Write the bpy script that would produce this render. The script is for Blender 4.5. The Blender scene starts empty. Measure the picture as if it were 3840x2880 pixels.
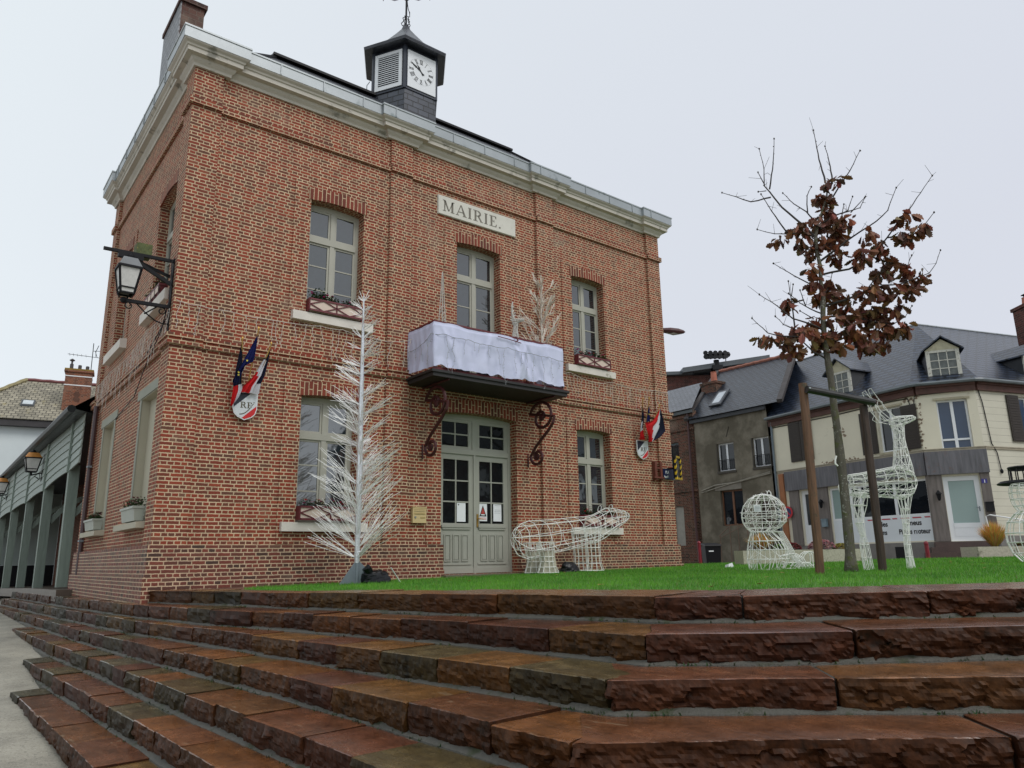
import bpy, math, random
from mathutils import Vector, Matrix, noise
from mathutils.geometry import tessellate_polygon

SC = bpy.context.scene
COL = SC.collection
R = math.radians
random.seed(7)

# ------------------------------------------------------------------ camera
CAM_POS = Vector((-2.58382407, -11.71510883, 0.22712787))
def set_camera():
    yaw, pitch, roll = R(38.24497491), R(13.32241105), R(-0.94406638)
    cy, sy, cp, sp = math.cos(yaw), math.sin(yaw), math.cos(pitch), math.sin(pitch)
    f = Vector((sy*cp, cy*cp, sp)); r = Vector((cy, -sy, 0)); u = r.cross(f)
    r2 = math.cos(roll)*r + math.sin(roll)*u
    u2 = -math.sin(roll)*r + math.cos(roll)*u
    cam = bpy.data.cameras.new('camera'); cam.sensor_width = 36.0
    cam.lens = 2771.85*36/3840; cam.clip_start = 0.05; cam.clip_end = 2000
    o = bpy.data.objects.new('camera', cam); COL.objects.link(o)
    m = Matrix((r2, u2, -f)).transposed().to_4x4(); m.translation = CAM_POS
    o.matrix_world = m; SC.camera = o
set_camera()

# ------------------------------------------------------------------ sky, sun, exposure
SUN_EL, SUN_AZ = 50.0, 170.0          # soft daylight from behind the photographer
def set_world():
    w = bpy.data.worlds.new('World'); SC.world = w; w.use_nodes = True
    nt = w.node_tree; N = nt.nodes; L = nt.links; N.clear()
    out = N.new('ShaderNodeOutputWorld'); bg = N.new('ShaderNodeBackground')
    sky = N.new('ShaderNodeTexSky'); sky.sky_type = 'NISHITA'; sky.sun_disc = False
    sky.sun_elevation = R(SUN_EL); sky.sun_rotation = R(SUN_AZ)
    sky.air_density = 1.0; sky.dust_density = 3.0; sky.ozone_density = 1.0
    hs = N.new('ShaderNodeHueSaturation'); hs.inputs['Saturation'].default_value = 0.35
    L.new(sky.outputs[0], hs.inputs['Color'])
    # overcast cloud sheet over it: soft broad variation by direction
    tc = N.new('ShaderNodeTexCoord'); nz = N.new('ShaderNodeTexNoise')
    nz.inputs['Scale'].default_value = 1.6; nz.inputs['Detail'].default_value = 4
    L.new(tc.outputs['Generated'], nz.inputs['Vector'])
    sep = N.new('ShaderNodeSeparateXYZ'); L.new(tc.outputs['Generated'], sep.inputs[0])
    mr = N.new('ShaderNodeMapRange'); mr.inputs['From Min'].default_value = -0.1; mr.inputs['From Max'].default_value = 1.05
    L.new(sep.outputs['X'], mr.inputs['Value'])
    ad = N.new('ShaderNodeMath'); ad.operation = 'MULTIPLY_ADD'; ad.inputs[1].default_value = 0.30; 
    L.new(nz.outputs['Fac'], ad.inputs[0]); L.new(mr.outputs[0], ad.inputs[2])
    cr = N.new('ShaderNodeValToRGB')
    cr.color_ramp.elements[0].position = 0.25; cr.color_ramp.elements[0].color = (8.8, 9.5, 10.0, 1)
    cr.color_ramp.elements[1].position = 1.0; cr.color_ramp.elements[1].color = (7.5, 7.85, 8.75, 1)
    L.new(ad.outputs[0], cr.inputs['Fac'])
    mx = N.new('ShaderNodeMix'); mx.data_type = 'RGBA'; mx.inputs['Factor'].default_value = 0.86
    L.new(hs.outputs[0], mx.inputs['A']); L.new(cr.outputs[0], mx.inputs['B'])
    L.new(mx.outputs['Result'], bg.inputs['Color']); bg.inputs['Strength'].default_value = 0.1
    L.new(bg.outputs[0], out.inputs['Surface'])
    s = bpy.data.lights.new('sun', 'SUN'); s.energy = 1.35; s.angle = R(26); s.color = (1.0, 0.97, 0.93)
    o = bpy.data.objects.new('sun', s); COL.objects.link(o)
    d = Vector((math.sin(R(SUN_AZ))*math.cos(R(SUN_EL)), math.cos(R(SUN_AZ))*math.cos(R(SUN_EL)), math.sin(R(SUN_EL))))
    o.rotation_euler = (-d).to_track_quat('-Z', 'Y').to_euler(); o.location = d*60
set_world()
SC.view_settings.view_transform = 'Standard'; SC.view_settings.look = 'None'
SC.view_settings.exposure = 0.0; SC.view_settings.gamma = 1.0; SC.view_settings.use_curve_mapping = False

# ------------------------------------------------------------------ mesh builder
def plane_uv(n, p):
    if abs(n.z) > 0.97: return (p.x, p.y)
    t = Vector((-n.y, n.x, 0)).normalized(); b = n.cross(t)
    return (p.dot(t), p.dot(b))

class MB:
    def __init__(self): self.v = []; self.f = []; self.mi = []; self.col = {}; self.m = 0; self.c = None; self.nz = {}
    def vert(self, p): self.v.append(Vector(p)); return len(self.v)-1
    def face(self, idx):
        self.f.append(tuple(idx)); self.mi.append(self.m)
        if self.c is not None: self.col[len(self.f)-1] = self.c
    def poly(self, pts): self.face([self.vert(p) for p in pts])
    def hexa(self, p):      # p: 8 points, bottom ring 0-3 (ccw from above), top ring 4-7
        i = [self.vert(q) for q in p]
        for a in ((3,2,1,0),(4,5,6,7),(0,1,5,4),(1,2,6,5),(2,3,7,6),(3,0,4,7)): self.face([i[k] for k in a])
    def box(self, x0, x1, y0, y1, z0, z1):
        self.hexa([(x0,y0,z0),(x1,y0,z0),(x1,y1,z0),(x0,y1,z0),(x0,y0,z1),(x1,y0,z1),(x1,y1,z1),(x0,y1,z1)])
    def fbox(self, F, u0, u1, n0, n1, z0, z1):
        if u0 > u1: u0, u1 = u1, u0
        if n0 > n1: n0, n1 = n1, n0
        P = F.p
        self.hexa([P(u0,n1,z0),P(u1,n1,z0),P(u1,n0,z0),P(u0,n0,z0),P(u0,n1,z1),P(u1,n1,z1),P(u1,n0,z1),P(u0,n0,z1)])
    def bar(self, a, b, w, h, up=(0,0,1)):
        a, b = Vector(a), Vector(b); d = (b-a).normalized(); up = Vector(up)
        if abs(d.dot(up)) > 0.98: up = Vector((0,1,0)) if abs(d.y) < .9 else Vector((1,0,0))
        s = d.cross(up).normalized(); u = s.cross(d)
        q = [a-s*w/2-u*h/2, a+s*w/2-u*h/2, b+s*w/2-u*h/2, b-s*w/2-u*h/2, a-s*w/2+u*h/2, a+s*w/2+u*h/2, b+s*w/2+u*h/2, b-s*w/2+u*h/2]
        self.hexa(q)
    def tube(self, pts, r, n=5, closed=False, cap=True):
        pts = [Vector(p) for p in pts]; k = len(pts)
        if k < 2: return
        rr = r if isinstance(r, (list, tuple)) else [r]*k
        rings = []; prev = None
        for i, p in enumerate(pts):
            if closed: d = pts[(i+1) % k]-pts[i-1]
            else: d = pts[min(i+1,k-1)]-pts[max(i-1,0)]
            if d.length < 1e-9: d = Vector((0,0,1))
            d.normalize()
            if prev is None:
                a = Vector((0,0,1)) if abs(d.z) < .9 else Vector((1,0,0))
                s = d.cross(a).normalized()
            else:
                s = prev-d*prev.dot(d)
                if s.length < 1e-6: s = d.cross(Vector((.3,.5,.8)))
                s.normalize()
            prev = s; t = d.cross(s)
            rings.append([self.vert(p+(s*math.cos(2*math.pi*j/n)+t*math.sin(2*math.pi*j/n))*rr[i]) for j in range(n)])
        for i in range(k if closed else k-1):
            A, B = rings[i], rings[(i+1) % k]
            for j in range(n): self.face((A[j], A[(j+1) % n], B[(j+1) % n], B[j]))
        if cap and not closed:
            self.face(tuple(reversed(rings[0]))); self.face(tuple(rings[-1]))
    def stick(self, a, b, r):      # thin three-sided twig
        a, b = Vector(a), Vector(b); d = (b-a)
        s = d.cross(Vector((.31,.17,.93))).normalized(); t = d.normalized().cross(s)
        A = []; B = []
        for j in range(3):
            o = s*math.cos(2.0944*j)+t*math.sin(2.0944*j)
            A.append(self.vert(a+o*r)); B.append(self.vert(b+o*r*.7))
        for j in range(3): self.face((A[j], A[(j+1)%3], B[(j+1)%3], B[j]))
        self.face(tuple(B))
    def lathe(self, c, prof, n=16):
        c = Vector(c); rings = []
        for r, z in prof: rings.append([self.vert(c+Vector((r*math.cos(2*math.pi*j/n), r*math.sin(2*math.pi*j/n), z))) for j in range(n)])
        for A, B in zip(rings, rings[1:]):
            for j in range(n): self.face((A[j], A[(j+1)%n], B[(j+1)%n], B[j]))
        self.face(tuple(reversed(rings[0]))); self.face(tuple(rings[-1]))
    def ball(self, c, r, n=10, sq=(1,1,1)):
        c = Vector(c); m = max(4, n//2); rows = []
        for i in range(m+1):
            th = math.pi*i/m
            rows.append([self.vert(c+Vector((r*sq[0]*math.sin(th)*math.cos(2*math.pi*j/n), r*sq[1]*math.sin(th)*math.sin(2*math.pi*j/n), r*sq[2]*math.cos(th)))) for j in range(n)])
        for A, B in zip(rows, rows[1:]):
            for j in range(n): self.face((A[j], B[j], B[(j+1)%n], A[(j+1)%n]))
    def prism(self, pts, off):     # planar polygon extruded by vector off
        pts = [Vector(p) for p in pts]; off = Vector(off); n = len(pts)
        nn = Vector((0,0,0))
        for i in range(n): nn += pts[i].cross(pts[(i+1)%n])
        if nn.dot(off) > 0: pts.reverse()
        a = [self.vert(p) for p in pts]; b = [self.vert(p+off) for p in pts]
        for t in tessellate_polygon([pts]): self.face([a[k] for k in t]); self.face([b[k] for k in reversed(t)])
        for i in range(n): j = (i+1)%n; self.face((a[j], a[i], b[i], b[j]))
    def wall(self, F, outer, holes, depth, n=0.0):
        # flat facade in frame F with holes (lists of (u,z)) and reveals of the given depth
        loops = [[F.p(u,n,z) for u,z in outer]]+[[F.p(u,n,z) for u,z in h] for h in holes]
        flat = [[Vector((u,z,0)) for u,z in outer]]+[[Vector((u,z,0)) for u,z in h] for h in holes]
        allp = [p for l in loops for p in l]; fl = [p for l in flat for p in l]
        ids = [self.vert(p) for p in allp]
        for t in tessellate_polygon(flat):
            a, b, c = [fl[k] for k in t]
            if (b-a).cross(c-a).z < 0: t = tuple(reversed(t))
            self.face([ids[k] for k in t])
        for h in holes:
            area = sum(h[i][0]*h[(i+1)%len(h)][1]-h[(i+1)%len(h)][0]*h[i][1] for i in range(len(h)))
            hh = h if area > 0 else h[::-1]
            for i in range(len(hh)):
                (u0,z0), (u1,z1) = hh[i], hh[(i+1)%len(hh)]
                self.poly([F.p(u0,n,z0), F.p(u0,n-depth,z0), F.p(u1,n-depth,z1), F.p(u1,n,z1)])
    def build(self, name, mats, parent=None, origin=(0,0,0), smooth=False, attr=False):
        me = bpy.data.meshes.new(name); o3 = Vector(origin)
        me.from_pydata([p-o3 for p in self.v], [], self.f)
        if not isinstance(mats, (list, tuple)): mats = [mats]
        for m in mats: me.materials.append(m)
        me.update(); nl = len(me.loops); U = [0.0]*(2*nl); K = [1.0]*(4*nl) if self.col else None
        for p in me.polygons:
            p.material_index = min(self.mi[p.index], len(mats)-1)
            nrm = p.normal.copy()
            for li in p.loop_indices: U[2*li], U[2*li+1] = plane_uv(nrm, self.v[me.loops[li].vertex_index])
            if K:
                c = self.col.get(p.index, (.5,.5,.5))
                for li in p.loop_indices: K[4*li:4*li+len(c)] = c
        me.polygons.foreach_set('use_smooth', [smooth]*len(me.polygons))
        me.uv_layers.new(name='UVMap'); me.uv_layers['UVMap'].data.foreach_set('uv', U)
        if K:
            me.color_attributes.new('Col', 'FLOAT_COLOR', 'CORNER'); me.color_attributes['Col'].data.foreach_set('color', K)
        me.update()
        ob = bpy.data.objects.new(name, me); COL.objects.link(ob)
        if parent is not None: ob.parent = parent
        else: ob.location = o3
        return ob

class Frame:        # u runs to the right as seen from outside, n points out of the wall
    def __init__(s, x, y, az):
        a = R(az); s.o = Vector((x,y,0)); s.u = Vector((math.sin(a), math.cos(a), 0)); s.n = Vector((math.cos(a), -math.sin(a), 0))
    def p(s, u, n, z): return s.o+s.u*u+s.n*n+Vector((0,0,z))

def tag(o, label=None, cat=None, group=None, kind=None):
    if label: o['label'] = label
    if cat: o['category'] = cat
    if group: o['group'] = group
    if kind: o['kind'] = kind
    return o
def thing(name, label, cat, loc, group=None):
    o = bpy.data.objects.new(name, None); COL.objects.link(o); o.location = loc; o.empty_display_size = .2
    o['_o'] = list(loc)
    return tag(o, label, cat, group)
def part(name, mb, mats, root, parent=None, smooth=False):     # world-space mesh hung under a thing (or one of its parts)
    return mb.build(name, mats, parent if parent is not None else root, tuple(root['_o']), smooth)
def copy_tree(o, parent=None):
    c = o.copy(); COL.objects.link(c); c.parent = parent
    for ch in [k for k in bpy.data.objects if k.parent == o]: copy_tree(ch, c)
    return c

# ------------------------------------------------------------------ materials
def lin(r, g, b):
    f = lambda c: (c/255/12.92) if c/255 <= .04045 else ((c/255+.055)/1.055)**2.4
    return (f(r), f(g), f(b))
class NT:
    def __init__(s, name):
        s.m = bpy.data.materials.new(name); s.m.use_nodes = True
        s.t = s.m.node_tree; s.t.nodes.clear()
        s.out = s.n('ShaderNodeOutputMaterial'); s.b = s.n('ShaderNodeBsdfPrincipled'); s.l(s.b.outputs[0], s.out.inputs[0])
    def n(s, t, **k):
        x = s.t.nodes.new(t)
        for a, v in k.items(): setattr(x, a, v)
        return x
    def l(s, a, b): s.t.links.new(a, b)
    def math(s, op, a, b=None, c=None, clamp=False):
        x = s.n('ShaderNodeMath', operation=op); x.use_clamp = clamp
        for i, q in enumerate((a, b, c)):
            if q is None: continue
            if isinstance(q, (int, float)): x.inputs[i].default_value = q
            else: s.l(q, x.inputs[i])
        return x.outputs[0]
    def noise(s, vec, scale, detail=4, rough=.55, dist=0.0):
        x = s.n('ShaderNodeTexNoise'); x.inputs['Scale'].default_value = scale; x.inputs['Detail'].default_value = detail
        x.inputs['Roughness'].default_value = rough; x.inputs['Distortion'].default_value = dist
        if vec is not None: s.l(vec, x.inputs['Vector'])
        return x
    def ramp(s, fac, stops, interp='LINEAR'):
        x = s.n('ShaderNodeValToRGB'); e = x.color_ramp.elements; x.color_ramp.interpolation = interp
        while len(e) < len(stops): e.new(.5)
        for q, (p, c) in zip(e, stops): q.position = p; q.color = (*c[:3], 1) if not isinstance(c, (int,float)) else (c,c,c,1)
        s.l(fac, x.inputs[0]); return x.outputs[0]
    def mix(s, fac, a, b, mode='MIX'):
        x = s.n('ShaderNodeMix', data_type='RGBA', blend_type=mode)
        for k, q in (('Factor', fac), ('A', a), ('B', b)):
            if isinstance(q, (int, float)): x.inputs[k].default_value = q
            elif isinstance(q, tuple): x.inputs[k].default_value = (*q[:3], 1)
            else: s.l(q, x.inputs[k])
        return x.outputs['Result']
    def sstep(s, v, a, b):
        x = s.n('ShaderNodeMapRange', interpolation_type='SMOOTHSTEP'); s.l(v, x.inputs[0])
        x.inputs[1].default_value = a; x.inputs[2].default_value = b; return x.outputs[0]
    def pos(s): return s.n('ShaderNodeNewGeometry').outputs['Position']
    def uv(s): return s.n('ShaderNodeTexCoord').outputs['UV']
    def bump(s, h, strength=.5, dist=.01):
        x = s.n('ShaderNodeBump'); x.inputs['Strength'].default_value = strength; x.inputs['Distance'].default_value = dist
        s.l(h, x.inputs['Height']); s.l(x.outputs[0], s.b.inputs['Normal'])
    def set(s, **k):
        for a, v in k.items():
            i = s.b.inputs[a.replace('_', ' ')]
            if isinstance(v, (int, float)): i.default_value = v
            elif isinstance(v, tuple): i.default_value = (*v[:3], 1)
            else: s.l(v, i)
        return s

def plain(name, c, rough=.6, var=.25, scale=6.0, bump=.0, metallic=0.0, spec=.5, scale2=60.0, dirt=None):
    t = NT(name); p = t.pos(); a = t.noise(p, scale, 5).outputs['Fac']; b = t.noise(p, scale2, 3).outputs['Fac']
    f = t.math('ADD', t.math('MULTIPLY', a, .65), t.math('MULTIPLY', b, .35))
    lo = tuple(x*(1-var) for x in c); hi = tuple(min(1, x*(1+var)) for x in c)
    col = t.ramp(f, [(.3, lo), (.7, hi)])
    if dirt: col = t.mix(t.sstep(t.noise(p, dirt[1], 6, .65).outputs['Fac'], dirt[2], dirt[2]+.12), col, dirt[0])
    t.set(Base_Color=col, Roughness=rough, Metallic=metallic, Specular_IOR_Level=spec)
    if bump: t.bump(f, bump, .01)
    return t.m

def brick_mat(name, course=.0575, stretch=.192, pal=None, mortar=(.55,.415,.27), joint=.0076, swap=False, rough=.8, dark=1.0, wet=0.0):
    t = NT(name); uv = t.uv()
    wob = t.noise(uv, 14, 2); wob2 = t.noise(uv, 45, 2)
    vm = t.n('ShaderNodeVectorMath', operation='SCALE'); t.l(wob.outputs['Color'], vm.inputs[0]); vm.inputs['Scale'].default_value = .012
    va = t.n('ShaderNodeVectorMath', operation='ADD'); t.l(uv, va.inputs[0]); t.l(vm.outputs[0], va.inputs[1])
    vm2 = t.n('ShaderNodeVectorMath', operation='SCALE'); t.l(wob2.outputs['Color'], vm2.inputs[0]); vm2.inputs['Scale'].default_value = .008
    va2 = t.n('ShaderNodeVectorMath', operation='ADD'); t.l(va.outputs[0], va2.inputs[0]); t.l(vm2.outputs[0], va2.inputs[1])
    sp = t.n('ShaderNodeSeparateXYZ'); t.l(va2.outputs[0], sp.inputs[0])
    u, v = (sp.outputs['Y'], sp.outputs['X']) if swap else (sp.outputs['X'], sp.outputs['Y'])
    vr = t.math('DIVIDE', v, course); row = t.math('FLOOR', vr); fv = t.math('FRACT', vr)
    odd = t.math('FLOORED_MODULO', row, 2.0)
    pitch = t.math('MULTIPLY_ADD', odd, -stretch/2, stretch)
    wn0 = t.n('ShaderNodeTexWhiteNoise', noise_dimensions='1D'); t.l(row, wn0.inputs['W'])
    off = t.math('MULTIPLY_ADD', wn0.outputs['Value'], .03, t.math('MULTIPLY', odd, stretch/4))
    ur = t.math('DIVIDE', t.math('ADD', u, off), pitch); cl = t.math('FLOOR', ur); fu = t.math('FRACT', ur)
    du = t.math('MULTIPLY', t.math('MINIMUM', fu, t.math('SUBTRACT', 1.0, fu)), pitch)
    dv = t.math('MULTIPLY', t.math('MINIMUM', fv, t.math('SUBTRACT', 1.0, fv)), course)
    d = t.math('MINIMUM', du, dv)
    rag = t.math('MULTIPLY_ADD', t.noise(uv, 70, 2).outputs['Fac'], .006, -.003)
    mask = t.sstep(t.math('ADD', d, rag), joint-.0022, joint+.0022)      # 1 = brick
    cv = t.n('ShaderNodeCombineXYZ'); t.l(cl, cv.inputs[0]); t.l(row, cv.inputs[1])
    wn = t.n('ShaderNodeTexWhiteNoise', noise_dimensions='2D'); t.l(cv.outputs[0], wn.inputs['Vector'])
    pal = pal or [(0, (.185,.075,.047)), (.2, (.225,.064,.037)), (.45, (.31,.058,.030)), (.75, (.375,.066,.033)), (.9, (.43,.092,.042)), (1, (.25,.12,.078))]
    big = t.noise(uv, .9, 4).outputs['Fac']
    key = t.math('ADD', wn.outputs['Value'], t.math('MULTIPLY_ADD', big, .5, -.25), clamp=True)
    bc = t.ramp(key, pal)
    fine = t.noise(uv, 60, 4, .7).outputs['Fac']
    bc = t.mix(t.math('MULTIPLY_ADD', fine, .9, -.1, clamp=True), t.mix(1.0, bc, (.45,.42,.42), 'MULTIPLY'), bc)
    mv = t.noise(uv, 4, 4).outputs['Fac']
    mc = t.ramp(mv, [(.3, tuple(x*.72 for x in mortar)), (.7, tuple(min(1,x*1.15) for x in mortar))])
    col = t.mix(mask, mc, bc)
    # rain-darkened, sooty patches of the masonry
    st = t.sstep(t.noise(uv, 1.4, 6, .65).outputs['Fac'], .5, .72)
    col = t.mix(t.math('MULTIPLY', st, .28), col, t.mix(1.0, col, (.45,.42,.40), 'MULTIPLY'))
    mp = t.n('ShaderNodeMapping'); mp.inputs['Scale'].default_value = (5.5, .35, 1); t.l(uv, mp.inputs['Vector'])
    run = t.sstep(t.noise(mp.outputs[0], 1.6, 5, .6).outputs['Fac'], .52, .74)      # rain runs down the wall
    col = t.mix(t.math('MULTIPLY', run, .30), col, t.mix(1.0, col, (.50,.46,.43), 'MULTIPLY'))
    eff = t.sstep(t.noise(uv, .7, 5, .6).outputs['Fac'], .56, .75)      # lime bloom on older courses
    col = t.mix(t.math('MULTIPLY', eff, .22), col, (.50,.40,.31))
    if dark != 1.0: col = t.mix(1.0, col, (dark,dark,dark), 'MULTIPLY')
    t.set(Base_Color=col, Roughness=rough, Specular_IOR_Level=.35+wet)
    h = t.math('MULTIPLY_ADD', fine, .25, t.math('MULTIPLY', mask, .8)); t.bump(h, .6, .008)
    return t.m

def tile_mat(name, w, h, c, rough, var=.35, line=.35, jw=.006, spec=.5, moss=None, c2=None, bump=.6):
    t = NT(name); uv = t.uv()
    b = t.n('ShaderNodeTexBrick'); b.offset = .5
    b.inputs['Color1'].default_value = (*[x*(1-var) for x in c], 1)
    b.inputs['Color2'].default_value = (*[x*(1+var) for x in (c2 or c)], 1)
    b.inputs['Mortar'].default_value = (*[x*line for x in c], 1)
    b.inputs['Scale'].default_value = 1.0; b.inputs['Mortar Size'].default_value = jw
    b.inputs['Mortar Smooth'].default_value = .2; b.inputs['Brick Width'].default_value = w; b.inputs['Row Height'].default_value = h
    wob = t.noise(uv, 6, 2); vm = t.n('ShaderNodeVectorMath', operation='SCALE'); t.l(wob.outputs['Color'], vm.inputs[0]); vm.inputs['Scale'].default_value = .012
    va = t.n('ShaderNodeVectorMath', operation='ADD'); t.l(uv, va.inputs[0]); t.l(vm.outputs[0], va.inputs[1]); t.l(va.outputs[0], b.inputs['Vector'])
    n = t.noise(t.pos(), 2.2, 6, .65).outputs['Fac']
    col = t.mix(t.sstep(n, .35, .7), t.mix(1.0, b.outputs['Color'], (.72,.72,.74), 'MULTIPLY'), b.outputs['Color'])
    if moss: col = t.mix(t.sstep(t.noise(t.pos(), moss[1], 6, .7).outputs['Fac'], moss[2], moss[2]+.15), col, moss[0])
    t.set(Base_Color=col, Roughness=rough, Specular_IOR_Level=spec)
    # each course overlaps the next: saw-tooth height
    sp = t.n('ShaderNodeSeparateXYZ'); t.l(va.outputs[0], sp.inputs[0])
    saw = t.math('SUBTRACT', 1.0, t.math('FRACT', t.math('DIVIDE', sp.outputs['Y'], h)))
    t.bump(t.math('ADD', t.math('MULTIPLY', saw, .8), t.math('MULTIPLY', b.outputs['Fac'], -.5)), bump, .012)
    return t.m

def vcol_mat(name, rough=.6, var=.2, scale=20, spec=.4, bump=0.0, trans=0.0):
    t = NT(name); a = t.n('ShaderNodeAttribute', attribute_name='Col')
    n = t.noise(t.pos(), scale, 4).outputs['Fac']
    col = t.mix(n, t.mix(1.0, a.outputs['Color'], (1-var,1-var,1-var), 'MULTIPLY'), t.mix(1.0, a.outputs['Color'], (1+var,1+var,1+var), 'MULTIPLY'))
    t.set(Base_Color=col, Roughness=rough, Specular_IOR_Level=spec)
    if bump: t.bump(n, bump, .01)
    if trans:
        tr = t.n('ShaderNodeBsdfTranslucent'); t.l(col, tr.inputs[0]); ms = t.n('ShaderNodeMixShader'); ms.inputs[0].default_value = trans
        t.l(t.b.outputs[0], ms.inputs[1]); t.l(tr.outputs[0], ms.inputs[2]); t.l(ms.outputs[0], t.out.inputs[0])
    return t.m

def glass_mat(name, c=(.012,.016,.019), ior=2.2, rough=.03):
    t = NT(name); p = t.pos()
    w = t.noise(p, 2.3, 2).outputs['Fac']; d = t.noise(p, 9, 5).outputs['Fac']
    col = t.ramp(d, [(.35, c), (.75, tuple(x*1.8 for x in c))])
    t.set(Base_Color=col, Roughness=rough, IOR=ior, Specular_IOR_Level=.5); t.bump(w, .12, .02); return t.m

def wood_mat(name, c, rough=.7, scale=3.0, stretch=(14,14,1), var=.4, dirt=None):
    t = NT(name); mp = t.n('ShaderNodeMapping'); mp.inputs['Scale'].default_value = stretch; t.l(t.pos(), mp.inputs['Vector'])
    n = t.noise(mp.outputs[0], scale, 6, .6, .6).outputs['Fac']
    col = t.ramp(n, [(.3, tuple(x*(1-var) for x in c)), (.7, tuple(min(1,x*(1+var)) for x in c))])
    if dirt: col = t.mix(t.sstep(t.noise(t.pos(), dirt[1], 6, .7).outputs['Fac'], dirt[2], dirt[2]+.12), col, dirt[0])
    t.set(Base_Color=col, Roughness=rough); t.bump(n, .4, .006); return t.m

def stone_step_mat():
    # wet split sandstone: colour per block from the mesh, wet film with dry streaks
    t = NT('wet_sandstone'); a = t.n('ShaderNodeAttribute', attribute_name='Col'); p = t.pos()
    n1 = t.noise(p, 5, 6, .65).outputs['Fac']; n2 = t.noise(p, 38, 5, .7).outputs['Fac']
    mp = t.n('ShaderNodeMapping'); mp.inputs['Scale'].default_value = (7, 1.2, 7); mp.inputs['Rotation'].default_value = (0, 0, R(48)); t.l(p, mp.inputs['Vector'])
    n3 = t.noise(mp.outputs[0], 2.2, 6, .7, 1.0).outputs['Fac']
    f = t.math('ADD', t.math('MULTIPLY', n1, .55), t.math('MULTIPLY', n2, .45))
    col = t.mix(t.sstep(f, .3, .7), t.mix(1.0, a.outputs['Color'], (.50,.50,.50), 'MULTIPLY'), t.mix(1.0, a.outputs['Color'], (1.4,1.4,1.4), 'MULTIPLY'))
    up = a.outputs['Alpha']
    col = t.mix(t.math('MULTIPLY', t.sstep(n3, .40, .62), .35), col, t.mix(1.0, col, (1.75,1.55,1.15), 'MULTIPLY'))
    veins = t.math('MULTIPLY', t.sstep(n3, .61, .67), up)
    col = t.mix(t.math('MULTIPLY', veins, .42), col, (.26,.20,.13))
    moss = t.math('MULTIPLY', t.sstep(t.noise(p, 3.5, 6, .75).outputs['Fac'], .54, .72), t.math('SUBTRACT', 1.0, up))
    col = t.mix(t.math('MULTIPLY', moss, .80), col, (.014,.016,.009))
    split = t.math('SUBTRACT', 1.0, up)      # split faces: the risers' shade put into the colour, mixed with dark algae film
    algae_shade = t.noise(p, 14, 5, .7).outputs['Fac']
    col = t.mix(t.math('MULTIPLY', split, t.math('MULTIPLY_ADD', algae_shade, .8, .45, clamp=True)), col, t.mix(1.0, col, (.27,.25,.23), 'MULTIPLY'))
    rough = t.math('ADD', t.math('MULTIPLY', split, .28), t.math('MULTIPLY_ADD', n1, .38, .05))
    t.set(Base_Color=col, Roughness=rough, Specular_IOR_Level=t.math('MULTIPLY_ADD', split, -.34, .5), IOR=1.45)
    t.bump(t.math('ADD', t.math('MULTIPLY', n2, .5), t.math('MULTIPLY', t.math('MULTIPLY', n3, up), .5)), .30, .010)
    return t.m
M = {}
M['brick'] = brick_mat('brick_masonry')
M['brick_low'] = brick_mat('brick_plinth', pal=[(0, (.085,.04,.027)), (.3, (.16,.05,.03)), (.6, (.23,.05,.03)), (.85, (.29,.06,.034)), (1, (.17,.085,.055))], mortar=(.52,.38,.25), joint=.0072, rough=.65, wet=.1)
M['brick_arch'] = brick_mat('brick_soldier_course', course=.078, stretch=.46, swap=True, joint=.0075, pal=[(0, (.15,.05,.035)), (.4, (.27,.058,.034)), (.8, (.36,.075,.04)), (1, (.30,.06,.036))])
M['brick_dark'] = brick_mat('old_brick', course=.07, stretch=.24, pal=[(0, (.05,.03,.022)), (.4, (.13,.05,.032)), (.8, (.20,.062,.038)), (1, (.15,.09,.06))], mortar=(.21,.165,.12), joint=.006)
M['brick_orange'] = brick_mat('orange_brick', course=.075, stretch=.25, pal=[(0, (.16,.06,.035)), (.5, (.30,.095,.048)), (1, (.36,.13,.065))], mortar=(.27,.17,.12))
M['brick_far'] = brick_mat('distant_brick', course=.08, stretch=.26, pal=[(0, (.07,.03,.024)), (.5, (.14,.045,.034)), (1, (.19,.06,.045))], mortar=(.19,.13,.11), joint=.005)
M['stone'] = plain('cornice_stone', (.50,.465,.41), .75, .12, 1.3, .2, dirt=((.22,.21,.18), 3.0, .56))
M['sill_stone'] = plain('white_sill_stone', (.64,.595,.54), .7, .12, 3, .2, dirt=((.33,.31,.25), 5.0, .6))
M['zinc'] = plain('zinc_sheet', (.33,.355,.37), .38, .16, 1.6, .05, metallic=.35, dirt=((.17,.20,.205), 2.6, .58))
M['slate'] = tile_mat('slate_tiles', .26, .125, (.034,.037,.048), .30, .3, .35, .005)
M['slate_pale'] = tile_mat('weathered_slate', .26, .15, (.12,.128,.145), .40, .25, .35, .026)
M['slate_blue'] = tile_mat('grey_blue_slate', (.50), .22, (.030,.042,.070), .30, .16, .20, .055, bump=1.0)
M['slate_old'] = tile_mat('old_grey_slate', .32, .18, (.034,.043,.060), .36, .3, .20, .042, bump=1.0)
M['slate_hung'] = tile_mat('hung_slates', .30, .15, (.050,.057,.075), .32, .25, .12, .014)
M['pantile'] = tile_mat('clay_tiles', .28, .26, (.30,.27,.20), .75, .25, .22, .020, moss=((.22,.17,.035), 1.1, .60), bump=1.0)
M['ridge_tile'] = plain('maroon_ridge_tile', (.16,.05,.05), .6, .3, 5)
M['ridge_clay'] = plain('terracotta_ridge_tile', (.30,.12,.085), .7, .3, 5)
M['grey_paint'] = plain('grey_beige_paint', (.375,.365,.31), .5, .07, 3)
M['door_paint'] = plain('sage_grey_paint', (.33,.33,.285), .45, .07, 3)
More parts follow.
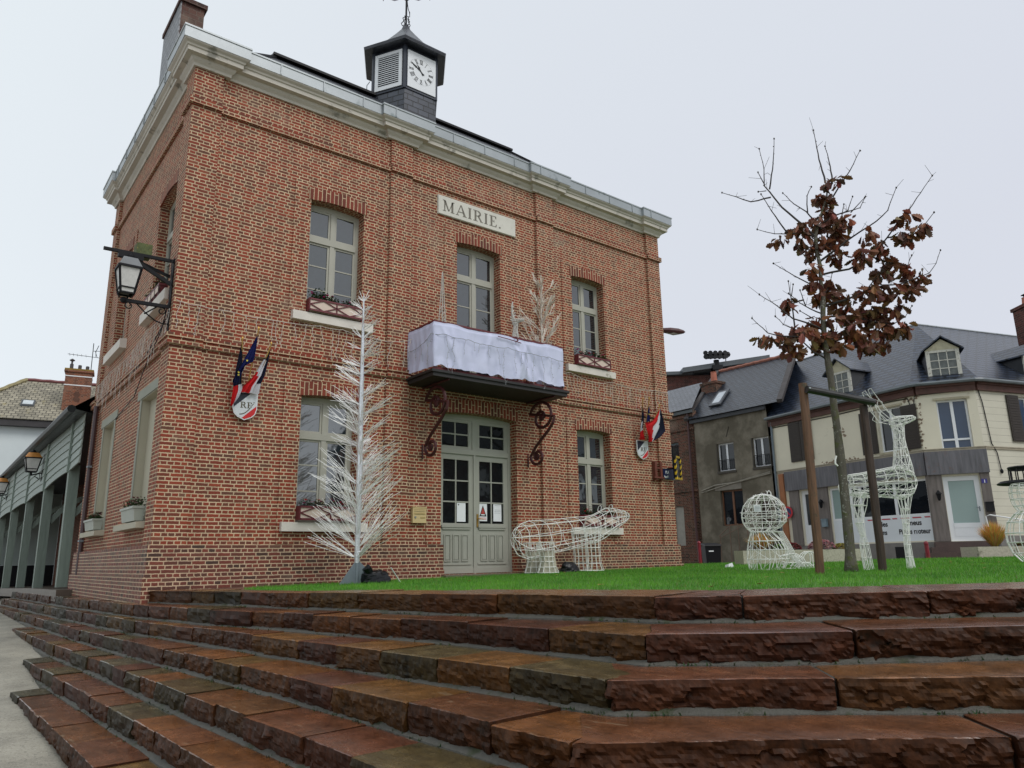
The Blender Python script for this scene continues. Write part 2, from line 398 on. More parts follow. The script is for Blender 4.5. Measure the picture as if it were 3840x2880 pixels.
M['green_paint'] = wood_mat('grey_green_painted_timber', (.20,.245,.21), .6, 2, (8,8,1), .16)
M['green_board'] = wood_mat('pale_green_weatherboard', (.27,.315,.285), .6, 2, (2,2,10), .12)
M['beige_panel'] = plain('beige_render_panel', (.43,.40,.31), .7, .06, 2, .05)
M['lintel_stone'] = plain('grey_green_lintel', (.28,.285,.235), .75, .12, 3, .1)
M['glass'] = glass_mat('window_glass', ior=2.15)
M['glass_dark'] = glass_mat('dark_door_glass', (.006,.008,.009), 1.55)
M['glass_low'] = glass_mat('ground_floor_glass', (.014,.02,.024), 2.6)
M['black'] = plain('black_paint', (.008,.008,.010), .5, .3, 10, spec=.25)
M['iron'] = plain('black_wrought_iron', (.006,.006,.008), .55, .3, 12, spec=.2)
M['iron_red'] = plain('dark_red_iron_paint', (.055,.009,.010), .55, .3, 8)
M['maroon'] = plain('maroon_paint', (.12,.016,.022), .5, .2, 10)
M['cream_pink'] = plain('cream_panel', (.62,.50,.42), .6, .06, 8)
M['white'] = plain('white_paint', (.72,.73,.74), .45, .06, 4)
M['pvc'] = plain('white_pvc', (.74,.76,.79), .35, .03, 4)
M['cord'] = plain('dull_white_cord', (.60,.55,.50), .5, .2, 30)
M['wire_white'] = plain('white_cord', (.78,.78,.75), .45, .15, 30)
M['silver'] = plain('silver_foil', (.62,.64,.67), .28, .25, 40, .3, metallic=.55)
M['twig_white'] = plain('silver_white_twig', (.80,.80,.79), .4, .2, 60, 0)
M['steel_grey'] = plain('grey_steel', (.16,.19,.215), .4, .12, 8)
M['clock_white'] = plain('white_enamel', (.70,.72,.74), .35, .03, 3)
M['mossy'] = plain('mossy_wood', (.085,.10,.04), .9, .5, 16, .6, dirt=((.20,.18,.05), 22, .55))
M['blue'] = plain('enamel_blue', (.012,.02,.075), .3, .1, 6)
M['paper'] = plain('paper', (.74,.76,.78), .7, .03, 6)
M['brass'] = plain('brass', (.45,.27,.07), .35, .2, 8, metallic=.7)
M['letter_yellow'] = plain('ochre_yellow_paint', (.56,.43,.22), .5, .08, 6)
M['lampglass'] = plain('frosted_lamp_glass', (.55,.54,.52), .35, .2, 9)
M['orange_metal'] = plain('orange_copper', (.50,.21,.045), .5, .25, 7)
M['leafgreen'] = vcol_mat('plant_leaves', .6, .3, 30, trans=.2)

# ================================================================== TOWN HALL
W, DEP = 11.5, 6.3
FR = Frame(0, 0, 90)                  # front, u = X
FL = Frame(.06, DEP, 180)             # left side, u = DEP - Y
FRt = Frame(W-.06, 0, 0)              # right side, u = Y
FB = Frame(W, DEP, 270)               # back
hall_town = thing('town_hall', 'red brick town hall with clock turret, carved name stone and zinc-capped cornice', 'town hall', (5.75, 3.1, 0))

def arch(u0, u1, z0, zs, rise, n=9):
    pts = [(u0, z0), (u1, z0)]
    for i in range(n):
        t = i/(n-1); pts.append((u1+(u0-u1)*t, zs+rise*(1-(2*t-1)**2)))
    return pts
UP = (4.43, 6.55); LOW = (.86, 2.96); RISE = .04
WX = [(2.132, 3.176), (5.262, 6.362), (8.422, 9.443)]
DOOR = (4.914, 6.726, -.03, 2.97)
holes = [arch(*WX[0], *UP, RISE), arch(*WX[1], 3.60, UP[1], RISE), arch(*WX[2], *UP, RISE), arch(*WX[0], *LOW, RISE), arch(*WX[2], *LOW, RISE), arch(DOOR[0], DOOR[1], DOOR[2], DOOR[3], .06)]
SIDE = [(.62, 1.76), (3.98, 5.05)]     # Y ranges of the side bays
sh = []
for a, b in SIDE:
    sh.append(arch(DEP-b, DEP-a, 4.42, 6.50, .07)); sh.append([(DEP-b, .86), (DEP-a, .86), (DEP-a, 2.96), (DEP-b, 2.96)])
b = MB()
b.wall(FR, [(.06,-.5),(W-.06,-.5),(W-.06,8.33),(.06,8.33)], holes, .27)
b.wall(FL, [(0,-.5),(DEP,-.5),(DEP,8.33),(0,8.33)], sh, .20)
b.wall(FRt, [(0,-.5),(DEP,-.5),(DEP,8.33),(0,8.33)], [], .2)
b.wall(FB, [(0.06,-.5),(W-.06,-.5),(W-.06,8.33),(0.06,8.33)], [], .2)
part('brick_wall', b, M['brick'], hall_town)
# pilasters, string courses, quoin strips beside the openings
for a, c in ((0,.47), (3.70,4.175), (7.372,7.874), (11.05,11.5)):
    b = MB(); b.box(a, c, -.06, 0.0, .5, 8.325)
    if a == 0: b.box(0, .06, 0, .43, .5, 8.325)
    if c == 11.5: b.box(W-.06, W, 0, .43, .5, 8.325)
    part('pilaster', b, M['brick'], hall_town)
for x0, x1 in ((0,.06), (W-.06,W)): b = MB(); b.box(x0, x1, 5.87, DEP, .5, 8.325); part('pilaster', b, M['brick'], hall_town)
for zs_ in (((3.50,3.60,.05), (3.60,3.66,.075)), ((7.62,7.735,.05),)):
  b = MB()
  for z0, z1, o in zs_:
      for a, c in ((.0,.47), (.47,3.70), (3.70,4.175), (4.175,7.372), (7.372,7.874), (7.874,11.05), (11.05,11.5)):
          pil = a in (.0, 3.70, 7.372, 11.05); oo = o+(.06 if pil else 0)
          x0 = a-(.0 if a else o); x1 = c+(o if c == 11.5 else 0)
          if z0 < 4 and pil is False and a == 4.175 and z0 == 3.60: pass
          b.box(x0, x1, -oo, -.001-(.06 if pil else 0), z0, z1)
      for y0, y1, e in ((0,.43,.06), (.43,5.87,0), (5.87,DEP,.06)):
          b.box(.06-e-o, .059-e, y0-(.06 if y0 == 0 else 0), y1, z0+.001, z1-.001)
          b.box(W-.059+e, W-.06+e+o, y0-(.06 if y0 == 0 else 0), y1, z0+.001, z1-.001)
  part('string_course', b, M['brick'], hall_town)
q = .018
def quoin(F, u0, u1, z0, z1): b = MB(); b.fbox(F, u0, u1, .001, q, z0, z1); part('quoin_strip', b, M['brick'], hall_town)
for a, c in WX:
    for x0, x1 in ((a-.30, a), (c, c+.30)):
        quoin(FR, x0, x1, 3.67 if a > 4 and a < 7 else 4.43, UP[1]+.3)
        if a < 4 or a > 7: quoin(FR, x0, x1, .52, LOW[1]+.3)
for x0, x1 in ((DOOR[0]-.32, DOOR[0]), (DOOR[1], DOOR[1]+.32)): quoin(FR, x0, x1, .52, DOOR[3]+.3)
for a, c in SIDE:
    for y0, y1 in ((a-.28, a), (c, c+.28)): quoin(FL, DEP-y1, DEP-y0, 4.43, 6.8)
# projecting plinth
b = MB()
for z0, z1, o in ((-.5, .06, .085), (.06, .50, .05)):
    b.box(-o, DOOR[0], -.06-o, -.0, z0, z1); b.box(DOOR[1], W+o, -.06-o, -.0, z0, z1)
    b.box(-o, .06, 0, DEP, z0, z1); b.box(W-.06, W+o, 0, DEP, z0, z1)
part('plinth', b, M['brick_low'], hall_town)
# soldier arches
def soldier(F, u0, u1, zs, rise, h=.235, n=12):
    m = MB(); pr = .012
    lo = [(u0-.06+(u1-u0+.12)*i/n, 0) for i in range(n+1)]
    f = lambda u: zs+rise*(1-((2*(u-u0)/(u1-u0))-1)**2) if u0 < u < u1 else zs
    for i in range(n):
        a = u0-.05+(u1-u0+.10)*i/n; c = u0-.05+(u1-u0+.10)*(i+1)/n
        za, zc = f(a), f(c); P = F.p; hh = h
        m.hexa([P(a,pr+q,za),P(c,pr+q,zc),P(c,.0,zc),P(a,.0,za),P(a,pr+q,za+hh),P(c,pr+q,zc+hh),P(c,.0,zc+hh),P(a,.0,za+hh)])
    return m
for (a, c) in WX:
    part('soldier_arch', soldier(FR, a, c, UP[1], RISE), M['brick_arch'], hall_town)
    if not 4 < a < 7: part('soldier_arch', soldier(FR, a, c, LOW[1], RISE), M['brick_arch'], hall_town)
part('soldier_arch', soldier(FR, DOOR[0], DOOR[1], DOOR[3], .06, .25, 18), M['brick_arch'], hall_town)
for a, c in SIDE: part('soldier_arch', soldier(FL, DEP-c, DEP-a, 6.50, .07), M['brick_arch'], hall_town)

# cornice swept round the plan, breaking forward over the pilasters
def sweep(mb, plan, prof, inset=None):
    n = len(plan); P = [Vector((x,y,0)) for x, y in plan]; rings = []
    for i in range(n):
        d0 = (P[i]-P[i-1]).normalized(); d1 = (P[(i+1)%n]-P[i]).normalized()
        n0 = Vector((d0.y,-d0.x,0)); n1 = Vector((d1.y,-d1.x,0)); m = (n0+n1)
        m = m/max(1e-6, m.dot(n0)) if m.length > 1e-6 else n0
        rings.append([mb.vert(P[i]+m*o+Vector((0,0,z))) for o, z in prof])
    for i in range(n):
        A, B = rings[i], rings[(i+1)%n]
        for k in range(len(prof)-1): mb.face((A[k], B[k], B[k+1], A[k+1]))
j = .07
xs = [(0,.47), (3.70,4.175), (7.372,7.874), (11.05,11.5)]
plan = [(0,-.06-0)]
plan = [(-.0,-j), (.47+j*.9,-j), (.47+j*.9,0), (3.70-j,0), (3.70-j,-j), (4.175+j,-j), (4.175+j,0), (7.372-j,0), (7.372-j,-j), (7.874+j,-j), (7.874+j,0), (11.05-j,0), (11.05-j,-j),
        (W,-j), (W,.5), (W-j,.5), (W-j,5.8), (W,5.8), (W,DEP), (0,DEP), (0,5.8), (j,5.8), (j,.5), (0,.5)]
b = MB(); sweep(b, plan, [(-.03,8.30), (.035,8.30), (.045,8.345), (.085,8.39), (.10,8.43), (.185,8.445), (.185,8.52), (.205,8.53), (.215,8.56), (.25,8.585), (.262,8.60), (.262,8.615)])
part('cornice', b, M['stone'], hall_town)
b = MB(); sweep(b, plan, [(.20,8.616), (.272,8.612), (.272,8.80), (.285,8.805), (.285,8.835), (.26,8.845), (-.10,8.90), (-.25,8.88)])
for a, c in zip([-.3,.55,1.35,2.15,2.95,3.62,4.25,5.0,5.8,6.6,7.3,7.95,8.75,9.55,10.35,10.97], range(99)):
    yy = -.275-(j if (a < .5 or 3.6 <= a <= 4.2 or 7.29 <= a <= 7.9 or a > 10.95) else 0)
    if a > 0: b.box(a, a+.016, yy-.012, yy+.02, 8.62, 8.835)
for y in (.4,1.2,2.0,2.8,3.6,4.4,5.2): b.box(-.292+j, -.26+j, y, y+.016, 8.62, 8.835)
part('zinc_capping', b, M['zinc'], hall_town)
# hipped slate roof
b = MB()
e0, ez, rz = .12, 8.86, 11.5; ra, rb, ry = 2.35, 9.15, 3.15
A, B_, C_, D_ = (e0,e0,ez), (W-e0,e0,ez), (W-e0,DEP-e0,ez), (e0,DEP-e0,ez); r0, r1 = (ra,ry,rz), (rb,ry,rz)
b.poly([A,B_,r1,r0]); b.poly([B_,C_,r1]); b.poly([C_,D_,r0,r1]); b.poly([D_,A,r0])
roof = part('roof', b, M['slate'], hall_town)
b = MB(); b.bar((ra-.05,ry,rz+.02), (rb+.05,ry,rz+.02), .26, .06)
for p0, p1 in ((A,r0), (B_,r1), (C_,r1), (D_,r0)): b.bar(p0, p1, .16, .05)
part('ridge_cap', b, M['black'], hall_town, roof)
# chimney: brick with one slate-hung cheek
b = MB(); b.box(.22, .66, 2.60, 4.0, 8.7, 11.52); b.box(.17, .71, 2.55, 4.05, 11.52, 11.62)
ch = part('chimney', b, brick_mat('dark_chimney_brick', course=.11, stretch=.30, pal=[(0,(.06,.03,.025)),(.5,(.12,.05,.04)),(1,(.17,.075,.055))], mortar=(.12,.085,.07)), hall_town, roof)
b = MB(); b.box(.195, .218, 2.60, 4.0, 8.7, 11.52)
part('slate_hanging', b, M['slate_pale'], hall_town)

# ---- clock turret, hexagonal
tc = Vector((5.75, 3.13, 0))
def hexv(Rr, z, k): a = R(-120+60*k); return tc+Vector((Rr*math.cos(a), Rr*math.sin(a), z))
b = MB()
for k in range(6): b.poly([hexv(.93,9.0,k), hexv(.93,9.0,k+1), hexv(.90,11.52,k+1), hexv(.90,11.52,k)])
tur = part('clock_turret', b, M['slate_hung'], hall_town)
b = MB()
for k in range(6): b.poly([hexv(.885,11.5,k), hexv(.885,11.5,k+1), hexv(.885,12.76,k+1), hexv(.885,12.76,k)])
for k in range(6): b.poly([hexv(.925,11.50,k), hexv(.925,11.50,k+1), hexv(.925,11.545,k+1), hexv(.925,11.545,k)]); b.poly([hexv(.925,11.545,k), hexv(.925,11.545,k+1), hexv(.87,11.56,k+1), hexv(.87,11.56,k)])
for k in range(6):      # corner boards
    p = hexv(.885,0,k); b.tube([p+Vector((0,0,11.5)), p+Vector((0,0,12.78))], .055, 6)
part('turret_frame', b, plain('blue_black_boards', (.024,.030,.045), .5, .25, 5), hall_town, tur)
def turret_frame(k):
    a = hexv(.885,0,k); c = hexv(.885,0,k+1); d = (c-a); az = math.degrees(math.atan2(d.x, d.y)); return Frame(a.x, a.y, az), d.length
def panel(k, kind):
    F, L = turret_frame(k); m = MB()
    if kind == 'clock':
        m.fbox(F, .06, L-.015, .02, .045, 11.575, 12.60)
        face = part('clock_face', m, [M['clock_white'], M['black']], hall_town, tur)
        cx, cz = L*.5+.0, 12.10
        g = MB(); g.m = 0
        nums = ['XII','I','II','III','IIII','V','VI','VII','VIII','IX','X','XI']
        def seg(p, q_, w):       # stroke on the dial plane
            (x0,z0), (x1,z1) = p, q_; dx, dz = x1-x0, z1-z0; l = math.hypot(dx,dz); nx, nz = -dz/l*w/2, dx/l*w/2
            g.prism([F.p(x0+nx,.0455,z0+nz), F.p(x1+nx,.0455,z1+nz), F.p(x1-nx,.0455,z1-nz), F.p(x0-nx,.0455,z0-nz)], F.n*.004)
        for h, s in enumerate(nums):
            a = R(30*h); dr = (math.sin(a), math.cos(a)); tn = (math.cos(a), -math.sin(a))
            pt = lambda t, r: (cx+tn[0]*t+dr[0]*r, cz+tn[1]*t+dr[1]*r)
            wd = {'I':.022,'V':.045,'X':.045}; tot = sum(wd[c_] for c_ in s); t = -tot/2
            for c_ in s:
                w_ = wd[c_]; t0, t1 = t+.003, t+w_-.003; tm = t+w_/2; r0_, r1_ = .225, .335
                if c_ == 'I': seg(pt(tm,r0_), pt(tm,r1_), .009)
                elif c_ == 'V': seg(pt(t0,r1_), pt(tm,r0_), .010); seg(pt(t1,r1_), pt(tm,r0_), .006)
                else: seg(pt(t0,r1_), pt(t1,r0_), .010); seg(pt(t1,r1_), pt(t0,r0_), .006)
                t += w_
            seg(pt(-tot/2,.338), pt(tot/2,.338), .005); seg(pt(-tot/2,.222), pt(tot/2,.222), .005)
        for m_ in range(60):
            a = R(6*m_); g.prism([F.p(cx+math.sin(a)*r_+math.cos(a)*t_, .0455, cz+math.cos(a)*r_-math.sin(a)*t_) for r_, t_ in ((.352,-.003),(.352,.003),(.362,.003),(.362,-.003))], F.n*.003)
        part('numerals', g, M['black'], hall_town)
        g = MB()
        def hand(deg, L_, w, tail):
            a = R(deg); d_ = (math.sin(a), math.cos(a)); n_ = (d_[1], -d_[0])
            pts = [(-tail,w*.5),(-tail,-w*.5),(-tail*.3,-w*.3),(L_*.45,-w*.35),(L_*.55,-w*1.0),(L_*.68,-w*.4),(L_,-.002),(L_,.002),(L_*.68,w*.4),(L_*.55,w*1.0),(L_*.45,w*.35),(-tail*.3,w*.3)]
            g.prism([F.p(cx+d_[0]*s_+n_[0]*t_, .052, cz+d_[1]*s_+n_[1]*t_) for s_, t_ in pts], F.n*.006)
        hand(326, .21, .034, .09); hand(303, .33, .026, .10)
        part('clock_hands', g, M['black'], hall_town)
    else:
        m.fbox(F, .06, .145, .02, .05, 11.575, 12.60); m.fbox(F, L-.145, L-.06, .02, .05, 11.575, 12.60)
        m.fbox(F, .145, L-.145, .02, .05, 11.575, 11.66); m.fbox(F, .145, L-.145, .02, .05, 12.515, 12.60)
        n_ = 15
        for i in range(n_):
            z = 11.665+i*(.85/n_); P = F.p
            m.hexa([P(.145,.046,z),P(L-.145,.046,z),P(L-.145,.012,z+.022),P(.145,.012,z+.022),P(.145,.046,z+.020),P(L-.145,.046,z+.020),P(L-.145,.012,z+.042),P(.145,.012,z+.042)])
        part('louvre_panel', m, M['clock_white'], hall_town, tur)
panel(0, 'clock'); panel(5, 'louvre'); panel(1, 'louvre'); panel(4, 'clock')
# turret roof: flared hexagonal cap and lead spike
b = MB()
prof = [(1.17,12.70), (1.19,12.78), (.86,13.0), (.52,13.32), (.28,13.62), (.13,13.82), (.065,14.0)]
for (ra_, za), (rb_, zb) in zip(prof, prof[1:]):
    for k in range(6): b.poly([hexv(ra_,za,k), hexv(ra_,za,k+1), hexv(rb_,zb,k+1), hexv(rb_,zb,k)])
b.poly([hexv(1.17,12.70,5-k) for k in range(6)])
part('turret_roof', b, M['slate'], hall_town, tur)
b = MB(); t0 = tc
b.tube([t0+Vector((0,0,13.9)), t0+Vector((0,0,16.3))], .026, 8); b.ball(t0+Vector((0,0,14.83)), .075, 10, (1,1,.75))
for k in range(5):
    a = 2*math.pi*k/5; c = Vector((math.cos(a), math.sin(a), 0))
    b.tube([t0+c*.03+Vector((0,0,13.98)), t0+c*.10+Vector((0,0,13.99)), t0+c*.125+Vector((0,0,14.06)), t0+c*.08+Vector((0,0,14.11)), t0+c*.06+Vector((0,0,14.16)), t0+c*.09+Vector((0,0,14.22)), t0+c*.05+Vector((0,0,14.245))], .012, 5)
for k, a in enumerate((218, 308, 38, 128)):
    c = Vector((math.sin(R(a)), math.cos(R(a)), 0)); s = Vector((c.y, -c.x, 0))
    b.tube([t0+c*r_+Vector((0,0,14.83+z_)) for r_, z_ in ((.05,0),(.13,.03),(.22,-.03),(.32,-.06),(.44,-.01),(.54,.03),(.62,.02))], .011, 5)
    e = t0+c*.62+Vector((0,0,14.85)); b.bar(e-Vector((0,0,.085)), e+Vector((0,0,.085)), .016, .012)
part('weathervane', b, M['iron'], hall_town, tur)
b = MB()      # small aerial bracket behind the turret
p = hexv(.92,0,4); b.tube([p+Vector((-.22,0,11.75)), p+Vector((-.22,0,12.35)), p+Vector((-.14,0,12.5))], .012, 5); b.tube([p+Vector((-.30,0,11.9)), p+Vector((.0,0,11.9))], .012, 5)
part('turret_bracket', b, M['zinc'], hall_town, tur)

# ---- windows of the town hall
def casement(root, F, u0, u1, z0, zs, rise, rec, bars, mat, glass, name='window', mull=.085, transom=.69, parent=None):
    m = MB(); n0, n1 = -rec-.05, -rec; fw = .062; um = (u0+u1)/2; zt = z0+(zs-z0)*transom
    top = zs+rise
    m.fbox(F, u0, u0+fw, n0, n1, z0, top); m.fbox(F, u1-fw, u1, n0, n1, z0, top)
    m.fbox(F, u0+fw, u1-fw, n0, n1, z0, z0+.075); m.fbox(F, u0+fw, u1-fw, n0, n1, top-.10, top)
    m.fbox(F, um-mull/2, um+mull/2, n0, n1+.012, z0+.075, zt-.055); m.fbox(F, um-mull/2, um+mull/2, n0, n1+.012, zt+.055, top-.10)
    m.fbox(F, u0+fw, u1-fw, n0, n1+.02, zt-.055, zt+.055)
    for a, c in ((u0+fw, um-mull/2), (um+mull/2, u1-fw)):
        s = .038
        for zz0, zz1, nb in ((z0+.075, zt-.055, bars), (zt+.055, top-.10, 0)):
            m.fbox(F, a, a+s, n0+.01, n1-.008, zz0, zz1); m.fbox(F, c-s, c, n0+.01, n1-.008, zz0, zz1)
            m.fbox(F, a+s, c-s, n0+.01, n1-.008, zz0, zz0+s); m.fbox(F, a+s, c-s, n0+.01, n1-.008, zz1-s, zz1)
            for i in range(nb):
                zc = zz0+(zz1-zz0)*(i+1)/(nb+1); m.fbox(F, a+s, c-s, n0+.012, n1-.014, zc-.011, zc+.011)
    w = part(name, m, mat, root, parent)
    g = MB()
    for a, c in ((u0+fw, um-mull/2), (um+mull/2, u1-fw)):
        tl = random.uniform(-.004,.004)
        for zz0, zz1 in ((z0+.075, zt-.055), (zt+.055, top-.10)):
            P = F.p; n_ = -rec-.025
            g.poly([P(a,n_+tl,zz0), P(c,n_-tl,zz0), P(c,n_-tl,zz1), P(a,n_+tl,zz1)])
    part('pane', g, glass, root, w)
    k = MB(); P = F.p; k.poly([P(u0,-rec-.30,z0-.05), P(u1,-rec-.30,z0-.05), P(u1,-rec-.30,top+.05), P(u0,-rec-.30,top+.05)])
    return w
def sill(root, F, u0, u1, z1, h, out, w, mat=None):
    m = MB(); P = F.p
    m.hexa([P(u0,out,z1-h),P(u1,out,z1-h),P(u1,-.12,z1-h),P(u0,-.12,z1-h),P(u0,out,z1),P(u1,out,z1),P(u1,-.12,z1+.025),P(u0,-.12,z1+.025)])
    part('sill', m, mat or M['sill_stone'], root, w)
w1 = casement(hall_town, FR, *WX[0], 4.45, UP[1], RISE, .20, 2, M['grey_paint'], M['glass']); sill(hall_town, FR, 1.88, 3.385, 4.41, .15, .10, w1)
w2 = casement(hall_town, FR, *WX[1], 3.60, UP[1], RISE, .20, 3, M['grey_paint'], M['glass'], transom=.775)
w3 = casement(hall_town, FR, *WX[2], 4.45, UP[1], RISE, .20, 2, M['grey_paint'], M['glass']); sill(hall_town, FR, 8.17, 9.65, 4.41, .15, .10, w3)
w4 = casement(hall_town, FR, *WX[0], .88, LOW[1], RISE, .20, 2, M['grey_paint'], M['glass_low']); sill(hall_town, FR, 1.88, 3.385, .855, .14, .10, w4)
w5 = casement(hall_town, FR, *WX[2], .88, LOW[1], RISE, .20, 2, M['grey_paint'], M['glass_low']); sill(hall_town, FR, 8.17, 9.65, .855, .14, .10, w5)
for a, c in SIDE:
    w = casement(hall_town, FL, DEP-c, DEP-a, 4.44, 6.5, .07, .145, 2, M['grey_paint'], M['glass']); sill(hall_town, FL, DEP-c-.30, DEP-a+.30, 4.50, .18, .12, w)
    m = MB(); m.fbox(FL, DEP-c, DEP-a, -.19, -.13, .86, 2.96)
    for e in (0,):  # painted reveals
        m.fbox(FL, DEP-c, DEP-c+.012, -.13, .004, .87, 2.955); m.fbox(FL, DEP-a-.012, DEP-a, -.13, .004, .87, 2.955); m.fbox(FL, DEP-c+.012, DEP-a-.012, -.13, .004, 2.943, 2.955)
    w = part('blind_window', m, M['beige_panel'], hall_town)
    m = MB(); m.fbox(FL, DEP-c-.27, DEP-a+.24, .0, .02, 2.958, 3.12); part('lintel', m, M['lintel_stone'], hall_town, w)
    for q0, q1 in ((DEP-a-.02, DEP-a+.10), (DEP-c-.10, DEP-c+.02)): m = MB(); m.fbox(FL, q0, q1, .0, .012, .86, 2.958); part('jamb_strip', m, M['lintel_stone'], hall_town, w)
    sill(hall_town, FL, DEP-c-.36, DEP-a+.12, .86, .09, .17, w, M['beige_panel'])
# dark interior so that the glass has depth behind it
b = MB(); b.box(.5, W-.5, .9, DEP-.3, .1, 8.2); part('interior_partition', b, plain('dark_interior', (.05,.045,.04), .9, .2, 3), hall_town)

# ---- double door
dr = MB(); F = FR; u0, u1, z0, zs = DOOR; rec = .20; n0, n1 = -rec-.06, -rec; top = zs+.06; um = (u0+u1)/2; fw = .07
dr.fbox(F, u0, u0+fw, n0, n1+.01, z0, top); dr.fbox(F, u1-fw, u1, n0, n1+.01, z0, top); dr.fbox(F, u0+fw, u1-fw, n0, n1+.01, top-.11, top)
zt0, zt1 = 2.235, 2.33
dr.fbox(F, u0+fw, u1-fw, n0, n1+.025, zt0, zt1)
dr.fbox(F, um-.05, um+.05, n0, n1+.012, zt1, top-.11)
gp = MB()
def leaf(m, a, c, zb, zt_, cols, rows, st=.10, bot=.0, topr=.09):
    m.fbox(F, a, a+st, n0+.005, n1-.004, zb, zt_); m.fbox(F, c-st, c, n0+.005, n1-.004, zb, zt_)
    m.fbox(F, a+st, c-st, n0+.005, n1-.004, zt_-topr, zt_); m.fbox(F, a+st, c-st, n0+.005, n1-.004, zb, zb+(bot or topr))
    g0, g1 = zb+(bot or topr), zt_-topr
    for i in range(1, cols): x = a+st+(c-a-2*st)*i/cols; m.fbox(F, x-.013, x+.013, n0+.01, n1-.01, g0, g1)
    for i in range(1, rows): z = g0+(g1-g0)*i/rows; m.fbox(F, a+st, c-st, n0+.012, n1-.013, z-.013, z+.013)
    P = F.p; gp.poly([P(a+st,-rec-.03,g0), P(c-st,-rec-.03,g0), P(c-st,-rec-.03,g1), P(a+st,-rec-.03,g1)])
for a, c in ((u0+fw, um-.05), (um+.05, u1-fw)): leaf(dr, a, c, zt1, top-.11, 2, 2, .085, .06, .06)
dr_o = part('double_door', dr, M['door_paint'], hall_town)
part('pane', gp, M['glass_dark'], hall_town, dr_o); gp = MB()
leafs = []
for a, c in ((u0+fw, um-.012), (um+.012, u1-fw)):
    m = MB(); st = .115
    leaf(m, a, c, z0+.01, zt0, 2, 3, st, .93, .11)
    m.fbox(F, a+st-.04, c-st+.04, n1-.004, n1+.03, .83, .87); m.fbox(F, a+st-.02, c-st+.02, n1-.004, n1+.018, .79, .83)
    pw = (c-a-2*st)/3
    for i in range(3):   # raised-and-fielded panels with dark grooves
        x0, x1 = a+st+pw*i+.02, a+st+pw*(i+1)-.02
        for q0, q1, r0_, r1_ in ((x0,x0+.02,.20,.70), (x1-.02,x1,.20,.70), (x0+.02,x1-.02,.20,.22), (x0+.02,x1-.02,.68,.70)): m.fbox(F, q0, q1, n1-.004, n1+.014, r0_, r1_)
        m.fbox(F, x0+.035, x1-.035, n1-.004, n1+.006, .235, .665)
    m.fbox(F, a+st-.05, c-st+.05, n1-.004, n1+.012, .135, .16); m.fbox(F, a+.0, c-.0, n1-.004, n1+.010, z0+.01, z0+.11)
    l = part('door_leaf', m, M['door_paint'], hall_town, dr_o); leafs.append(l)
part('pane', gp, M['glass_dark'], hall_town, dr_o)
m = MB(); m.fbox(F, um-.025, um+.03, n1, n1+.02, z0, zt0); part('meeting_stile', m, M['door_paint'], hall_town, dr_o)
m = MB(); hx = um+.075; m.fbox(F, hx-.02, hx+.02, n1-.003, n1+.008, .84, 1.09); m.tube([F.p(hx,n1,1.0), F.p(hx,n1+.05,1.0), F.p(hx+.11,n1+.05,.99)], .010, 6)
part('handle', m, M['brass'], hall_town, dr_o)
m = MB(); m.box(4.85, 6.80, -.30, .28, -.16, -.035); part('threshold', m, plain('wet_threshold_stone', (.16,.13,.10), .35, .25, 4), hall_town)
# ================================================================== THINGS ON THE TOWN HALL
# lettering made of strokes on a plane: returns polygons in (x, z) units of the cap height
def glyph(ch, t=.17, s=.055):
    sf = lambda x0, x1, z: [(x0,z),(x1,z),(x1,z+s),(x0,z+s)]
    bx = lambda x0, x1, z0, z1: [(x0,z0),(x1,z0),(x1,z1),(x0,z1)]
    def arc(cx, cz, r0, r1, a0, a1, n=10, sx=1):
        o = [(cx+sx*r1*math.cos(R(a0+(a1-a0)*i/n)), cz+r1*math.sin(R(a0+(a1-a0)*i/n))) for i in range(n+1)]
        k = [(cx+sx*r0*math.cos(R(a0+(a1-a0)*i/n)), cz+r0*math.sin(R(a0+(a1-a0)*i/n))) for i in range(n, -1, -1)]
        return o+k
    if ch == 'I': return .40, [bx(.2-t/2,.2+t/2,s,1-s), sf(.04,.36,0), sf(.04,.36,1-s)]
    if ch == 'M': return 1.06, [bx(.12,.12+t*.55,s,1-s), bx(.94-t,.94,s,1-s), [(.08,1-s),(.08+t*1.1,1-s),(.53+t*.3,.08),(.53-t*.3,.08)], [(.94-t*.55,1-s),(.94,1-s),(.53+t*.25,.08),(.53-t*.05,.08)], sf(.0,.27,0), sf(.70,1.04,0), sf(.0,.24,1-s), sf(.84,1.04,1-s)]
    if ch == 'A': return .98, [[(.44,1),(.53,1),(.92,s),(.92-t*1.15,s)], [(.43,1),(.47,.88),(.16,s),(.09,s)], bx(.27,.70,.30,.30+s*1.2), sf(.0,.28,0), sf(.64,1.0,0)]
    if ch == 'R': return .92, [bx(.14,.14+t,s,1-s), sf(.02,.44,0), sf(.02,.30,1-s), bx(.14+t,.48,1-s*1.3,1), bx(.14+t,.48,.46,.46+s*1.2), arc(.48,.73,.27-t*.85,.27,-90,90), [(.42,.48),(.42+t*1.05,.48),(.86,s),(.86-t*1.0,s)], sf(.68,.95,0)]
    if ch == 'E': return .80, [bx(.14,.14+t,s,1-s), sf(.02,.70,0), sf(.02,.68,1-s), bx(.14+t,.48,.48,.48+s), bx(.46,.50,.38,.64), [(.70,0),(.74,.26),(.69,.26),(.60,s)], [(.68,1),(.70,.76),(.65,.76),(.57,1-s)]]
    if ch == 'F': return .74, [bx(.14,.14+t,s,1-s), sf(.02,.42,0), sf(.02,.66,1-s), bx(.14+t,.46,.47,.47+s), bx(.44,.48,.37,.63), [(.66,1),(.68,.74),(.63,.74),(.55,1-s)]]
    if ch == '.': return .3, [bx(.06,.20,0,.14)]
    return .4, []
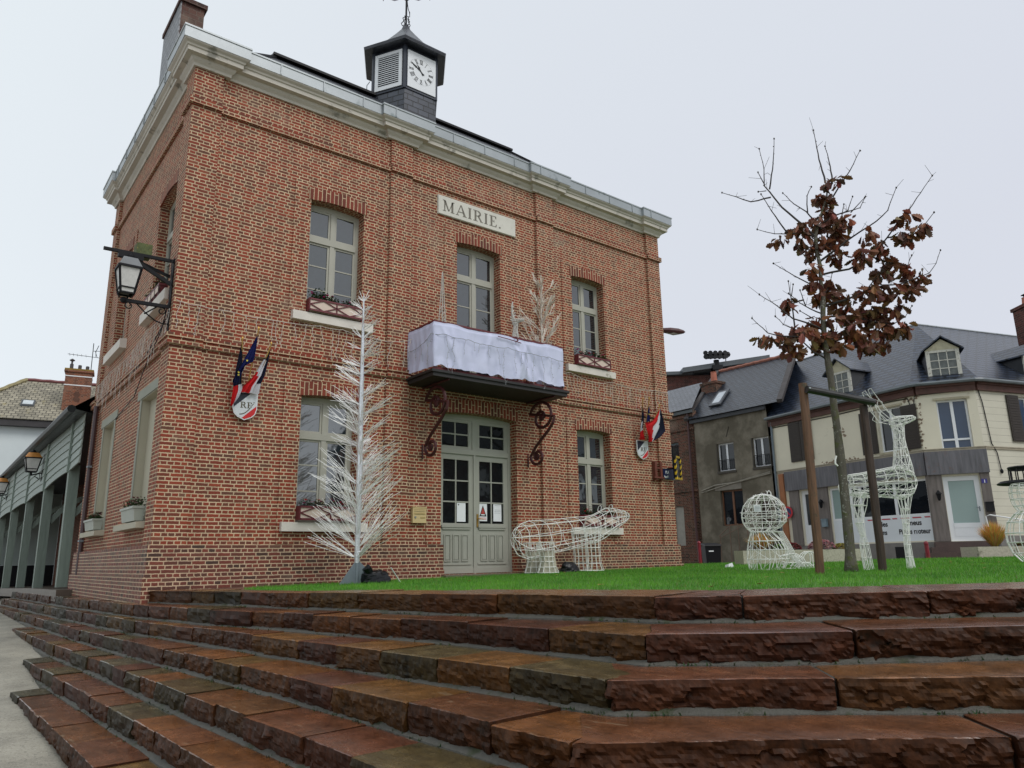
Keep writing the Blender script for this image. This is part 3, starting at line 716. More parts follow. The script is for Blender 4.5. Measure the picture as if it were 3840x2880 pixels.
def write(mb, F, text, u, z, h, n, th, sx=1.0, gap=.08, slope=0.0):
    x = u
    for ch in text:
        w, polys = glyph(ch)
        for pl in polys: mb.prism([F.p(x+px*h*sx, n, z+pz*h+(x-u)*slope) for px, pz in pl], F.n*th)
        x += (w+gap)*h*sx
    return x-u
def font_text(name, body, mat, F, u, z, n, size, root, parent=None, sx=1.0, bold=0.0, align='LEFT'):
    cu = bpy.data.curves.new(name, 'FONT'); cu.body = body; cu.size = size; cu.extrude = .0015; cu.offset = bold; cu.align_x = align
    tmp = bpy.data.objects.new('tmp', cu); COL.objects.link(tmp); bpy.context.view_layer.update()
    me = bpy.data.meshes.new_from_object(tmp.evaluated_get(bpy.context.evaluated_depsgraph_get())); bpy.data.objects.remove(tmp)
    m = MB()
    for p in me.polygons: m.poly([F.p(u+me.vertices[i].co.x*sx, n+me.vertices[i].co.z+.0015, z+me.vertices[i].co.y) for i in p.vertices])
    bpy.data.meshes.remove(me)
    return part(name, m, mat, root, parent)

# ---- name stone
t = thing('name_stone', 'carved stone plaque reading MAIRIE over the middle upper window', 'sign', (5.79, 0, 7.07))
b = MB(); b.box(4.80, 6.778, -.045, -.001, 7.068, 7.47); b.box(4.79, 6.788, -.03, -.002, 7.058, 7.48)
part('plaque', b, plain('pale_carved_stone', (.60,.58,.52), .75, .1, 3, .2, dirt=((.40,.38,.33), 5, .6)), t)
b = MB(); write(b, FR, 'MAIRIE.', 4.90, 7.145, .245, .0455, .003, 1.10, .115)
part('lettering', b, plain('painted_letter_shade', (.17,.155,.13), .9, .35, 14), t)  # raised letters; their dark colour stands for the shade inside carved ones

# ---- balcony
bal = thing('balcony', 'iron and slab balcony on two dark red scroll brackets over the double door', 'balcony', (5.75, 0, 3.5))
b = MB(); b.box(4.10, 7.36, -.98, -.02, 3.47, 3.515); b.box(4.14, 7.32, -.95, -.021, 3.40, 3.47)
part('slab', b, plain('balcony_slab', (.018,.016,.016), .6, .4, 3, .1), bal)
b = MB(); b.box(4.16, 7.25, -.93, -.895, 4.40, 4.435)
for x in (4.175, 7.235): b.box(x-.018, x+.018, -.895, -.02, 4.40, 4.435)
b.box(4.16, 7.25, -.925, -.90, 3.515, 3.57)
for i in range(14):
    x = 4.2+i*.233; b.box(x-.008, x+.008, -.92, -.904, 3.57, 4.40)
b.box(5.77, 5.83, -.955, -.925, 3.55, 3.66)
part('railing', b, M['maroon'], bal)
def scroll(mb, c, r0, r1, a0, a1, X, n=22, w=.022):
    # spiral in the (y, z) plane at X, as a flat iron bar
    pts = []
    for i in range(n+1):
        a = R(a0+(a1-a0)*i/n); r = r0+(r1-r0)*i/n; pts.append(Vector((X, c[0]+r*math.cos(a), c[1]+r*math.sin(a))))
    return pts
for X in (4.50, 7.02):
    m = MB()
    # upper volute, near the wall, curling outwards into the long S that returns to the lower volute
    up = scroll(m, (-.33, 3.05), .03, .30, 40, -500+180, X, 26)       # ends going round the outside
    c0 = (-.36, 3.02)
    pts = []
    for i in range(31):                                               # spiral out: turns clockwise seen from +X
        a = R(200-540*i/30); r = .05+.25*i/30; pts.append((X, c0[0]+r*.95*math.cos(a), c0[1]+r*1.15*math.sin(a)))
    last = pts[-1]
    pts2 = [(X, -.64, 2.98), (X, -.61, 2.86), (X, -.50, 2.72), (X, -.34, 2.57), (X, -.20, 2.43), (X, -.115, 2.30)]
    c1 = (-.245, 2.235)
    for i in range(25):
        a = R(10-470*i/24); r = .165-.125*i/24; pts2.append((X, c1[0]+r*math.cos(a)*.95, c1[1]+r*1.1*math.sin(a)))
    yk = lambda p_: (p_[0], -.03+(p_[1]+.03)*1.38, p_[2])
    m.tube([yk(p_) for p_ in pts+pts2], .031, 6)
    m.ball(yk((X, c0[0], c0[1])), .085, 8, (.5,1,1)); m.ball(yk((X, c1[0], c1[1])), .065, 8, (.5,1,1))
    m.tube([(X, -.03, 2.05), (X, -.02, 2.32)], .016, 6); m.tube([(X, -.02, 3.385), (X, -.9, 3.385)], .022, 6)
    part('bracket', m, M['iron_red'], bal)

# ---- cloth over the balcony rail
def cloth_path(s):      # s along the rail: left return, front, right return
    L1, L2 = .90, 3.05; x0, x1, y = 4.145, 7.225, -.955
    if s < L1: return Vector((x0, -.05-(s/L1)*(.905), 0)), Vector((-1,0,0))
    s -= L1
    if s < L2+.03: return Vector((x0+s*(x1-x0)/(L2+.03), y, 0)), Vector((0,-1,0))
    s -= L2+.03
    return Vector((x1+.02, y+s, 0)), Vector((1,0,0))
b = MB(); NS, NZ = 220, 44; TOT = .9+3.08+.88
grid = []
for i in range(NS+1):
    s = TOT*i/NS; p, n = cloth_path(s); row = []
    fs = s-.9
    hem = 3.575+.035*noise.noise(Vector((s*2.3,1.7,0)))+.018*noise.noise(Vector((s*9,4,0)))
    for c_, w_, h_ in ((1.42,.10,.055),(2.05,.06,.05),(2.45,.10,.06),(.15,.08,.06)):
        hem += h_*math.exp(-((fs-c_)/w_)**2)
    top = 4.415-.035*abs(math.sin(s*2.6))-.02*noise.noise(Vector((s*4,0,5)))
    for k in range(NZ+1):
        v = k/NZ; z = top+(hem-top)*v
        o = .012+.040*noise.noise(Vector((s*1.6, v*1.5, 3)))*(.3+v)+.026*noise.noise(Vector((s*5, v*.9, 8)))*(.3+v)+.010*noise.noise(Vector((s*13, v*2.5, 2)))
        for a, c_, d in ((.0,-.95,.020),(1.75,.75,.024),(2.05,.85,-.018),(2.15,-.5,.020),(.35,.28,.018),(1.25,-.28,.020),(2.62,.20,.018),(.12,.75,.016)):    # diagonal folds from the tie points
            dd = (fs-a-c_*v*.55)
            o += 1.9*d*math.exp(-(dd/(.035+.05*v))**2)*min(1, v*3)*(1.1-.5*v)
        if v > .8: o += .035*(v-.8)/.2*math.sin(s*7+1.3*math.sin(s*3))**2*.7
        if v < .05: o -= .01
        row.append(b.vert(p+n*max(o, -.012)+Vector((0,0,z))))
    grid.append(row)
for i in range(NS):
    for k in range(NZ): b.face((grid[i][k], grid[i][k+1], grid[i+1][k+1], grid[i+1][k]))
t = NT('white_drape'); t.set(Base_Color=t.ramp(t.noise(t.pos(), 3, 4).outputs['Fac'], [(.3,(.52,.54,.71)), (.7,(.62,.64,.82))]), Roughness=.85, Specular_IOR_Level=.2); t.bump(t.noise(t.pos(), 220, 2).outputs['Fac'], .06, .002)
o = b.build('drape', t.m, None, (5.75, -.95, 4.4), True); tag(o, 'white cloth wrapped round the balcony rail, sagging in folds', 'cloth')
t = thing('tie_rod', 'short dark rod tied to the front of the white cloth', 'rod', (5.82, -1.0, 4.32))
b = MB(); b.tube([(5.54,-1.005,4.345), (5.8,-1.01,4.33), (6.10,-1.005,4.305)], .009, 5); b.tube([(5.98,-.99,4.42), (6.02,-1.01,4.34), (5.97,-1.01,4.31)], .014, 5)
part('rod', b, M['maroon'], t)

# ---- icicle light strings
M['cord_grey'] = plain('greyish_cord', (.30,.31,.33), .5, .2, 30)
def icicle(label, path, drops, nrm, seed, zmin=.15, zmax=.55, step=.17, group='strings of icicle lights', cord='cord'):
    rnd = random.Random(seed); t = thing('icicle_lights', label, 'string lights', path[0], group); m = MB(); bl = MB()
    P = [Vector(p) for p in path]; nrm = Vector(nrm); fine = []
    for a, c in zip(P, P[1:]):
        n = max(2, int((c-a).length/.06))
        for i in range(n): fine.append(a.lerp(c, i/n)+Vector((0,0,-.02*math.sin(math.pi*i/n)+rnd.uniform(-.006,.006)))+nrm*rnd.uniform(0,.008))
    fine.append(P[-1]); m.tube(fine, .0055, 4)
    acc = 0; nxt = step*.5
    for a, c in zip(fine, fine[1:]):
        acc += (c-a).length
        if acc > nxt:
            nxt += step*rnd.uniform(.6,1.4)
            L = rnd.uniform(zmin, zmax); q = Vector(a); pts = [q.copy()]; k = int(L/.055)+1; dx = (c-a).normalized()
            for i in range(k):
                q = q+dx*rnd.uniform(-.026,.026)+Vector((0,0,-.055))+nrm*rnd.uniform(-.004,.006); pts.append(q.copy())
                if rnd.random() < .55: bl.stick(q, q+dx*rnd.choice((-1,1))*rnd.uniform(.02,.035)+Vector((0,0,rnd.uniform(-.02,.02)))+nrm*.01, .0042)
            m.tube(pts, .0034, 4)
    part('cable', m, M[cord], t); part('bulbs', bl, M[cord], t)
icicle('icicle light string along the front wall left of the balcony', [(0.03,-.075,4.20),(.40,-.075,4.17),(.80,-.08,4.17),(1.44,-.02,4.17),(2.38,-.12,4.19),(2.78,-.12,4.20),(3.43,-.03,4.18),(3.84,-.08,4.17),(4.15,-.25,4.24)], 0, (0,-1,0), 3, .2, .62, .16)
icicle('icicle light string under the right upper window', [(7.27,-.4,4.12),(7.9,-.08,4.19),(8.2,-.12,4.20),(9.0,-.03,4.10),(9.6,-.03,4.19),(10.2,-.03,4.14),(11.05,-.075,4.16),(11.5,-.075,4.17)], 0, (0,-1,0), 5, .25, .62, .12)
icicle('dense icicle light string on the narrow left side wall', [(-.02,.05,4.08),(-.02,.4,4.06),(-.09,1.2,4.0),(-.0,2.4,4.05),(.03,3.3,4.03),(-.02,4.6,4.02),(.0,6.1,4.0)], 0, (-1,0,0), 9, .3, .70, .11)
icicle('icicle light string tied across the white balcony cloth', [(4.10,-.1,4.0),(4.09,-.6,4.02),(4.10,-.93,4.17),(4.30,-1.01,4.17),(4.85,-1.015,4.15),(5.3,-1.015,4.13),(5.76,-1.02,4.15),(6.33,-1.02,4.13),(6.8,-1.01,4.13),(7.24,-1.0,4.11)], 0, (0,-1,0), 11, .1, .68, .20, cord='cord_grey')

# ---- coats of arms with flags
def shield(label, cx, ztop, w, h):
    t = thing('tricolour_shield', label, 'shield', (cx, -.06, ztop-h/2), 'shields with the RF letters on the front wall')
    F = Frame(cx-w/2, -.06, 90)
    def outl(s):   # outline scaled
        o = [(0,1),(1,1.0),(1,.42),(.93,.22),(.78,.10),(.62,.045),(.5,0),(.38,.045),(.22,.10),(.07,.22),(0,.42)]
        return [((.5+(x-.5)*s)*w, ztop-h+(.5+(z-.5)*s)*h) for x, z in o]
    m = MB(); m.prism([F.p(u,.0,z) for u, z in outl(1)], F.n*.02); part('backing', m, M['clock_white'], t)
    o = outl(.93)
    def clip(poly, f):
        out = []
        for i in range(len(poly)):
            a, c = poly[i-1], poly[i]; fa, fc = f(a), f(c)
            if (fa > 0) != (fc > 0): k = fa/(fa-fc); out.append((a[0]+(c[0]-a[0])*k, a[1]+(c[1]-a[1])*k))
            if fc > 0: out.append(c)
        return out
    g = lambda p: (p[1]-(ztop-h))/h-(p[0]/w)*.80
    blue = clip(o, lambda p: g(p)-.40); white = clip(clip(o, lambda p: .40-g(p)), lambda p: g(p)+.24); red = clip(o, lambda p: -.24-g(p))
    m = MB()
    for poly, c in ((blue,(.008,.010,.022)), (white,(.55,.58,.60)), (red,(.50,.012,.014))):
        if len(poly) > 2: m.c = c; m.prism([F.p(u,.0202,z) for u, z in poly], F.n*.004)
    part('field', m, vcol_mat('shield_enamel', .35, .06, 8), t)
    m = MB(); write(m, F, 'RF', .29*w, ztop-.57*h, .21*h, .0245, .004, 1.15, .05)
    rnd = random.Random(4)
    for k in range(16):   # sprig of oak and laurel below and beside the letters
        a = k/15; u, z = w*(.30+.55*a), ztop-h*(.80-.45*a*a)-.0*h
        m.prism([F.p(u+dx*.014*w/.38, .0245, z+dz*.014) for dx, dz in ((-.9,rnd.uniform(-.6,.2)),(.1,-.7),(1,rnd.uniform(-.2,.7)),(0,.6))], F.n*.003)
    part('letters', m, plain('dull_gold', (.085,.072,.04), .45, .3, 10, metallic=.4), t)
shield('tricolour RF shield left of the ground-floor window, near the building corner', 1.19, 2.885, .385, .455)
shield('tricolour RF shield on the right half of the front wall', 10.455, 2.886, .387, .445)
NAVY, WHT, RED, EUB = (.008,.010,.028), (.58,.58,.63), (.52,.012,.016), (.008,.012,.085)
flagm = vcol_mat('flag_cloth', .8, .12, 12, .2, trans=.15)
def flag(label, pole, left, right, colour, yb, amp, stars=(), nf=3.0, ph=0.0):
    t = thing('flag', label, 'flag', pole[1], 'flags fanned out behind the RF shields')
    m = MB(); m.tube(pole, .010, 6); m.ball(Vector(pole[0])+Vector((0,0,.03)), .018, 6, (1,1,2)); part('pole', m, M['brass'], t)
    def samp(pl, v):
        n = len(pl)-1; i = min(n-1, int(v*n)); f = v*n-i; a, c = pl[i], pl[i+1]; return (a[0]+(c[0]-a[0])*f, a[1]+(c[1]-a[1])*f)
    m = MB(); U, V = 18, 26; g = []
    for k in range(V+1):
        v = k/V; l, r = samp(left, v), samp(right, v)
        g.append([m.vert((l[0]+(r[0]-l[0])*i/U, yb(v)-amp*(.25+v)*(1+math.sin(ph+nf*2*math.pi*i/U+1.2*v))-.012*noise.noise(Vector((i*.35,v*4,ph))), l[1]+(r[1]-l[1])*i/U)) for i in range(U+1)])
    for k in range(V):
        for i in range(U): m.c = colour((i+.5)/U, (k+.5)/V); m.face((g[k][i], g[k+1][i], g[k+1][i+1], g[k][i+1]))
    part('flag_cloth', m, flagm, t, None, True)
    if stars:
        m = MB()
        for u, v in stars:
            l, r = samp(left, v), samp(right, v); c = Vector((l[0]+(r[0]-l[0])*u, yb(v)-amp*2.6*(.25+v)-.006, l[1]+(r[1]-l[1])*u))
            pts = []
            for q in range(10): rr = .021 if q % 2 == 0 else .009; pts.append(c+Vector((rr*math.sin(math.pi*q/5), 0, rr*math.cos(math.pi*q/5))))
            m.prism(pts, (0,-.002,0))
        part('stars', m, plain('flag_star_yellow', (.60,.50,.06), .8), t)
def fr1(u, v): return NAVY if v < .52 else ((WHT if u > .62 else RED))
flag('dark furled French flag behind the blue flag, left shield', [(1.005,-.30,3.66),(1.10,-.10,2.88)], [(1.0,3.60),(.975,3.40),(.945,3.15),(.945,2.95),(.935,2.80),(.925,2.66),(.94,2.60)], [(1.015,3.60),(1.035,3.42),(1.05,3.2),(1.06,3.0),(1.085,2.90),(1.05,2.78),(1.0,2.68)], fr1, lambda v: -.27+.13*v, .018, ph=.4)
flag('dark blue flag with yellow stars, left shield', [(1.227,-.36,3.85),(1.19,-.10,2.88)], [(1.222,3.78),(1.16,3.62),(1.08,3.42),(1.0,3.22),(.935,3.06),(.915,3.0),(.955,2.93)], [(1.232,3.78),(1.225,3.6),(1.215,3.42),(1.20,3.34),(1.10,3.30),(1.06,3.16),(.99,2.96)], lambda u, v: EUB, lambda v: -.34+.17*v, .022, ((.35,.42),(.3,.66),(.5,.80)), ph=1.1)
def fr3(u, v): return NAVY if (u > .62 and v < .72) or v < .22 else (WHT if u > .52-.28*(v < .55) or v < .45 else RED)
flag('French flag hanging to the right above the left shield', [(1.452,-.34,3.64),(1.28,-.10,2.88)], [(1.442,3.60),(1.40,3.46),(1.335,3.34),(1.265,3.16),(1.20,3.06),(1.11,2.96),(1.07,2.86)], [(1.456,3.60),(1.45,3.45),(1.43,3.28),(1.415,3.15),(1.385,3.05),(1.375,2.96),(1.37,2.86)], fr3, lambda v: -.30+.17*v, .020, ph=2.0)
def S2(px, py): x = 10.26+(px-1030)*.00472; return (x, 2.886-(py-490)*.00313+(px-1030)*.00038)
flag('furled French flag on the leftmost pole, right shield', [(10.33,-.28,3.81),(10.40,-.10,2.88)], [S2(1043,235),S2(1041,300),S2(1037,370),S2(1034,420),S2(1032,470),S2(1035,492)], [S2(1048,235),S2(1056,300),S2(1058,350),S2(1052,400),S2(1062,470),S2(1070,492)], lambda u, v: NAVY if v < .40 or (v < .6 and u > .6) else (WHT if v < .66 else RED), lambda v: -.25+.12*v, .016, ph=.7)
flag('small blue flag with stars, right shield', [(10.53,-.30,3.84),(10.46,-.10,2.88)], [S2(1085,238),S2(1081,300),S2(1077,350),S2(1076,400)], [S2(1091,238),S2(1099,300),S2(1102,350),S2(1100,400)], lambda u, v: EUB, lambda v: -.27+.10*v, .012, ((.5,.35),(.4,.75)), ph=.2)
def fr6(u, v): return NAVY if u > .66+(v-.5)*.25 else (WHT if u > .42+(v-.3)*.2 else RED)
flag('French flag with its red end gathered over the right shield', [(10.845,-.34,3.70),(10.52,-.10,2.88)], [S2(1150,265),S2(1135,300),S2(1100,355),S2(1046,372),S2(1060,420),S2(1080,470),S2(1085,512)], [S2(1158,265),S2(1168,310),S2(1183,370),S2(1195,430),S2(1160,475),S2(1135,490),S2(1115,505)], fr6, lambda v: -.34+.14*v, .026, ph=1.6)

# ---- letter box and notices on the door
t = thing('letterbox', 'ochre yellow wall letterbox left of the double door', 'letterbox', (4.42, 0, 1.02))
b = MB(); b.box(4.285, 4.565, -.075, -.001, .885, 1.165); b.box(4.275, 4.575, -.085, -.002, 1.155, 1.172)
for z in (1.12, 1.09): b.box(4.31, 4.54, -.084, -.075, z, z+.008)
part('casing', b, M['letter_yellow'], t)
b = MB(); b.box(4.31, 4.54, -.082, -.0755, 1.035, 1.062); b.box(4.44, 4.54, -.08, -.0755, .965, .995); part('slot', b, plain('worn_ochre_flap', (.40,.29,.12), .5), t)
b = MB(); b.tube([(4.335,-.076,.985),(4.335,-.088,.985)], .018, 8); part('lock', b, M['steel_grey'], t)
def notice(label, x0, x1, z0, z1, draw=None):
    t = thing('notice', label, 'notice', ((x0+x1)/2, .2, z0), 'paper notices behind the door glass')
    m = MB(); m.box(x0, x1, .2225, .2265, z0, z1); part('sheet', m, M['paper'], t)
    if draw: draw(t)
FN = Frame(0, .2225, 90)
def lines(t, x0, x1, zs, mat, h=.008):
    m = MB()
    for z in zs: m.fbox(FN, x0, x1, 0.0002, .0012, z, z+h)
    part('printed_lines', m, mat, t)
grey = plain('grey_print', (.30,.32,.34), .8)
notice('plain white notice in the left door leaf', 5.43, 5.63, .94, 1.30, lambda t: lines(t, 5.455, 5.48, (1.25,1.26), M['black'], .012))
def tri(t):
    m = MB(); m.prism([FN.p(5.96,.0002,1.05), FN.p(6.13,.0002,1.05), FN.p(6.045,.0002,1.27)], FN.n*.001); part('black_triangle', m, M['black'], t)
    m = MB(); m.prism([FN.p(5.995,.0014,1.10), FN.p(6.095,.0014,1.10), FN.p(6.045,.0014,1.225)], FN.n*.001); part('red_triangle', m, plain('print_red', (.40,.05,.04), .8), t)
    m = MB(); m.fbox(FN, 6.0, 6.09, .0014, .0024, 1.072, 1.092); part('white_bar', m, M['paper'], t)
    lines(t, 5.965, 6.125, (1.015,.99), plain('print_red_line', (.45,.10,.10), .8), .012)
notice('white notice with a red and black triangle beside the brass door handle', 5.945, 6.145, .96, 1.30, tri)
notice('white notice with a printed heading at the right of the door', 6.30, 6.50, .96, 1.30, lambda t: lines(t, 6.33, 6.48, (1.265,1.18,1.15,1.12), grey, .006))

# ---- corner lantern on its iron bracket
la = thing('corner_lantern', 'black iron lantern on a long scrolled bracket at the left corner', 'street lantern', (-.0, .1, 4.1))
b = MB(); Y = .1
b.bar((-1.0,Y,4.852), (.0,Y,4.872), .045, .045); b.bar((-.68,Y-.03,4.80), (-.02,Y-.03,4.47), .05, .05); b.bar((-.60,Y+.14,4.84), (-.02,Y+.14,4.66), .04, .04); b.bar((-.80,Y,4.80), (-.45,Y,4.80), .07, .07)
b.bar((-.68,Y,4.10), (-.0,Y,4.115), .05, .05); b.box(-.02, .0, Y-.02, Y+.03, 3.72, 4.92)
b.tube([(-.50,Y,4.10), (-.36,Y,3.97), (-.20,Y,3.86), (-.08,Y,3.83), (-.0,Y,3.84)], .011, 5); b.tube([(-.36,Y,3.94), (-.20,Y,4.08)], .011, 5)
for cx, s in ((-.58,1), (-.12,-1)):
    b.tube([(cx+s*.065*math.cos(R(a))*(1-a/900), Y, 4.03+.065*math.sin(R(a))*(1-a/900)) for a in range(60, 480, 30)], .010, 5)
b.tube([(-.72,Y,4.13), (-.75,Y,4.22), (-.77,Y,4.24)], .012, 5); b.tube([(-.62,Y,4.13), (-.57,Y,4.22), (-.55,Y,4.24)], .012, 5); b.ball((-.66,Y,4.10), .05, 8)
part('bracket', b, M['iron'], la)
def lantern(root, c, s, glassm, topm, ironm, wd=1.0):
    # four-sided tapering lantern; c = centre of its lower edge
    c = Vector(c); m = MB(); wb, wt, h = .125*s*wd, .205*s*wd, .40*s
    cb = [c+Vector((x*wb,y*wb,0)) for x, y in ((-1,-1),(1,-1),(1,1),(-1,1))]; ct = [c+Vector((x*wt,y*wt,h)) for x, y in ((-1,-1),(1,-1),(1,1),(-1,1))]
    for i in range(4):
        m.bar(cb[i], ct[i], .024*s, .024*s); m.bar(cb[i], cb[(i+1)%4], .024*s, .024*s); m.bar(ct[i], ct[(i+1)%4], .034*s, .034*s)
        lo = [cb[k]*.8+ct[k]*.2 for k in (i, (i+1)%4)]; m.bar(lo[0], lo[1], .02*s, .02*s)
    f = part('lantern_frame', m, ironm, root)
    g = MB(); e = .97
    q = [c+(p-c)*e for p in cb]; k = [c+Vector((0,0,h*.995))+(p-c-Vector((0,0,h)))*e for p in ct]
    for i in range(4): g.poly([q[i], q[(i+1)%4], k[(i+1)%4], k[i]])
    part('lamp_glass', g, glassm, root, f)
    r = MB(); w2 = .215*s*wd; n = [c+Vector((x*w2,y*w2,h+.015*s)) for x, y in ((-1,-1),(1,-1),(1,1),(-1,1))]; u = [c+Vector((x*.13*s*wd,y*.13*s*wd,h+.16*s)) for x, y in ((-1,-1),(1,-1),(1,1),(-1,1))]
    for i in range(4): r.poly([n[i], n[(i+1)%4], u[(i+1)%4], u[i]])
    r.poly(u); r.poly(n[::-1]); part('lantern_roof', r, topm, root, f)
    r = MB(); r.lathe(c+Vector((0,0,h+.16*s)), [(.09*s,0),(.095*s,.03*s),(.06*s,.05*s),(.03*s,.09*s)], 10); part('vent_cap', r, ironm, root, f)
lantern(la, (-.635, .1, 4.20), 1.0, M['lampglass'], plain('grey_lantern_roof', (.10,.11,.12), .4), M['iron'], .74)
b = MB()
b.box(-.545, -.325, .16, .40, 4.90, 5.09)
o = b.build('mossy_block', M['mossy'], None, (-.43, .28, 4.90)); tag(o, 'mossy square block lying on the corner lantern bracket', 'block')
b = MB()
b.tube([(-.09,.1,4.90), (-.05,.06,4.87), (-.04,.05,4.6), (-.045,.05,4.3), (-.02,.10,4.0), (-.03,.5,3.85), (-.01,1.6,3.62), (.03,3.2,3.56), (.04,5.8,3.58)], .010, 5)
b.tube([(-.03,.12,4.2), (-.04,.4,3.8), (-.02,1.3,3.5), (.03,2.3,3.1), (.04,3.9,2.95)], .008, 5)
o = b.build('cable', M['black'], None, (0, .1, 4.0)); tag(o, 'black electric cable sagging along the left side wall below the lantern', 'cable')
# ---- drainpipe at the far end of the side wall
t = thing('drainpipe', 'dark purple-brown drainpipe at the far end of the side wall', 'drainpipe', (0, 5.62, -.3))
b = MB(); b.tube([(-.03,5.70,3.5), (-.03,5.66,1.0), (-.035,5.62,-.42)], .045, 8); part('pipe', b, plain('purple_brown_paint', (.055,.028,.03), .4, .2, 6), t)
b = MB()
for z in (.7, 2.2): b.box(-.085, -.0, 5.60, 5.72, z, z+.04)
part('clip', b, M['steel_grey'], t)

# ---- flower boxes on the sills
def petals(mb, rnd, c, r, col):
    for k in range(6):
        a = rnd.uniform(0, 6.28); d = Vector((math.cos(a), math.sin(a), rnd.uniform(.1,.9))).normalized(); s = d.cross(Vector((0,0,1))).normalized()
        mb.c = tuple(x*rnd.uniform(.7,1.2) for x in col); mb.poly([c, c+d*r*.6+s*r*.45, c+d*r, c+d*r*.6-s*r*.45])
def plants(root, rnd, box, n, hmax, cols, nfl):
    x0, x1, y0, y1, z = box; m = MB()
    for k in range(n):
        p = Vector((rnd.uniform(x0,x1), rnd.uniform(y0,y1), z)); h = rnd.uniform(.03,hmax); lean = Vector((rnd.uniform(-.06,.06), rnd.uniform(-.09,.03), h))
        for q in range(5):
            e = p+lean*rnd.uniform(.3,1); a = rnd.uniform(0,6.28); d = Vector((math.cos(a), math.sin(a), rnd.uniform(-.2,.8))).normalized()*rnd.uniform(.02,.05); s = d.cross(Vector((.2,.3,1))).normalized()*.014
            m.c = tuple(v*rnd.uniform(.6,1.5) for v in ((.030,.065,.018) if rnd.random() < .75 else (.06,.075,.03))); m.poly([e, e+d*.5+s, e+d, e+d*.5-s])
    part('foliage', m, M['leafgreen'], root)
    if nfl:
        m = MB()
        for k in range(nfl): petals(m, rnd, Vector((rnd.uniform(x0,x1), rnd.uniform(y0,(y0+y1)/2), z+rnd.uniform(.04,hmax))), rnd.uniform(.028,.045), rnd.choice(cols))
        part('flowers', m, M['leafgreen'], root)
def window_box(label, x0, x1, y0, y1, z0, z1, seed, cols, n=70, nfl=12, tall=None):
    rnd = random.Random(seed); t = thing('flower_box', label, 'flower box', ((x0+x1)/2, y0, z0), 'lattice flower boxes on the front sills')
    m = MB(); m.box(x0, x1, y0+.012, y1, z0, z1); part('box', m, M['cream_pink'], t)
    m = MB(); h = z1-z0; xm = (x0+x1)/2
    m.box(x0-.01, x1+.01, y0-.006, y0+.0115, z0-.01, z0+.022); m.box(x0-.01, x1+.01, y0-.006, y0+.0115, z1-.022, z1+.008); m.box(xm-.011, xm+.011, y0-.004, y0+.0115, z0+.022, z1-.022)
    m.box(x0-.02, x0-.001, y0-.006, y1+.01, z0-.01, z1+.008); m.box(x1+.001, x1+.02, y0-.006, y1+.01, z0-.01, z1+.008)
    for a, c in ((x0, xm), (xm, x1)):
        q = (a+c)/2; zz = (z0+z1)/2
        for p0, p1 in (((a,zz),(q,z1-.01)), ((q,z1-.01),(c,zz)), ((a,zz),(q,z0+.01)), ((q,z0+.01),(c,zz))): m.bar((p0[0],y0+.002,p0[1]), (p1[0],y0+.002,p1[1]), .012, .018)
    part('lattice', m, M['maroon'], t)
    m = MB(); m.box(x0+.01, x1-.01, y0+.02, y1-.01, z1+.0005, z1+.004); part('soil', m, plain('potting_soil', (.03,.022,.015), .9), t)
    plants(t, rnd, (x0+.04, x1-.04, y0+.03, y1-.03, z1), n, .13, cols, nfl)
    if tall: plants(t, rnd, tall, 45, .24, cols, 0)
PINK, REDF, YEL = (.50,.03,.20), (.60,.02,.05), (.65,.38,.06)
window_box('lattice flower box with pink and yellow pansies, upper left window', 2.16, 3.14, -.14, .06, 4.45, 4.66, 1, [PINK, YEL, (.45,.3,.35)], tall=(2.18,2.55,-.08,.04,4.66))
window_box('lattice flower box with red flowers, upper right window', 8.45, 9.44, -.14, .06, 4.45, 4.66, 2, [REDF, PINK])
window_box('lattice flower box of bright red flowers behind the silver wire tree', 2.16, 3.20, -.16, .05, .90, 1.11, 3, [REDF, PINK, YEL], 90, 22)
window_box('lattice flower box with red geraniums behind the wire bear', 8.42, 9.50, -.16, .05, .90, 1.11, 4, [REDF], 90, 14, (8.5,9.3,-.1,.02,1.11))
def trough(label, y0, y1, x0, x1, z0, z1, seed, up=False):
    rnd = random.Random(seed); t = thing('planter_trough', label, 'planter', ((x0+x1)/2, y0, z0), 'troughs on the side-wall sills')
    m = MB(); P = [(x0+.03,y0+.02,z0),(x1-.02,y0+.02,z0),(x1-.02,y1-.02,z0),(x0+.03,y1-.02,z0),(x0,y0,z1),(x1,y0,z1),(x1,y1,z1),(x0,y1,z1)]; m.hexa(P)
    m.box(x0-.012, x1, y0-.01, y1+.01, z1-.03, z1+.006)
    part('box', m, M['maroon'] if up else plain('pale_green_trough', (.36,.38,.33), .5, .08, 4), t)
    if up:
        m = MB()
        for k in range(4):
            ya, yc = y0+(y1-y0)*k/4, y0+(y1-y0)*(k+1)/4; m.box(x0-.014, x0-.012, ya+.03, yc-.03, z0+.03, z1-.04)
        part('lattice_panel', m, M['cream_pink'], t)
    plants(t, rnd, (x0+.02, x1-.02, y0+.03, y1-.03, z1), 80, .14, [(.25,.03,.05), (.10,.03,.04)], 16)
trough('pale green trough with trailing ivy on the nearer side sill', .70, 1.62, -.12, .05, .885, 1.10, 6)
trough('pale green trough with ivy on the farther side sill', 4.03, 4.98, -.12, .05, .885, 1.08, 7)
trough('maroon lattice box with ivy on the upper side sill by the lantern', .72, 1.74, -.06, .08, 4.53, 4.70, 8, True)

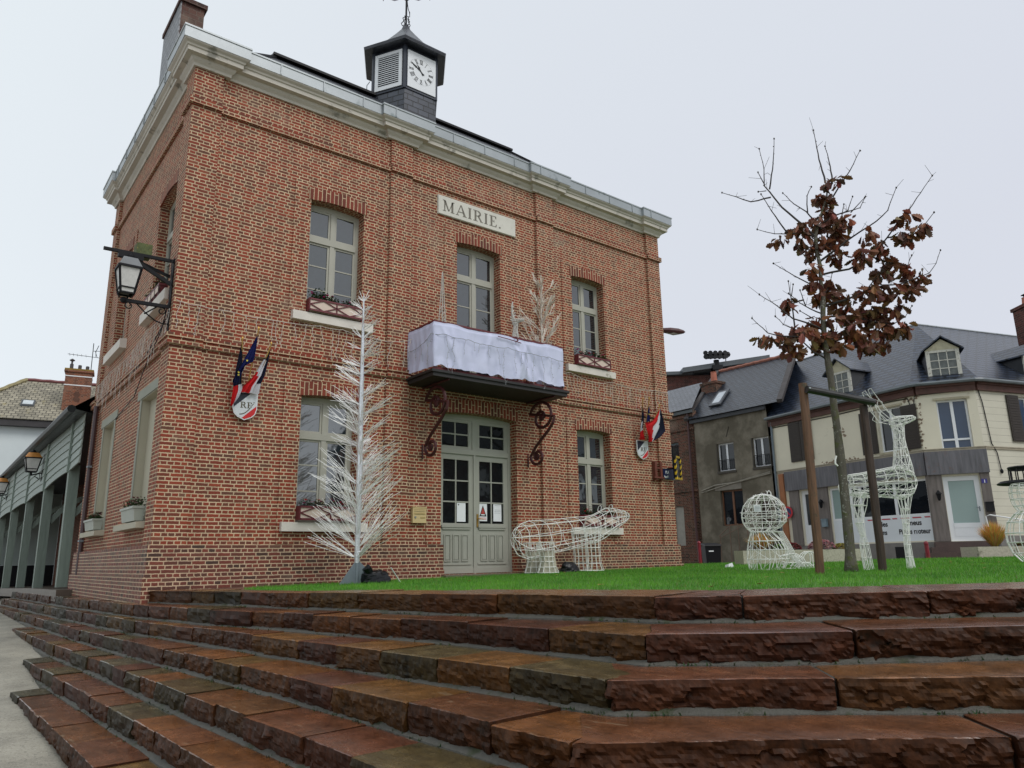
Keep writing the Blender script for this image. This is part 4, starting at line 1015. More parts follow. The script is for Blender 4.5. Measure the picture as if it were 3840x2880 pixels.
# ---- street name plate, reddish bracket and traffic mirror at the right corner
t = thing('street_name_plate', 'blue enamel street name plate beside the traffic mirror', 'street sign', (11.30, -.06, 2.14))
b = MB(); b.box(11.13, 11.49, -.085, -.061, 2.02, 2.27); part('plate', b, M['blue'], t)
FP = Frame(0, -.0852, 90); font_text('lettering', 'PLA', M['white'], FP, 11.20, 2.155, 0, .095, t, sx=.8, bold=.004); font_text('lettering', 'AnneB', M['white'], FP, 11.145, 2.05, 0, .085, t, sx=.66, bold=.004)
t = thing('traffic_mirror', 'rectangular traffic mirror in a yellow and black striped frame', 'traffic mirror', (11.36, -.32, 2.26))
FM = Frame(11.22, -.40, 74)
b = MB(); FW, z0, z1, bd = .32, 1.99, 2.55, .05
for k in range(9):        # chevron stripes round the frame
    pass
def striped(m, u0, u1, za, zb, vertical):
    n = 8
    for i in range(n):
        m.c = (.62,.40,.01) if i % 2 == 0 else (.01,.01,.01)
        if vertical: c0, c1 = za+(zb-za)*i/n, za+(zb-za)*(i+1)/n; sk = .03; pts = [(u0,c0-sk*(i>0)),(u1,c0+sk*(i>0)),(u1,c1+sk*(i<n-1)),(u0,c1-sk*(i<n-1))]
        else: c0, c1 = u0+(u1-u0)*i/n, u0+(u1-u0)*(i+1)/n; sk = .02; pts = [(c0-sk*(i>0),za),(c1-sk*(i<n-1),za),(c1+sk*(i<n-1),zb),(c0+sk*(i>0),zb)]
        m.prism([FM.p(u,0,z) for u, z in pts], FM.n*-.04)
striped(b, 0, bd, z0, z1, True); striped(b, FW-bd, FW, z0, z1, True); striped(b, bd, FW-bd, z1-bd, z1, False); striped(b, bd, FW-bd, z0, z0+bd, False)
part('striped_frame', b, vcol_mat('hazard_paint', .5, .1, 10), t)
b = MB()
for i in range(6):
    for k in range(8):
        u0, u1 = bd+(FW-2*bd)*i/6, bd+(FW-2*bd)*(i+1)/6; a, c = z0+bd+(z1-z0-2*bd)*k/8, z0+bd+(z1-z0-2*bd)*(k+1)/8
        f = lambda u, z: FM.p(u, -.012-.22*((u-FW/2)**2+(z-(z0+z1)/2)**2), z)
        b.poly([f(u0,a), f(u1,a), f(u1,c), f(u0,c)])
mt = NT('mirror_surface'); mt.set(Base_Color=(.16,.155,.145), Metallic=1.0, Roughness=.12)  # dark metal colour stands in for a dim reflection
part('mirror', b, mt.m, t, None, True)
b = MB(); b.prism([FM.p(u,-.05,z) for u, z in ((.02,z0+.02),(FW-.02,z0+.02),(FW-.02,z1-.02),(.02,z1-.02))], FM.n*-.02)
b.tube([FM.p(FW/2,-.06,2.27), (11.30,-.05,2.27)], .022, 6); part('back', b, M['black'], t)
t = thing('wall_bracket', 'rust red iron bracket on the wall left of the street plate', 'bracket', (11.0, -.06, 2.2))
b = MB()
for x in (10.86, 11.05): b.box(x-.035, x+.035, -.10, -.001-(.06 if x > 11 else 0), 1.98, 2.42)
b.box(10.76, 11.12, -.13, -.062, 2.02, 2.06); b.box(10.895, 11.015, -.09, -.062, 2.25, 2.29)
part('frame', b, plain('rust_red_paint', (.13,.035,.022), .6, .3, 8), t)

# ---- decorations standing on the balcony
def wire_tree(name, label, base, H, twigs, L, rnd, r, mat, cat, trunk=.02):
    t = thing(name, label, cat, base); m = MB(); o = Vector(base)
    pts = [o+Vector((.01*math.sin(z*3),0,z)) for z in [H*i/8 for i in range(9)]]; m.tube(pts, [trunk*(1-.7*i/8) for i in range(9)], 6); part('trunk', m, mat, t)
    m = MB()
    for k in range(twigs):
        z = H*rnd.uniform(.12,.85); a = rnd.uniform(0,6.28); l = L*rnd.uniform(.6,1)*(1.05-.45*z/H); e = rnd.uniform(35,62)
        d = Vector((math.cos(a)*math.cos(R(e)), math.sin(a)*math.cos(R(e)), math.sin(R(e)))); p = o+Vector((0,0,z)); q = p+d*l*.55; m.stick(p, q, r)
        for s_ in range(4):
            d2 = (d+Vector((rnd.uniform(-.5,.5), rnd.uniform(-.5,.5), rnd.uniform(-.3,.5)))).normalized(); st = p+d*l*rnd.uniform(.25,.55); en = st+d2*l*rnd.uniform(.25,.55); m.stick(st, en, r*.75)
            for s2 in range(2): m.stick(st.lerp(en,.5), st.lerp(en,.5)+(d2+Vector((rnd.uniform(-.7,.7), rnd.uniform(-.7,.7), rnd.uniform(-.4,.5)))).normalized()*l*.2, r*.6)
    part('branches', m, mat, t)
wire_tree('twig_tree', 'thin white twig tree standing at the right end of the balcony', (7.12,-.45,3.52), 2.6, 26, 1.05, random.Random(5), .0105, plain('cream_twig', (.66,.60,.53), .6), 'decorative tree', .036)
t = thing('wire_cone_tree', 'tall narrow white wire cone at the left end of the balcony', 'decoration', (4.66,-.42,3.52)); rnd = random.Random(8)
m = MB(); o = Vector((4.66,-.42,3.52)); H = 2.10
for k in range(6): a = k*1.047; m.tube([o+Vector((.15*math.cos(a), .15*math.sin(a), 0)), o+Vector((.008*math.cos(a), .008*math.sin(a), H))], .006, 4)
for k in range(150):
    z0, a0 = rnd.uniform(0,.96), rnd.uniform(0,6.28); z1, a1 = min(.99, z0+rnd.uniform(-.05,.05)), a0+rnd.uniform(.6,1.5)
    f = lambda z, a: o+Vector((.15*(1-z)*math.cos(a), .15*(1-z)*math.sin(a), z*H)); m.stick(f(z0,a0), f(max(0,z1),a1), .0065)
part('wire_frame', m, plain('dull_white_wire', (.52,.49,.45), .6), t)
# ================================================================== GROUND, STEPS, LAWN
def lawn_z(x, y): return -.133+.011*min(x, 24)-.009*max(-20, min(y, 14))
def interp(v, tab):
    if v <= tab[0][0]: return tab[0][1]
    for (a, p), (c, q_) in zip(tab, tab[1:]):
        if v <= c: return p+(q_-p)*(v-a)/(c-a)
    return tab[-1][1]
GTAB = [(-60,-1.5),(-14,-1.42),(-12,-1.40),(-5,-1.29),(-1.1,-1.20),(.8,-1.04),(5.2,-.90),(12,-.80),(20,-.72),(40,-.6)]
def ground_z(x, y):
    g = interp(y, GTAB); s = max(0, min(1, (x-11)/8)); s = s*s*(3-2*s)
    far = -.22
    return g+(far-g)*s if y > -22 else g
t = NT('gritty_sand_ground'); p = t.pos()
c = t.mix(t.sstep(t.noise(p, 1.1, 7, .7).outputs['Fac'], .3, .7), (.19,.175,.14), (.37,.345,.28))
c = t.mix(t.sstep(t.noise(p, 38, 4, .8).outputs['Fac'], .52, .68), c, (.085,.08,.066)); c = t.mix(t.sstep(t.noise(p, 62, 3, .8).outputs['Fac'], .58, .66), c, (.46,.44,.37))
t.set(Base_Color=c, Roughness=t.math('MULTIPLY_ADD', t.noise(p, .8, 4).outputs['Fac'], .5, .25), Specular_IOR_Level=.45); t.bump(t.noise(p, 70, 4, .7).outputs['Fac'], .5, .012)
b = MB()
def axis(pts):
    o = []
    for a, c_, n in pts: o += [a+(c_-a)*i/n for i in range(n)]
    return o+[pts[-1][1]]
gx = axis([(-160,-20,8),(-20,-4,8),(-4,0,16),(0,12,12),(12,20,12),(20,160,10)]); gy = axis([(-160,-24,8),(-24,-14,8),(-14,8,50),(8,24,16),(24,200,10)])
ids = [[b.vert((x, y, ground_z(x, y)+(.012*noise.noise(Vector((x*1.2,y*1.2,0))) if abs(x) < 20 and abs(y) < 25 else 0))) for x in gx] for y in gy]
for k in range(len(gy)-1):
    for i in range(len(gx)-1): b.face((ids[k][i], ids[k][i+1], ids[k+1][i+1], ids[k+1][i]))
tag(b.build('ground', t.m, None, (0,0,0), True), kind='structure')

EDGES = [
 ('A', [(.02,-.10),(.37,-2.11),(.68,-4.37),(.97,-6.48),(1.22,-7.5),(1.37,-8.32),(1.62,-8.75),(2.03,-9.08),(2.83,-9.93),(4.3,-11.4),(8.0,-15.0)]),
 ('B', [(-.46,13.0),(-.36,4.8),(-.20,-.37),(.05,-2.94),(.39,-5.04),(.66,-7.03),(.735,-8.68),(1.19,-9.17),(2.18,-10.05),(3.4,-11.2),(7.2,-15.0)]),
 ('C', [(-.68,13.0),(-.51,4.2),(-.36,-.5),(-.12,-3.5),(.04,-5.56),(.18,-7.68),(.26,-8.88),(.48,-9.07),(1.08,-9.68),(1.63,-10.26),(2.8,-11.4),(6.4,-15.0)]),
 ('D', [(-.92,13.0),(-.72,3.78),(-.64,-.3),(-.53,-2.66),(-.39,-5.46),(-.29,-7.57),(-.26,-9.14),(.05,-9.42),(.44,-9.76),(1.12,-10.4),(2.3,-11.55),(5.8,-15.0)]),
 ('E', [(-1.07,5.2),(-.98,1.0),(-.86,-2.45),(-.81,-5.2),(-.74,-7.0),(-.67,-9.50),(-.33,-9.82),(.70,-10.85),(1.8,-11.9),(5.0,-15.0)]),
 ('F', [(-1.28,.78),(-1.16,-3.18),(-1.11,-5.33),(-1.08,-7.0),(-1.04,-9.6),(-.75,-10.1),(.30,-11.25),(4.2,-15.0)]),
 ('G', [(-1.55,-1.12),(-1.51,-3.34),(-1.49,-4.5),(-1.47,-7.0),(-1.44,-9.9),(-1.15,-10.45),(-.1,-11.6),(3.4,-15.0)])]
RIS = .17
def level_z(k, x, y): return lawn_z(x, y)+.012-RIS*k
STONES = [(.125,.050,.019),(.145,.068,.021),(.105,.040,.020),(.130,.074,.024),(.080,.060,.027),(.092,.034,.019),(.140,.055,.018),(.066,.055,.030),(.125,.056,.022),(.112,.044,.020)]
REDS = [STONES[0], STONES[2], STONES[5], STONES[6], STONES[8], STONES[9]]
b = MB(); bed = MB(); rnd = random.Random(21)
def resample(pl, step):
    P = [Vector((x,y,0)) for x, y in pl]; out = []; Q = [P[0]]
    for i in range(1, len(P)-1):      # keep the mitre of a sharp corner local
        a, c = P[i]-P[i-1], P[i+1]-P[i]
        if a.angle(c) > R(14): Q += [P[i]-a.normalized()*.05, P[i], P[i]+c.normalized()*.05]
        else: Q.append(P[i])
    P = Q+[P[-1]]
    dirs = [(P[i+1]-P[i]).normalized() for i in range(len(P)-1)]
    nv = []
    for i in range(len(P)):
        d0, d1 = dirs[max(0,i-1)], dirs[min(i,len(dirs)-1)]; d = (d0+d1).normalized(); nv.append(Vector((-d.y, d.x, 0))/max(.6, d.dot(d1)))
    for i in range(len(P)-1):
        L = (P[i+1]-P[i]).length; n = max(1, int(L/step))
        for j in range(n): f = j/n; out.append((P[i].lerp(P[i+1], f), nv[i].lerp(nv[i+1], f)))
    out.append((P[-1], nv[-1])); return out
for k, (nm, pl) in enumerate(EDGES):
    S = resample(pl, .016); acc = [0.0]
    for (p0,_), (p1,_) in zip(S, S[1:]): acc.append(acc[-1]+(p1-p0).length)
    # stone boundaries: random lengths, and a joint at the corner of the flight
    corner = max(range(len(S)), key=lambda i: (S[i][0]-Vector((pl[0][0],pl[0][1],0))).length if False else 0)
    i0 = 0
    depf = (lambda y: .37+.45*max(0, min(1, (-3.0-y)/4.0))) if k == 0 else (lambda y: .60)
    while i0 < len(S)-2:
        near = S[i0][0].y < -3
        L = rnd.uniform(1.0, 1.9) if S[i0][0].y < -8.6 else rnd.uniform(.50, .95); i1 = i0
        while i1 < len(S)-1 and acc[i1]-acc[i0] < L: i1 += 1
        if acc[-1]-acc[i1] < .35: i1 = len(S)-1
        # do not let one stone wrap the whole corner: cut where the direction turns
        turn = 0
        for q_ in range(i0+2, i1-1):
            if S[q_][1].angle(S[min(i0+7,len(S)-1)][1]) > R(13) and acc[q_]-acc[i0] > .22: i1 = q_; break
        col = Vector(rnd.choice(STONES if (S[i0][0].y > -8.3 or rnd.random() < .12) else REDS))*rnd.uniform(.8, 1.2); g = .010
        seg = S[i0:i1+1]; st = 1 if S[i0][0].y < -6.5 else (2 if near else 6)
        idx = list(range(0, len(seg)-1, st))+[len(seg)-1]
        cols = []; jz = rnd.uniform(-.007,.007); jn = rnd.uniform(-.012,.012); tw = rnd.uniform(-.006,.006); seed = rnd.uniform(0,100); g = .009 if seg[0][0].y < -8.3 else .004
        for m_, a in enumerate(idx):
            p, n = seg[a]
            d = (seg[min(a+1,len(seg)-1)][0]-seg[max(a-1,0)][0]).normalized()
            if m_ == 0: p = p+d*g
            if m_ == len(idx)-1: p = p-d*g
            e = min(m_, len(idx)-1-m_); er = (.010 if e == 0 else (.003 if e == 1 else 0))*(1 if g > .005 else .4)
            zt = level_z(k, p.x, p.y)+jz+tw*(m_/len(idx)-.5); row = []
            # top from the back forwards
            depth = depf(p.y)
            for dd in (depth, depth*.66, depth*.33, .10, .016):
                q3 = p+n*dd; row.append(b.vert((q3.x, q3.y, level_z(k, q3.x, q3.y)+jz+tw*(m_/len(idx)-.5)+.004*noise.noise(Vector((q3.x*3,q3.y*3,seed)))-er*.5)))
            ej = .010*noise.noise(Vector((p.x*11, p.y*11, seed)))+.006*noise.noise(Vector((p.x*31, p.y*31, seed)))
            q3 = p+n*(.006+jn+ej); row.append(b.vert((q3.x, q3.y, zt-.004-er)))
            nf = 12 if near else 5
            for f in range(1, nf+1):      # split face: bulging, faceted
                v = f/nf; z = zt-.006-v*(RIS+.02); base = Vector((p.x, p.y, z))
                def facet(pp, sc):
                    dd_, qq = noise.voronoi(pp*sc); q_ = qq[0]; tl = noise.noise_vector(q_*5.7+Vector((seed,0,0)))
                    return (pp*sc-q_).dot(tl)/sc, noise.noise(q_*3.1+Vector((0,seed,0)))
                ba = Vector((base.x, base.y, base.z*2.1)); t1, o1 = facet(ba, 5.0); t2, o2 = facet(ba+Vector((3,1,2)), 12)
                am = (1.0 if p.y < -8.3 else .55)
                rough = am*(.38*t1+.010*o1+.42*t2+.004*o2)+.005*noise.noise(base*30)
                rough *= min(1, v*3.2)
                bulge = .012*math.sin(math.pi*min(1,v*1.05))-er
                q3 = p-n*(bulge+rough-.006-jn-.020*v)-n*(-ej*(1-v)); row.append(b.vert((q3.x, q3.y, z)))
            cols.append(row)
        for ca, cb in zip(cols, cols[1:]):
            for r_ in range(len(ca)-1):
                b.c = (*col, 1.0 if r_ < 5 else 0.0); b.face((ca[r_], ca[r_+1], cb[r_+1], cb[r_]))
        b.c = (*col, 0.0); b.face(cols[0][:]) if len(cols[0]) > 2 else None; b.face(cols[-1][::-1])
        i0 = i1
    # mortar bed: slightly lower top, recessed face, and a grey fillet at the foot of the riser
    B = [S[i] for i in range(0, len(S), 3)]+[S[-1]]; rows = []
    for p, n in B:
        a = p+n*depf(p.y)*1.02; c = p+n*.060
        w = .013+.012*noise.noise(Vector((p.x*4,p.y*4,k)))+.012*noise.noise(Vector((p.x*15,p.y*15,k)))
        f0 = p-n*(.0); f1 = p-n*max(.012, w)
        zf = level_z(k+1, p.x, p.y) if k < 6 else -9
        r_ = [bed.vert((a.x,a.y,level_z(k,a.x,a.y)-.012)), bed.vert((c.x,c.y,level_z(k,c.x,c.y)-.012)), bed.vert((c.x,c.y,level_z(k,c.x,c.y)-RIS-.03))]
        r2 = [bed.vert((f0.x+n.x*.03,f0.y+n.y*.03,zf+.030)), bed.vert((f1.x,f1.y,zf+.006)), bed.vert((f1.x-n.x*.004,f1.y-n.y*.004,zf-.03))] if k < 6 else None
        rows.append((r_, r2))
    for (ra, rb), (sa, sb) in zip(rows, rows[1:]):
        bed.m = 0
        for q_ in range(2): bed.face((ra[q_], ra[q_+1], sa[q_+1], sa[q_]))
        if rb:
            bed.m = 1
            for q_ in range(2): bed.face((rb[q_], rb[q_+1], sb[q_+1], sb[q_]))
    r0 = rows[0][0]; bed.m = 0; bed.face(r0)
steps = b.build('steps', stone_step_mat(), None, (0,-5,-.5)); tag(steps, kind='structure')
t = NT('grit_mortar'); p = t.pos(); c = t.mix(t.noise(p, 45, 5, .8).outputs['Fac'], (.035,.034,.028), (.125,.118,.10)); c = t.mix(t.sstep(t.noise(p, 5, 5, .7).outputs['Fac'], .52, .66), c, (.035,.042,.018)); t.set(Base_Color=c, Roughness=.7); t.bump(t.noise(p, 90, 3).outputs['Fac'], .6, .01); grit = t.m
t = NT('dark_mortar'); p = t.pos(); c = t.mix(t.noise(p, 30, 5, .8).outputs['Fac'], (.016,.017,.012), (.055,.052,.043)); t.set(Base_Color=c, Roughness=.7); t.bump(t.noise(p, 60, 3).outputs['Fac'], .6, .01)
tag(bed.build('step_mortar', [t.m, grit], None, (0,-5,-.5)), kind='structure')
# moss tufts in the seams
m = MB(); rnd = random.Random(31)
for k in range(0, 6):
    S = resample(EDGES[k][1], .02)
    for p, n in S:
        if rnd.random() < .55*max(0, noise.noise(Vector((p.x*1.7, p.y*1.7, k*3)))+.12) and p.y < 4:
            for q_ in range(4):
                o = p-n*rnd.uniform(.0,.035); z = level_z(k+1, o.x, o.y)+.003; h = rnd.uniform(.006,.022); a = rnd.uniform(0,6.28)
                m.c = tuple(v*rnd.uniform(.5,1.4) for v in (.03,.055,.014)); w = .006
                m.poly([(o.x-w*math.cos(a), o.y-w*math.sin(a), z), (o.x+w*math.cos(a), o.y+w*math.sin(a), z), (o.x+rnd.uniform(-.008,.008), o.y+rnd.uniform(-.008,.008), z+h)])
tag(m.build('moss', M['leafgreen'], None, (0,-5,-.5)), 'dark green moss in the seams of the stone steps', 'moss', None, 'stuff')

# paved strip along the wall and the lawn
A = EDGES[0][1]
inner = [(p+n*(.335+.45*max(0, min(1, (-3.0-p.y)/4.0)))) for p, n in resample(A, .4)]
b = MB()
edge_line = [(6.6,-.06),(4.71,-.31),(2.0,-.62),(1.25,-.80),(.95,-1.25),(.78,-2.0)]
def zz(x, y, d=0): return (x, y, lawn_z(x, y)+d)
strip = [(-.02,-.02),(12.2,-.02),(12.2,-.07)]+edge_line
flat = [Vector((x,y,0)) for x, y in strip+[(.70,-2.3),(.36,-2.2)]]
st_pts = strip+[(.66,-2.3),(.34,-2.2)]
ids = [b.vert(zz(x, y, .002)) for x, y in st_pts]
for tr in tessellate_polygon([[Vector((x,y,0)) for x, y in st_pts]]):
    P = [Vector((st_pts[i][0], st_pts[i][1], 0)) for i in tr]
    if (P[1]-P[0]).cross(P[2]-P[0]).z < 0: tr = tuple(reversed(tr))
    b.face([ids[i] for i in tr])
tag(b.build('path', tile_mat('wet_red_paving', .22, .11, (.13,.065,.045), .3, .35, .5, .008), None, (5,-.4,-.1)), kind='structure')
lawn = edge_line[:]
lawn = [(12.2,-.07)]+lawn
inn = [(p.x, p.y) for p in inner if p.y < -2.3]
lawn += inn+[(16.5,-15.5),(16.5,-.5),(14.5,2.5),(12.2,2.5)]
b = MB(); ids = [b.vert(zz(x, y, -.004)) for x, y in lawn]
LP = [Vector((x,y,0)) for x, y in lawn]
tris = []
for tr in tessellate_polygon([LP]):
    P = [LP[i] for i in tr]
    if (P[1]-P[0]).cross(P[2]-P[0]).z < 0: tr = tuple(reversed(tr))
    b.face([ids[i] for i in tr])
t = NT('turf_soil'); p = t.pos(); t.set(Base_Color=t.mix(t.noise(p, 12, 5, .7).outputs['Fac'], (.045,.12,.014), (.085,.21,.024)), Roughness=.9)
tag(b.build('ground', t.m, None, (6,-5,0)), kind='structure')
def inside(x, y, poly):
    r_ = False; j_ = len(poly)-1
    for i in range(len(poly)):
        xi, yi = poly[i]; xj, yj = poly[j_]
        if (yi > y) != (yj > y) and x < (xj-xi)*(y-yi)/(yj-yi)+xi: r_ = not r_
        j_ = i
    return r_
m = MB(); rnd = random.Random(77); N = 0
def blade(x, y, h, w):
    a = rnd.uniform(0,6.28); z = lawn_z(x, y)-.006; l = h*rnd.uniform(.1,.7); ca, sa = math.cos(a), math.sin(a); bd = rnd.uniform(0,6.28)
    gsh = noise.noise(Vector((x*.9, y*.9, 0)))*.30+noise.noise(Vector((x*3.1, y*3.1, 4)))*.25+rnd.uniform(-.28,.28)
    if rnd.random() < .03+.14*max(0, noise.noise(Vector((x*1.6, y*1.6, 9)))-.15): c = (.20,.19,.06)
    else: c = (.105*(1+gsh*1.4), .295*(1+gsh), .028*(1+gsh*.6))
    m.c = c
    m.poly([(x-w*ca, y-w*sa, z), (x+w*ca, y+w*sa, z), (x+l*math.cos(bd), y+l*math.sin(bd), z+h)])
while N < 125000:
    # denser towards the camera
    d = rnd.uniform(0,1)**1.7; u = rnd.uniform(0,1)
    x = rnd.uniform(.4, 16.4); y = rnd.uniform(-15, 2.4)
    dist = math.hypot(x+2.58, y+11.7)
    if rnd.random() > min(1, (9.0/dist)**1.6): continue
    if not inside(x, y, lawn): continue
    big = 1.0 if dist < 9 else dist/9
    blade(x, y, rnd.uniform(.022,.050)*(1.0 if rnd.random() < .96 else 1.6), .0022*big*1.25); N += 1
tag(m.build('lawn_grass', vcol_mat('grass_blades', .55, .1, 40, .3, trans=.3), None, (6,-5,0)), 'short bright green lawn grass on the terrace in front of the town hall', 'grass', None, 'stuff')
m = MB()
for k in range(46):
    x, y = rnd.uniform(2, 12), rnd.uniform(-9, -.8)
    if inside(x, y, lawn):
        z = lawn_z(x, y)+.022; a = rnd.uniform(0,6.28); m.c = rnd.choice([(.24,.15,.03),(.17,.07,.025),(.30,.22,.05)]); s = rnd.uniform(.025,.05)
        m.poly([(x+s*math.cos(a+q_)*(1 if i % 2 else .55), y+s*math.sin(a+q_)*(1 if i % 2 else .55), z+rnd.uniform(0,.012)) for i, q_ in enumerate((0,.9,1.8,2.7,3.6,4.5,5.4))])
tag(m.build('fallen_leaves', M['leafgreen'], None, (6,-5,0)), 'yellow and brown fallen leaves scattered on the lawn', 'leaves', None, 'stuff')

# ================================================================== DECORATIONS ON THE LAWN
# ---- silver wire tree on a steel fin stand
base = Vector((2.60,-1.32, lawn_z(2.6,-1.32))); H = 4.55
t = thing('wire_tree', 'tall silver tree of bundled white wire twigs on a steel stand before the left window', 'decorative tree', base)
top = base+Vector((-.02,0,H))
b = MB(); ax = lambda z: base+Vector((.0-.006*z, 0, z))
b.tube([ax(z) for z in (.30,.6,1,1.5,2,2.6,3.2,3.8,4.25,4.52)], [.038,.042,.047,.047,.044,.040,.033,.024,.016,.010], 9)
rnd = random.Random(13)
for k in range(60): z = rnd.uniform(.35,3.9); r_ = .049-.0065*z; b.tube([ax(z)+Vector((r_*math.cos(a), r_*math.sin(a), .012*a)) for a in (0,1.05,2.1,3.14,4.2,5.25,6.28)], .0035, 3)
part('trunk', b, M['silver'], t)
b = MB(); b.tube([base+Vector((0,0,.0)), base+Vector((0,0,.48))], .036, 10)
for a in (38, 158, 278):
    c = Vector((math.cos(R(a-76)), math.sin(R(a-76)), 0)); s = Vector((-c.y, c.x, 0))*.004
    q3 = [base+c*.03+s, base+c*.36+s, base+c*.36+Vector((0,0,.012))+s, base+c*.03+Vector((0,0,.33))+s]
    b.prism(q3, -s*2)
part('stand', b, M['steel_grey'], t)
tw = MB(); tiers = 26
for i in range(tiers):
    f = i/(tiers-1); z = .38+3.90*f**1.02
    nb = 5 if f < .6 else 4
    for k in range(nb):
        a0 = rnd.uniform(0,6.28); L = (1.08-.84*f**.95)*rnd.uniform(.75,1.08)
        e0 = R(40-17*min(1, f*2.2)+8*f+rnd.uniform(-9,9)*(1.9 if f < .18 else 1))
        d = Vector((math.cos(a0)*math.cos(e0), math.sin(a0)*math.cos(e0), math.sin(e0)))
        o = ax(z+rnd.uniform(-.04,.04)); s = d.cross(Vector((0,0,1))).normalized(); u = s.cross(d)
        for q_ in range(rnd.randint(5,8) if f < .8 else 4):
            dd = (d+s*rnd.gauss(0,.17)+u*rnd.gauss(0,.11)); l = L*rnd.uniform(.55,1.0); st = o+d*l*rnd.uniform(.02,.12)
            mid = st+dd*l*.55+u*rnd.uniform(-.02,.02); tw.stick(st, mid, .0037); tw.stick(mid, mid+(dd+u*rnd.uniform(-.12,.18)+s*rnd.uniform(-.15,.15))*l*.45, .0044)
for q_ in range(9):
    a = rnd.uniform(0,6.28); tw.stick(ax(4.42), ax(4.42)+Vector((.09*math.cos(a), .09*math.sin(a), rnd.uniform(.05,.2))), .006)
part('branches', tw, M['twig_white'], t)
def bag(label, c, sx, sy, sz, seed, strap=False):
    t = thing('plastic_bag', label, 'bag', c, None); m = MB(); c = Vector(c); U, V = 20, 12; rows = []
    for k in range(V+1):
        th = math.pi*k/V*.5; row = []
        for i in range(U):
            a = 2*math.pi*i/U; r_ = math.cos(th)**.6; p = Vector((sx*r_*math.cos(a), sy*r_*math.sin(a), sz*math.sin(th)))
            p *= 1+.28*noise.noise(p*6+Vector((seed,0,0)))+.12*noise.noise(p*17+Vector((seed,0,0))); p.z = max(p.z, 0); row.append(m.vert(c+p))
        rows.append(row)
    for A_, B2 in zip(rows, rows[1:]):
        for i in range(U): m.face((A_[i], A_[(i+1)%U], B2[(i+1)%U], B2[i]))
    m.tube([c+Vector((-sx*.5,-sy*.2,sz*.75)), c+Vector((-sx*.75,-sy*.25,sz*1.12)), c+Vector((-sx*.62,-sy*.2,sz*1.35))], [.06,.075,.03], 7) if strap else None
    part('bag_film', m, plain('black_plastic_film', (.004,.005,.007), .35, .3, 12, .3, spec=.3), t)
    if strap:
        m = MB(); m.bar(c+Vector((.12,-.22,.22)), c+Vector((.30,-.18,.01)), .022, .006); part('tape', m, M['white'], t)
bag('black plastic bag with a white tape at the foot of the silver tree', (2.86,-1.45,lawn_z(2.86,-1.45)), .24, .16, .19, 3, True)
bag('small black plastic bag between the legs of the wire bear', (7.42,-.70,lawn_z(7.4,-.7)), .20, .15, .19, 8)

# ---- wire figures
def loopring(mb, c, a, u, r, n=16, k=4): mb.tube([c+a*math.cos(2*math.pi*i/n)+u*math.sin(2*math.pi*i/n) for i in range(n)], r, k, closed=True)
def wire_body(mb, rings, nl, r, zig=0, rnd=None, k=4, ringr=None, skip_ring=False, jit=.0):
    P = []
    for c, a, u in rings: P.append([Vector(c)+Vector(a)*math.cos(2*math.pi*i/nl)+Vector(u)*math.sin(2*math.pi*i/nl) for i in range(nl)])
    for (c, a, u) in rings:
        if not skip_ring: loopring(mb, Vector(c), Vector(a), Vector(u), ringr or r, max(12, nl), k)
    for i in range(nl): mb.tube([p[i] for p in P], r, k)
    for A_, B2 in zip(P, P[1:]):
        for i in range(nl):
            for z in range(zig):
                i2 = (i+rnd.choice((-1,1)))%nl if rnd else (i+1)%nl
                f = rnd.uniform(0,1) if rnd else 0
                a = A_[i].lerp(A_[(i+1)%nl], f); c = B2[i].lerp(B2[i2], rnd.uniform(.2,1) if rnd else 1)
                mb.stick(a, c, r*.9)
def bulbs(mb, pts_mesh, n, rnd, r=.004, L=.03):
    for k in range(n):
        p = rnd.choice(pts_mesh.v); d = Vector((rnd.uniform(-1,1), rnd.uniform(-1,1), rnd.uniform(-1,1))).normalized(); mb.stick(p, p+d*L, r)

# the bear: seen side on, nose to the right
YB = -.70
t = thing('wire_bear', 'white wire bear in profile standing on the grass before the right window', 'light figure', (7.35, YB, lawn_z(7.35,YB)))
m = MB(); X = Vector((1,0,0)); Yv = Vector((0,1,0)); Z = Vector((0,0,1))
def br(x, zb, zt, hw, lean=0): c = Vector((x, YB, (zb+zt)/2)); return (c, Z*(zt-zb)/2+X*lean, Yv*hw)
body = [br(6.10,.56,.64,.03), br(6.14,.40,.76,.17), br(6.26,.27,.87,.26), br(6.45,.21,.925,.31), br(6.72,.25,.94,.33), br(6.98,.315,.955,.33), br(7.30,.36,.985,.33), br(7.60,.42,1.015,.32), br(7.92,.48,1.035,.30), br(8.12,.52,1.07,.26)]
wire_body(m, body, 9, .0066)
head = [br(8.12,.50,1.07,.24), br(8.28,.55,1.14,.23,.02), br(8.48,.62,1.225,.21,.04), br(8.66,.72,1.225,.18,.05), br(8.84,.81,1.205,.145,.05), br(9.00,.89,1.185,.11,.05), br(9.12,.95,1.14,.075,.04), br(9.18,1.02,1.09,.03,.02)]
wire_body(m, head, 9, .0066)
for sy in (-.16,.16):
    c = Vector((8.50, YB+sy, 1.22)); loopring(m, c, Z*.07+X*.02, Yv*.05, .007, 10)
def leg(mb, path, ra, rb, nl=8):
    n = len(path); wire_body(mb, [(Vector(p), X*(ra[i] if isinstance(ra, list) else ra), Yv*(rb[i] if isinstance(rb, list) else rb)) for i, p in enumerate(path)], nl, .007)
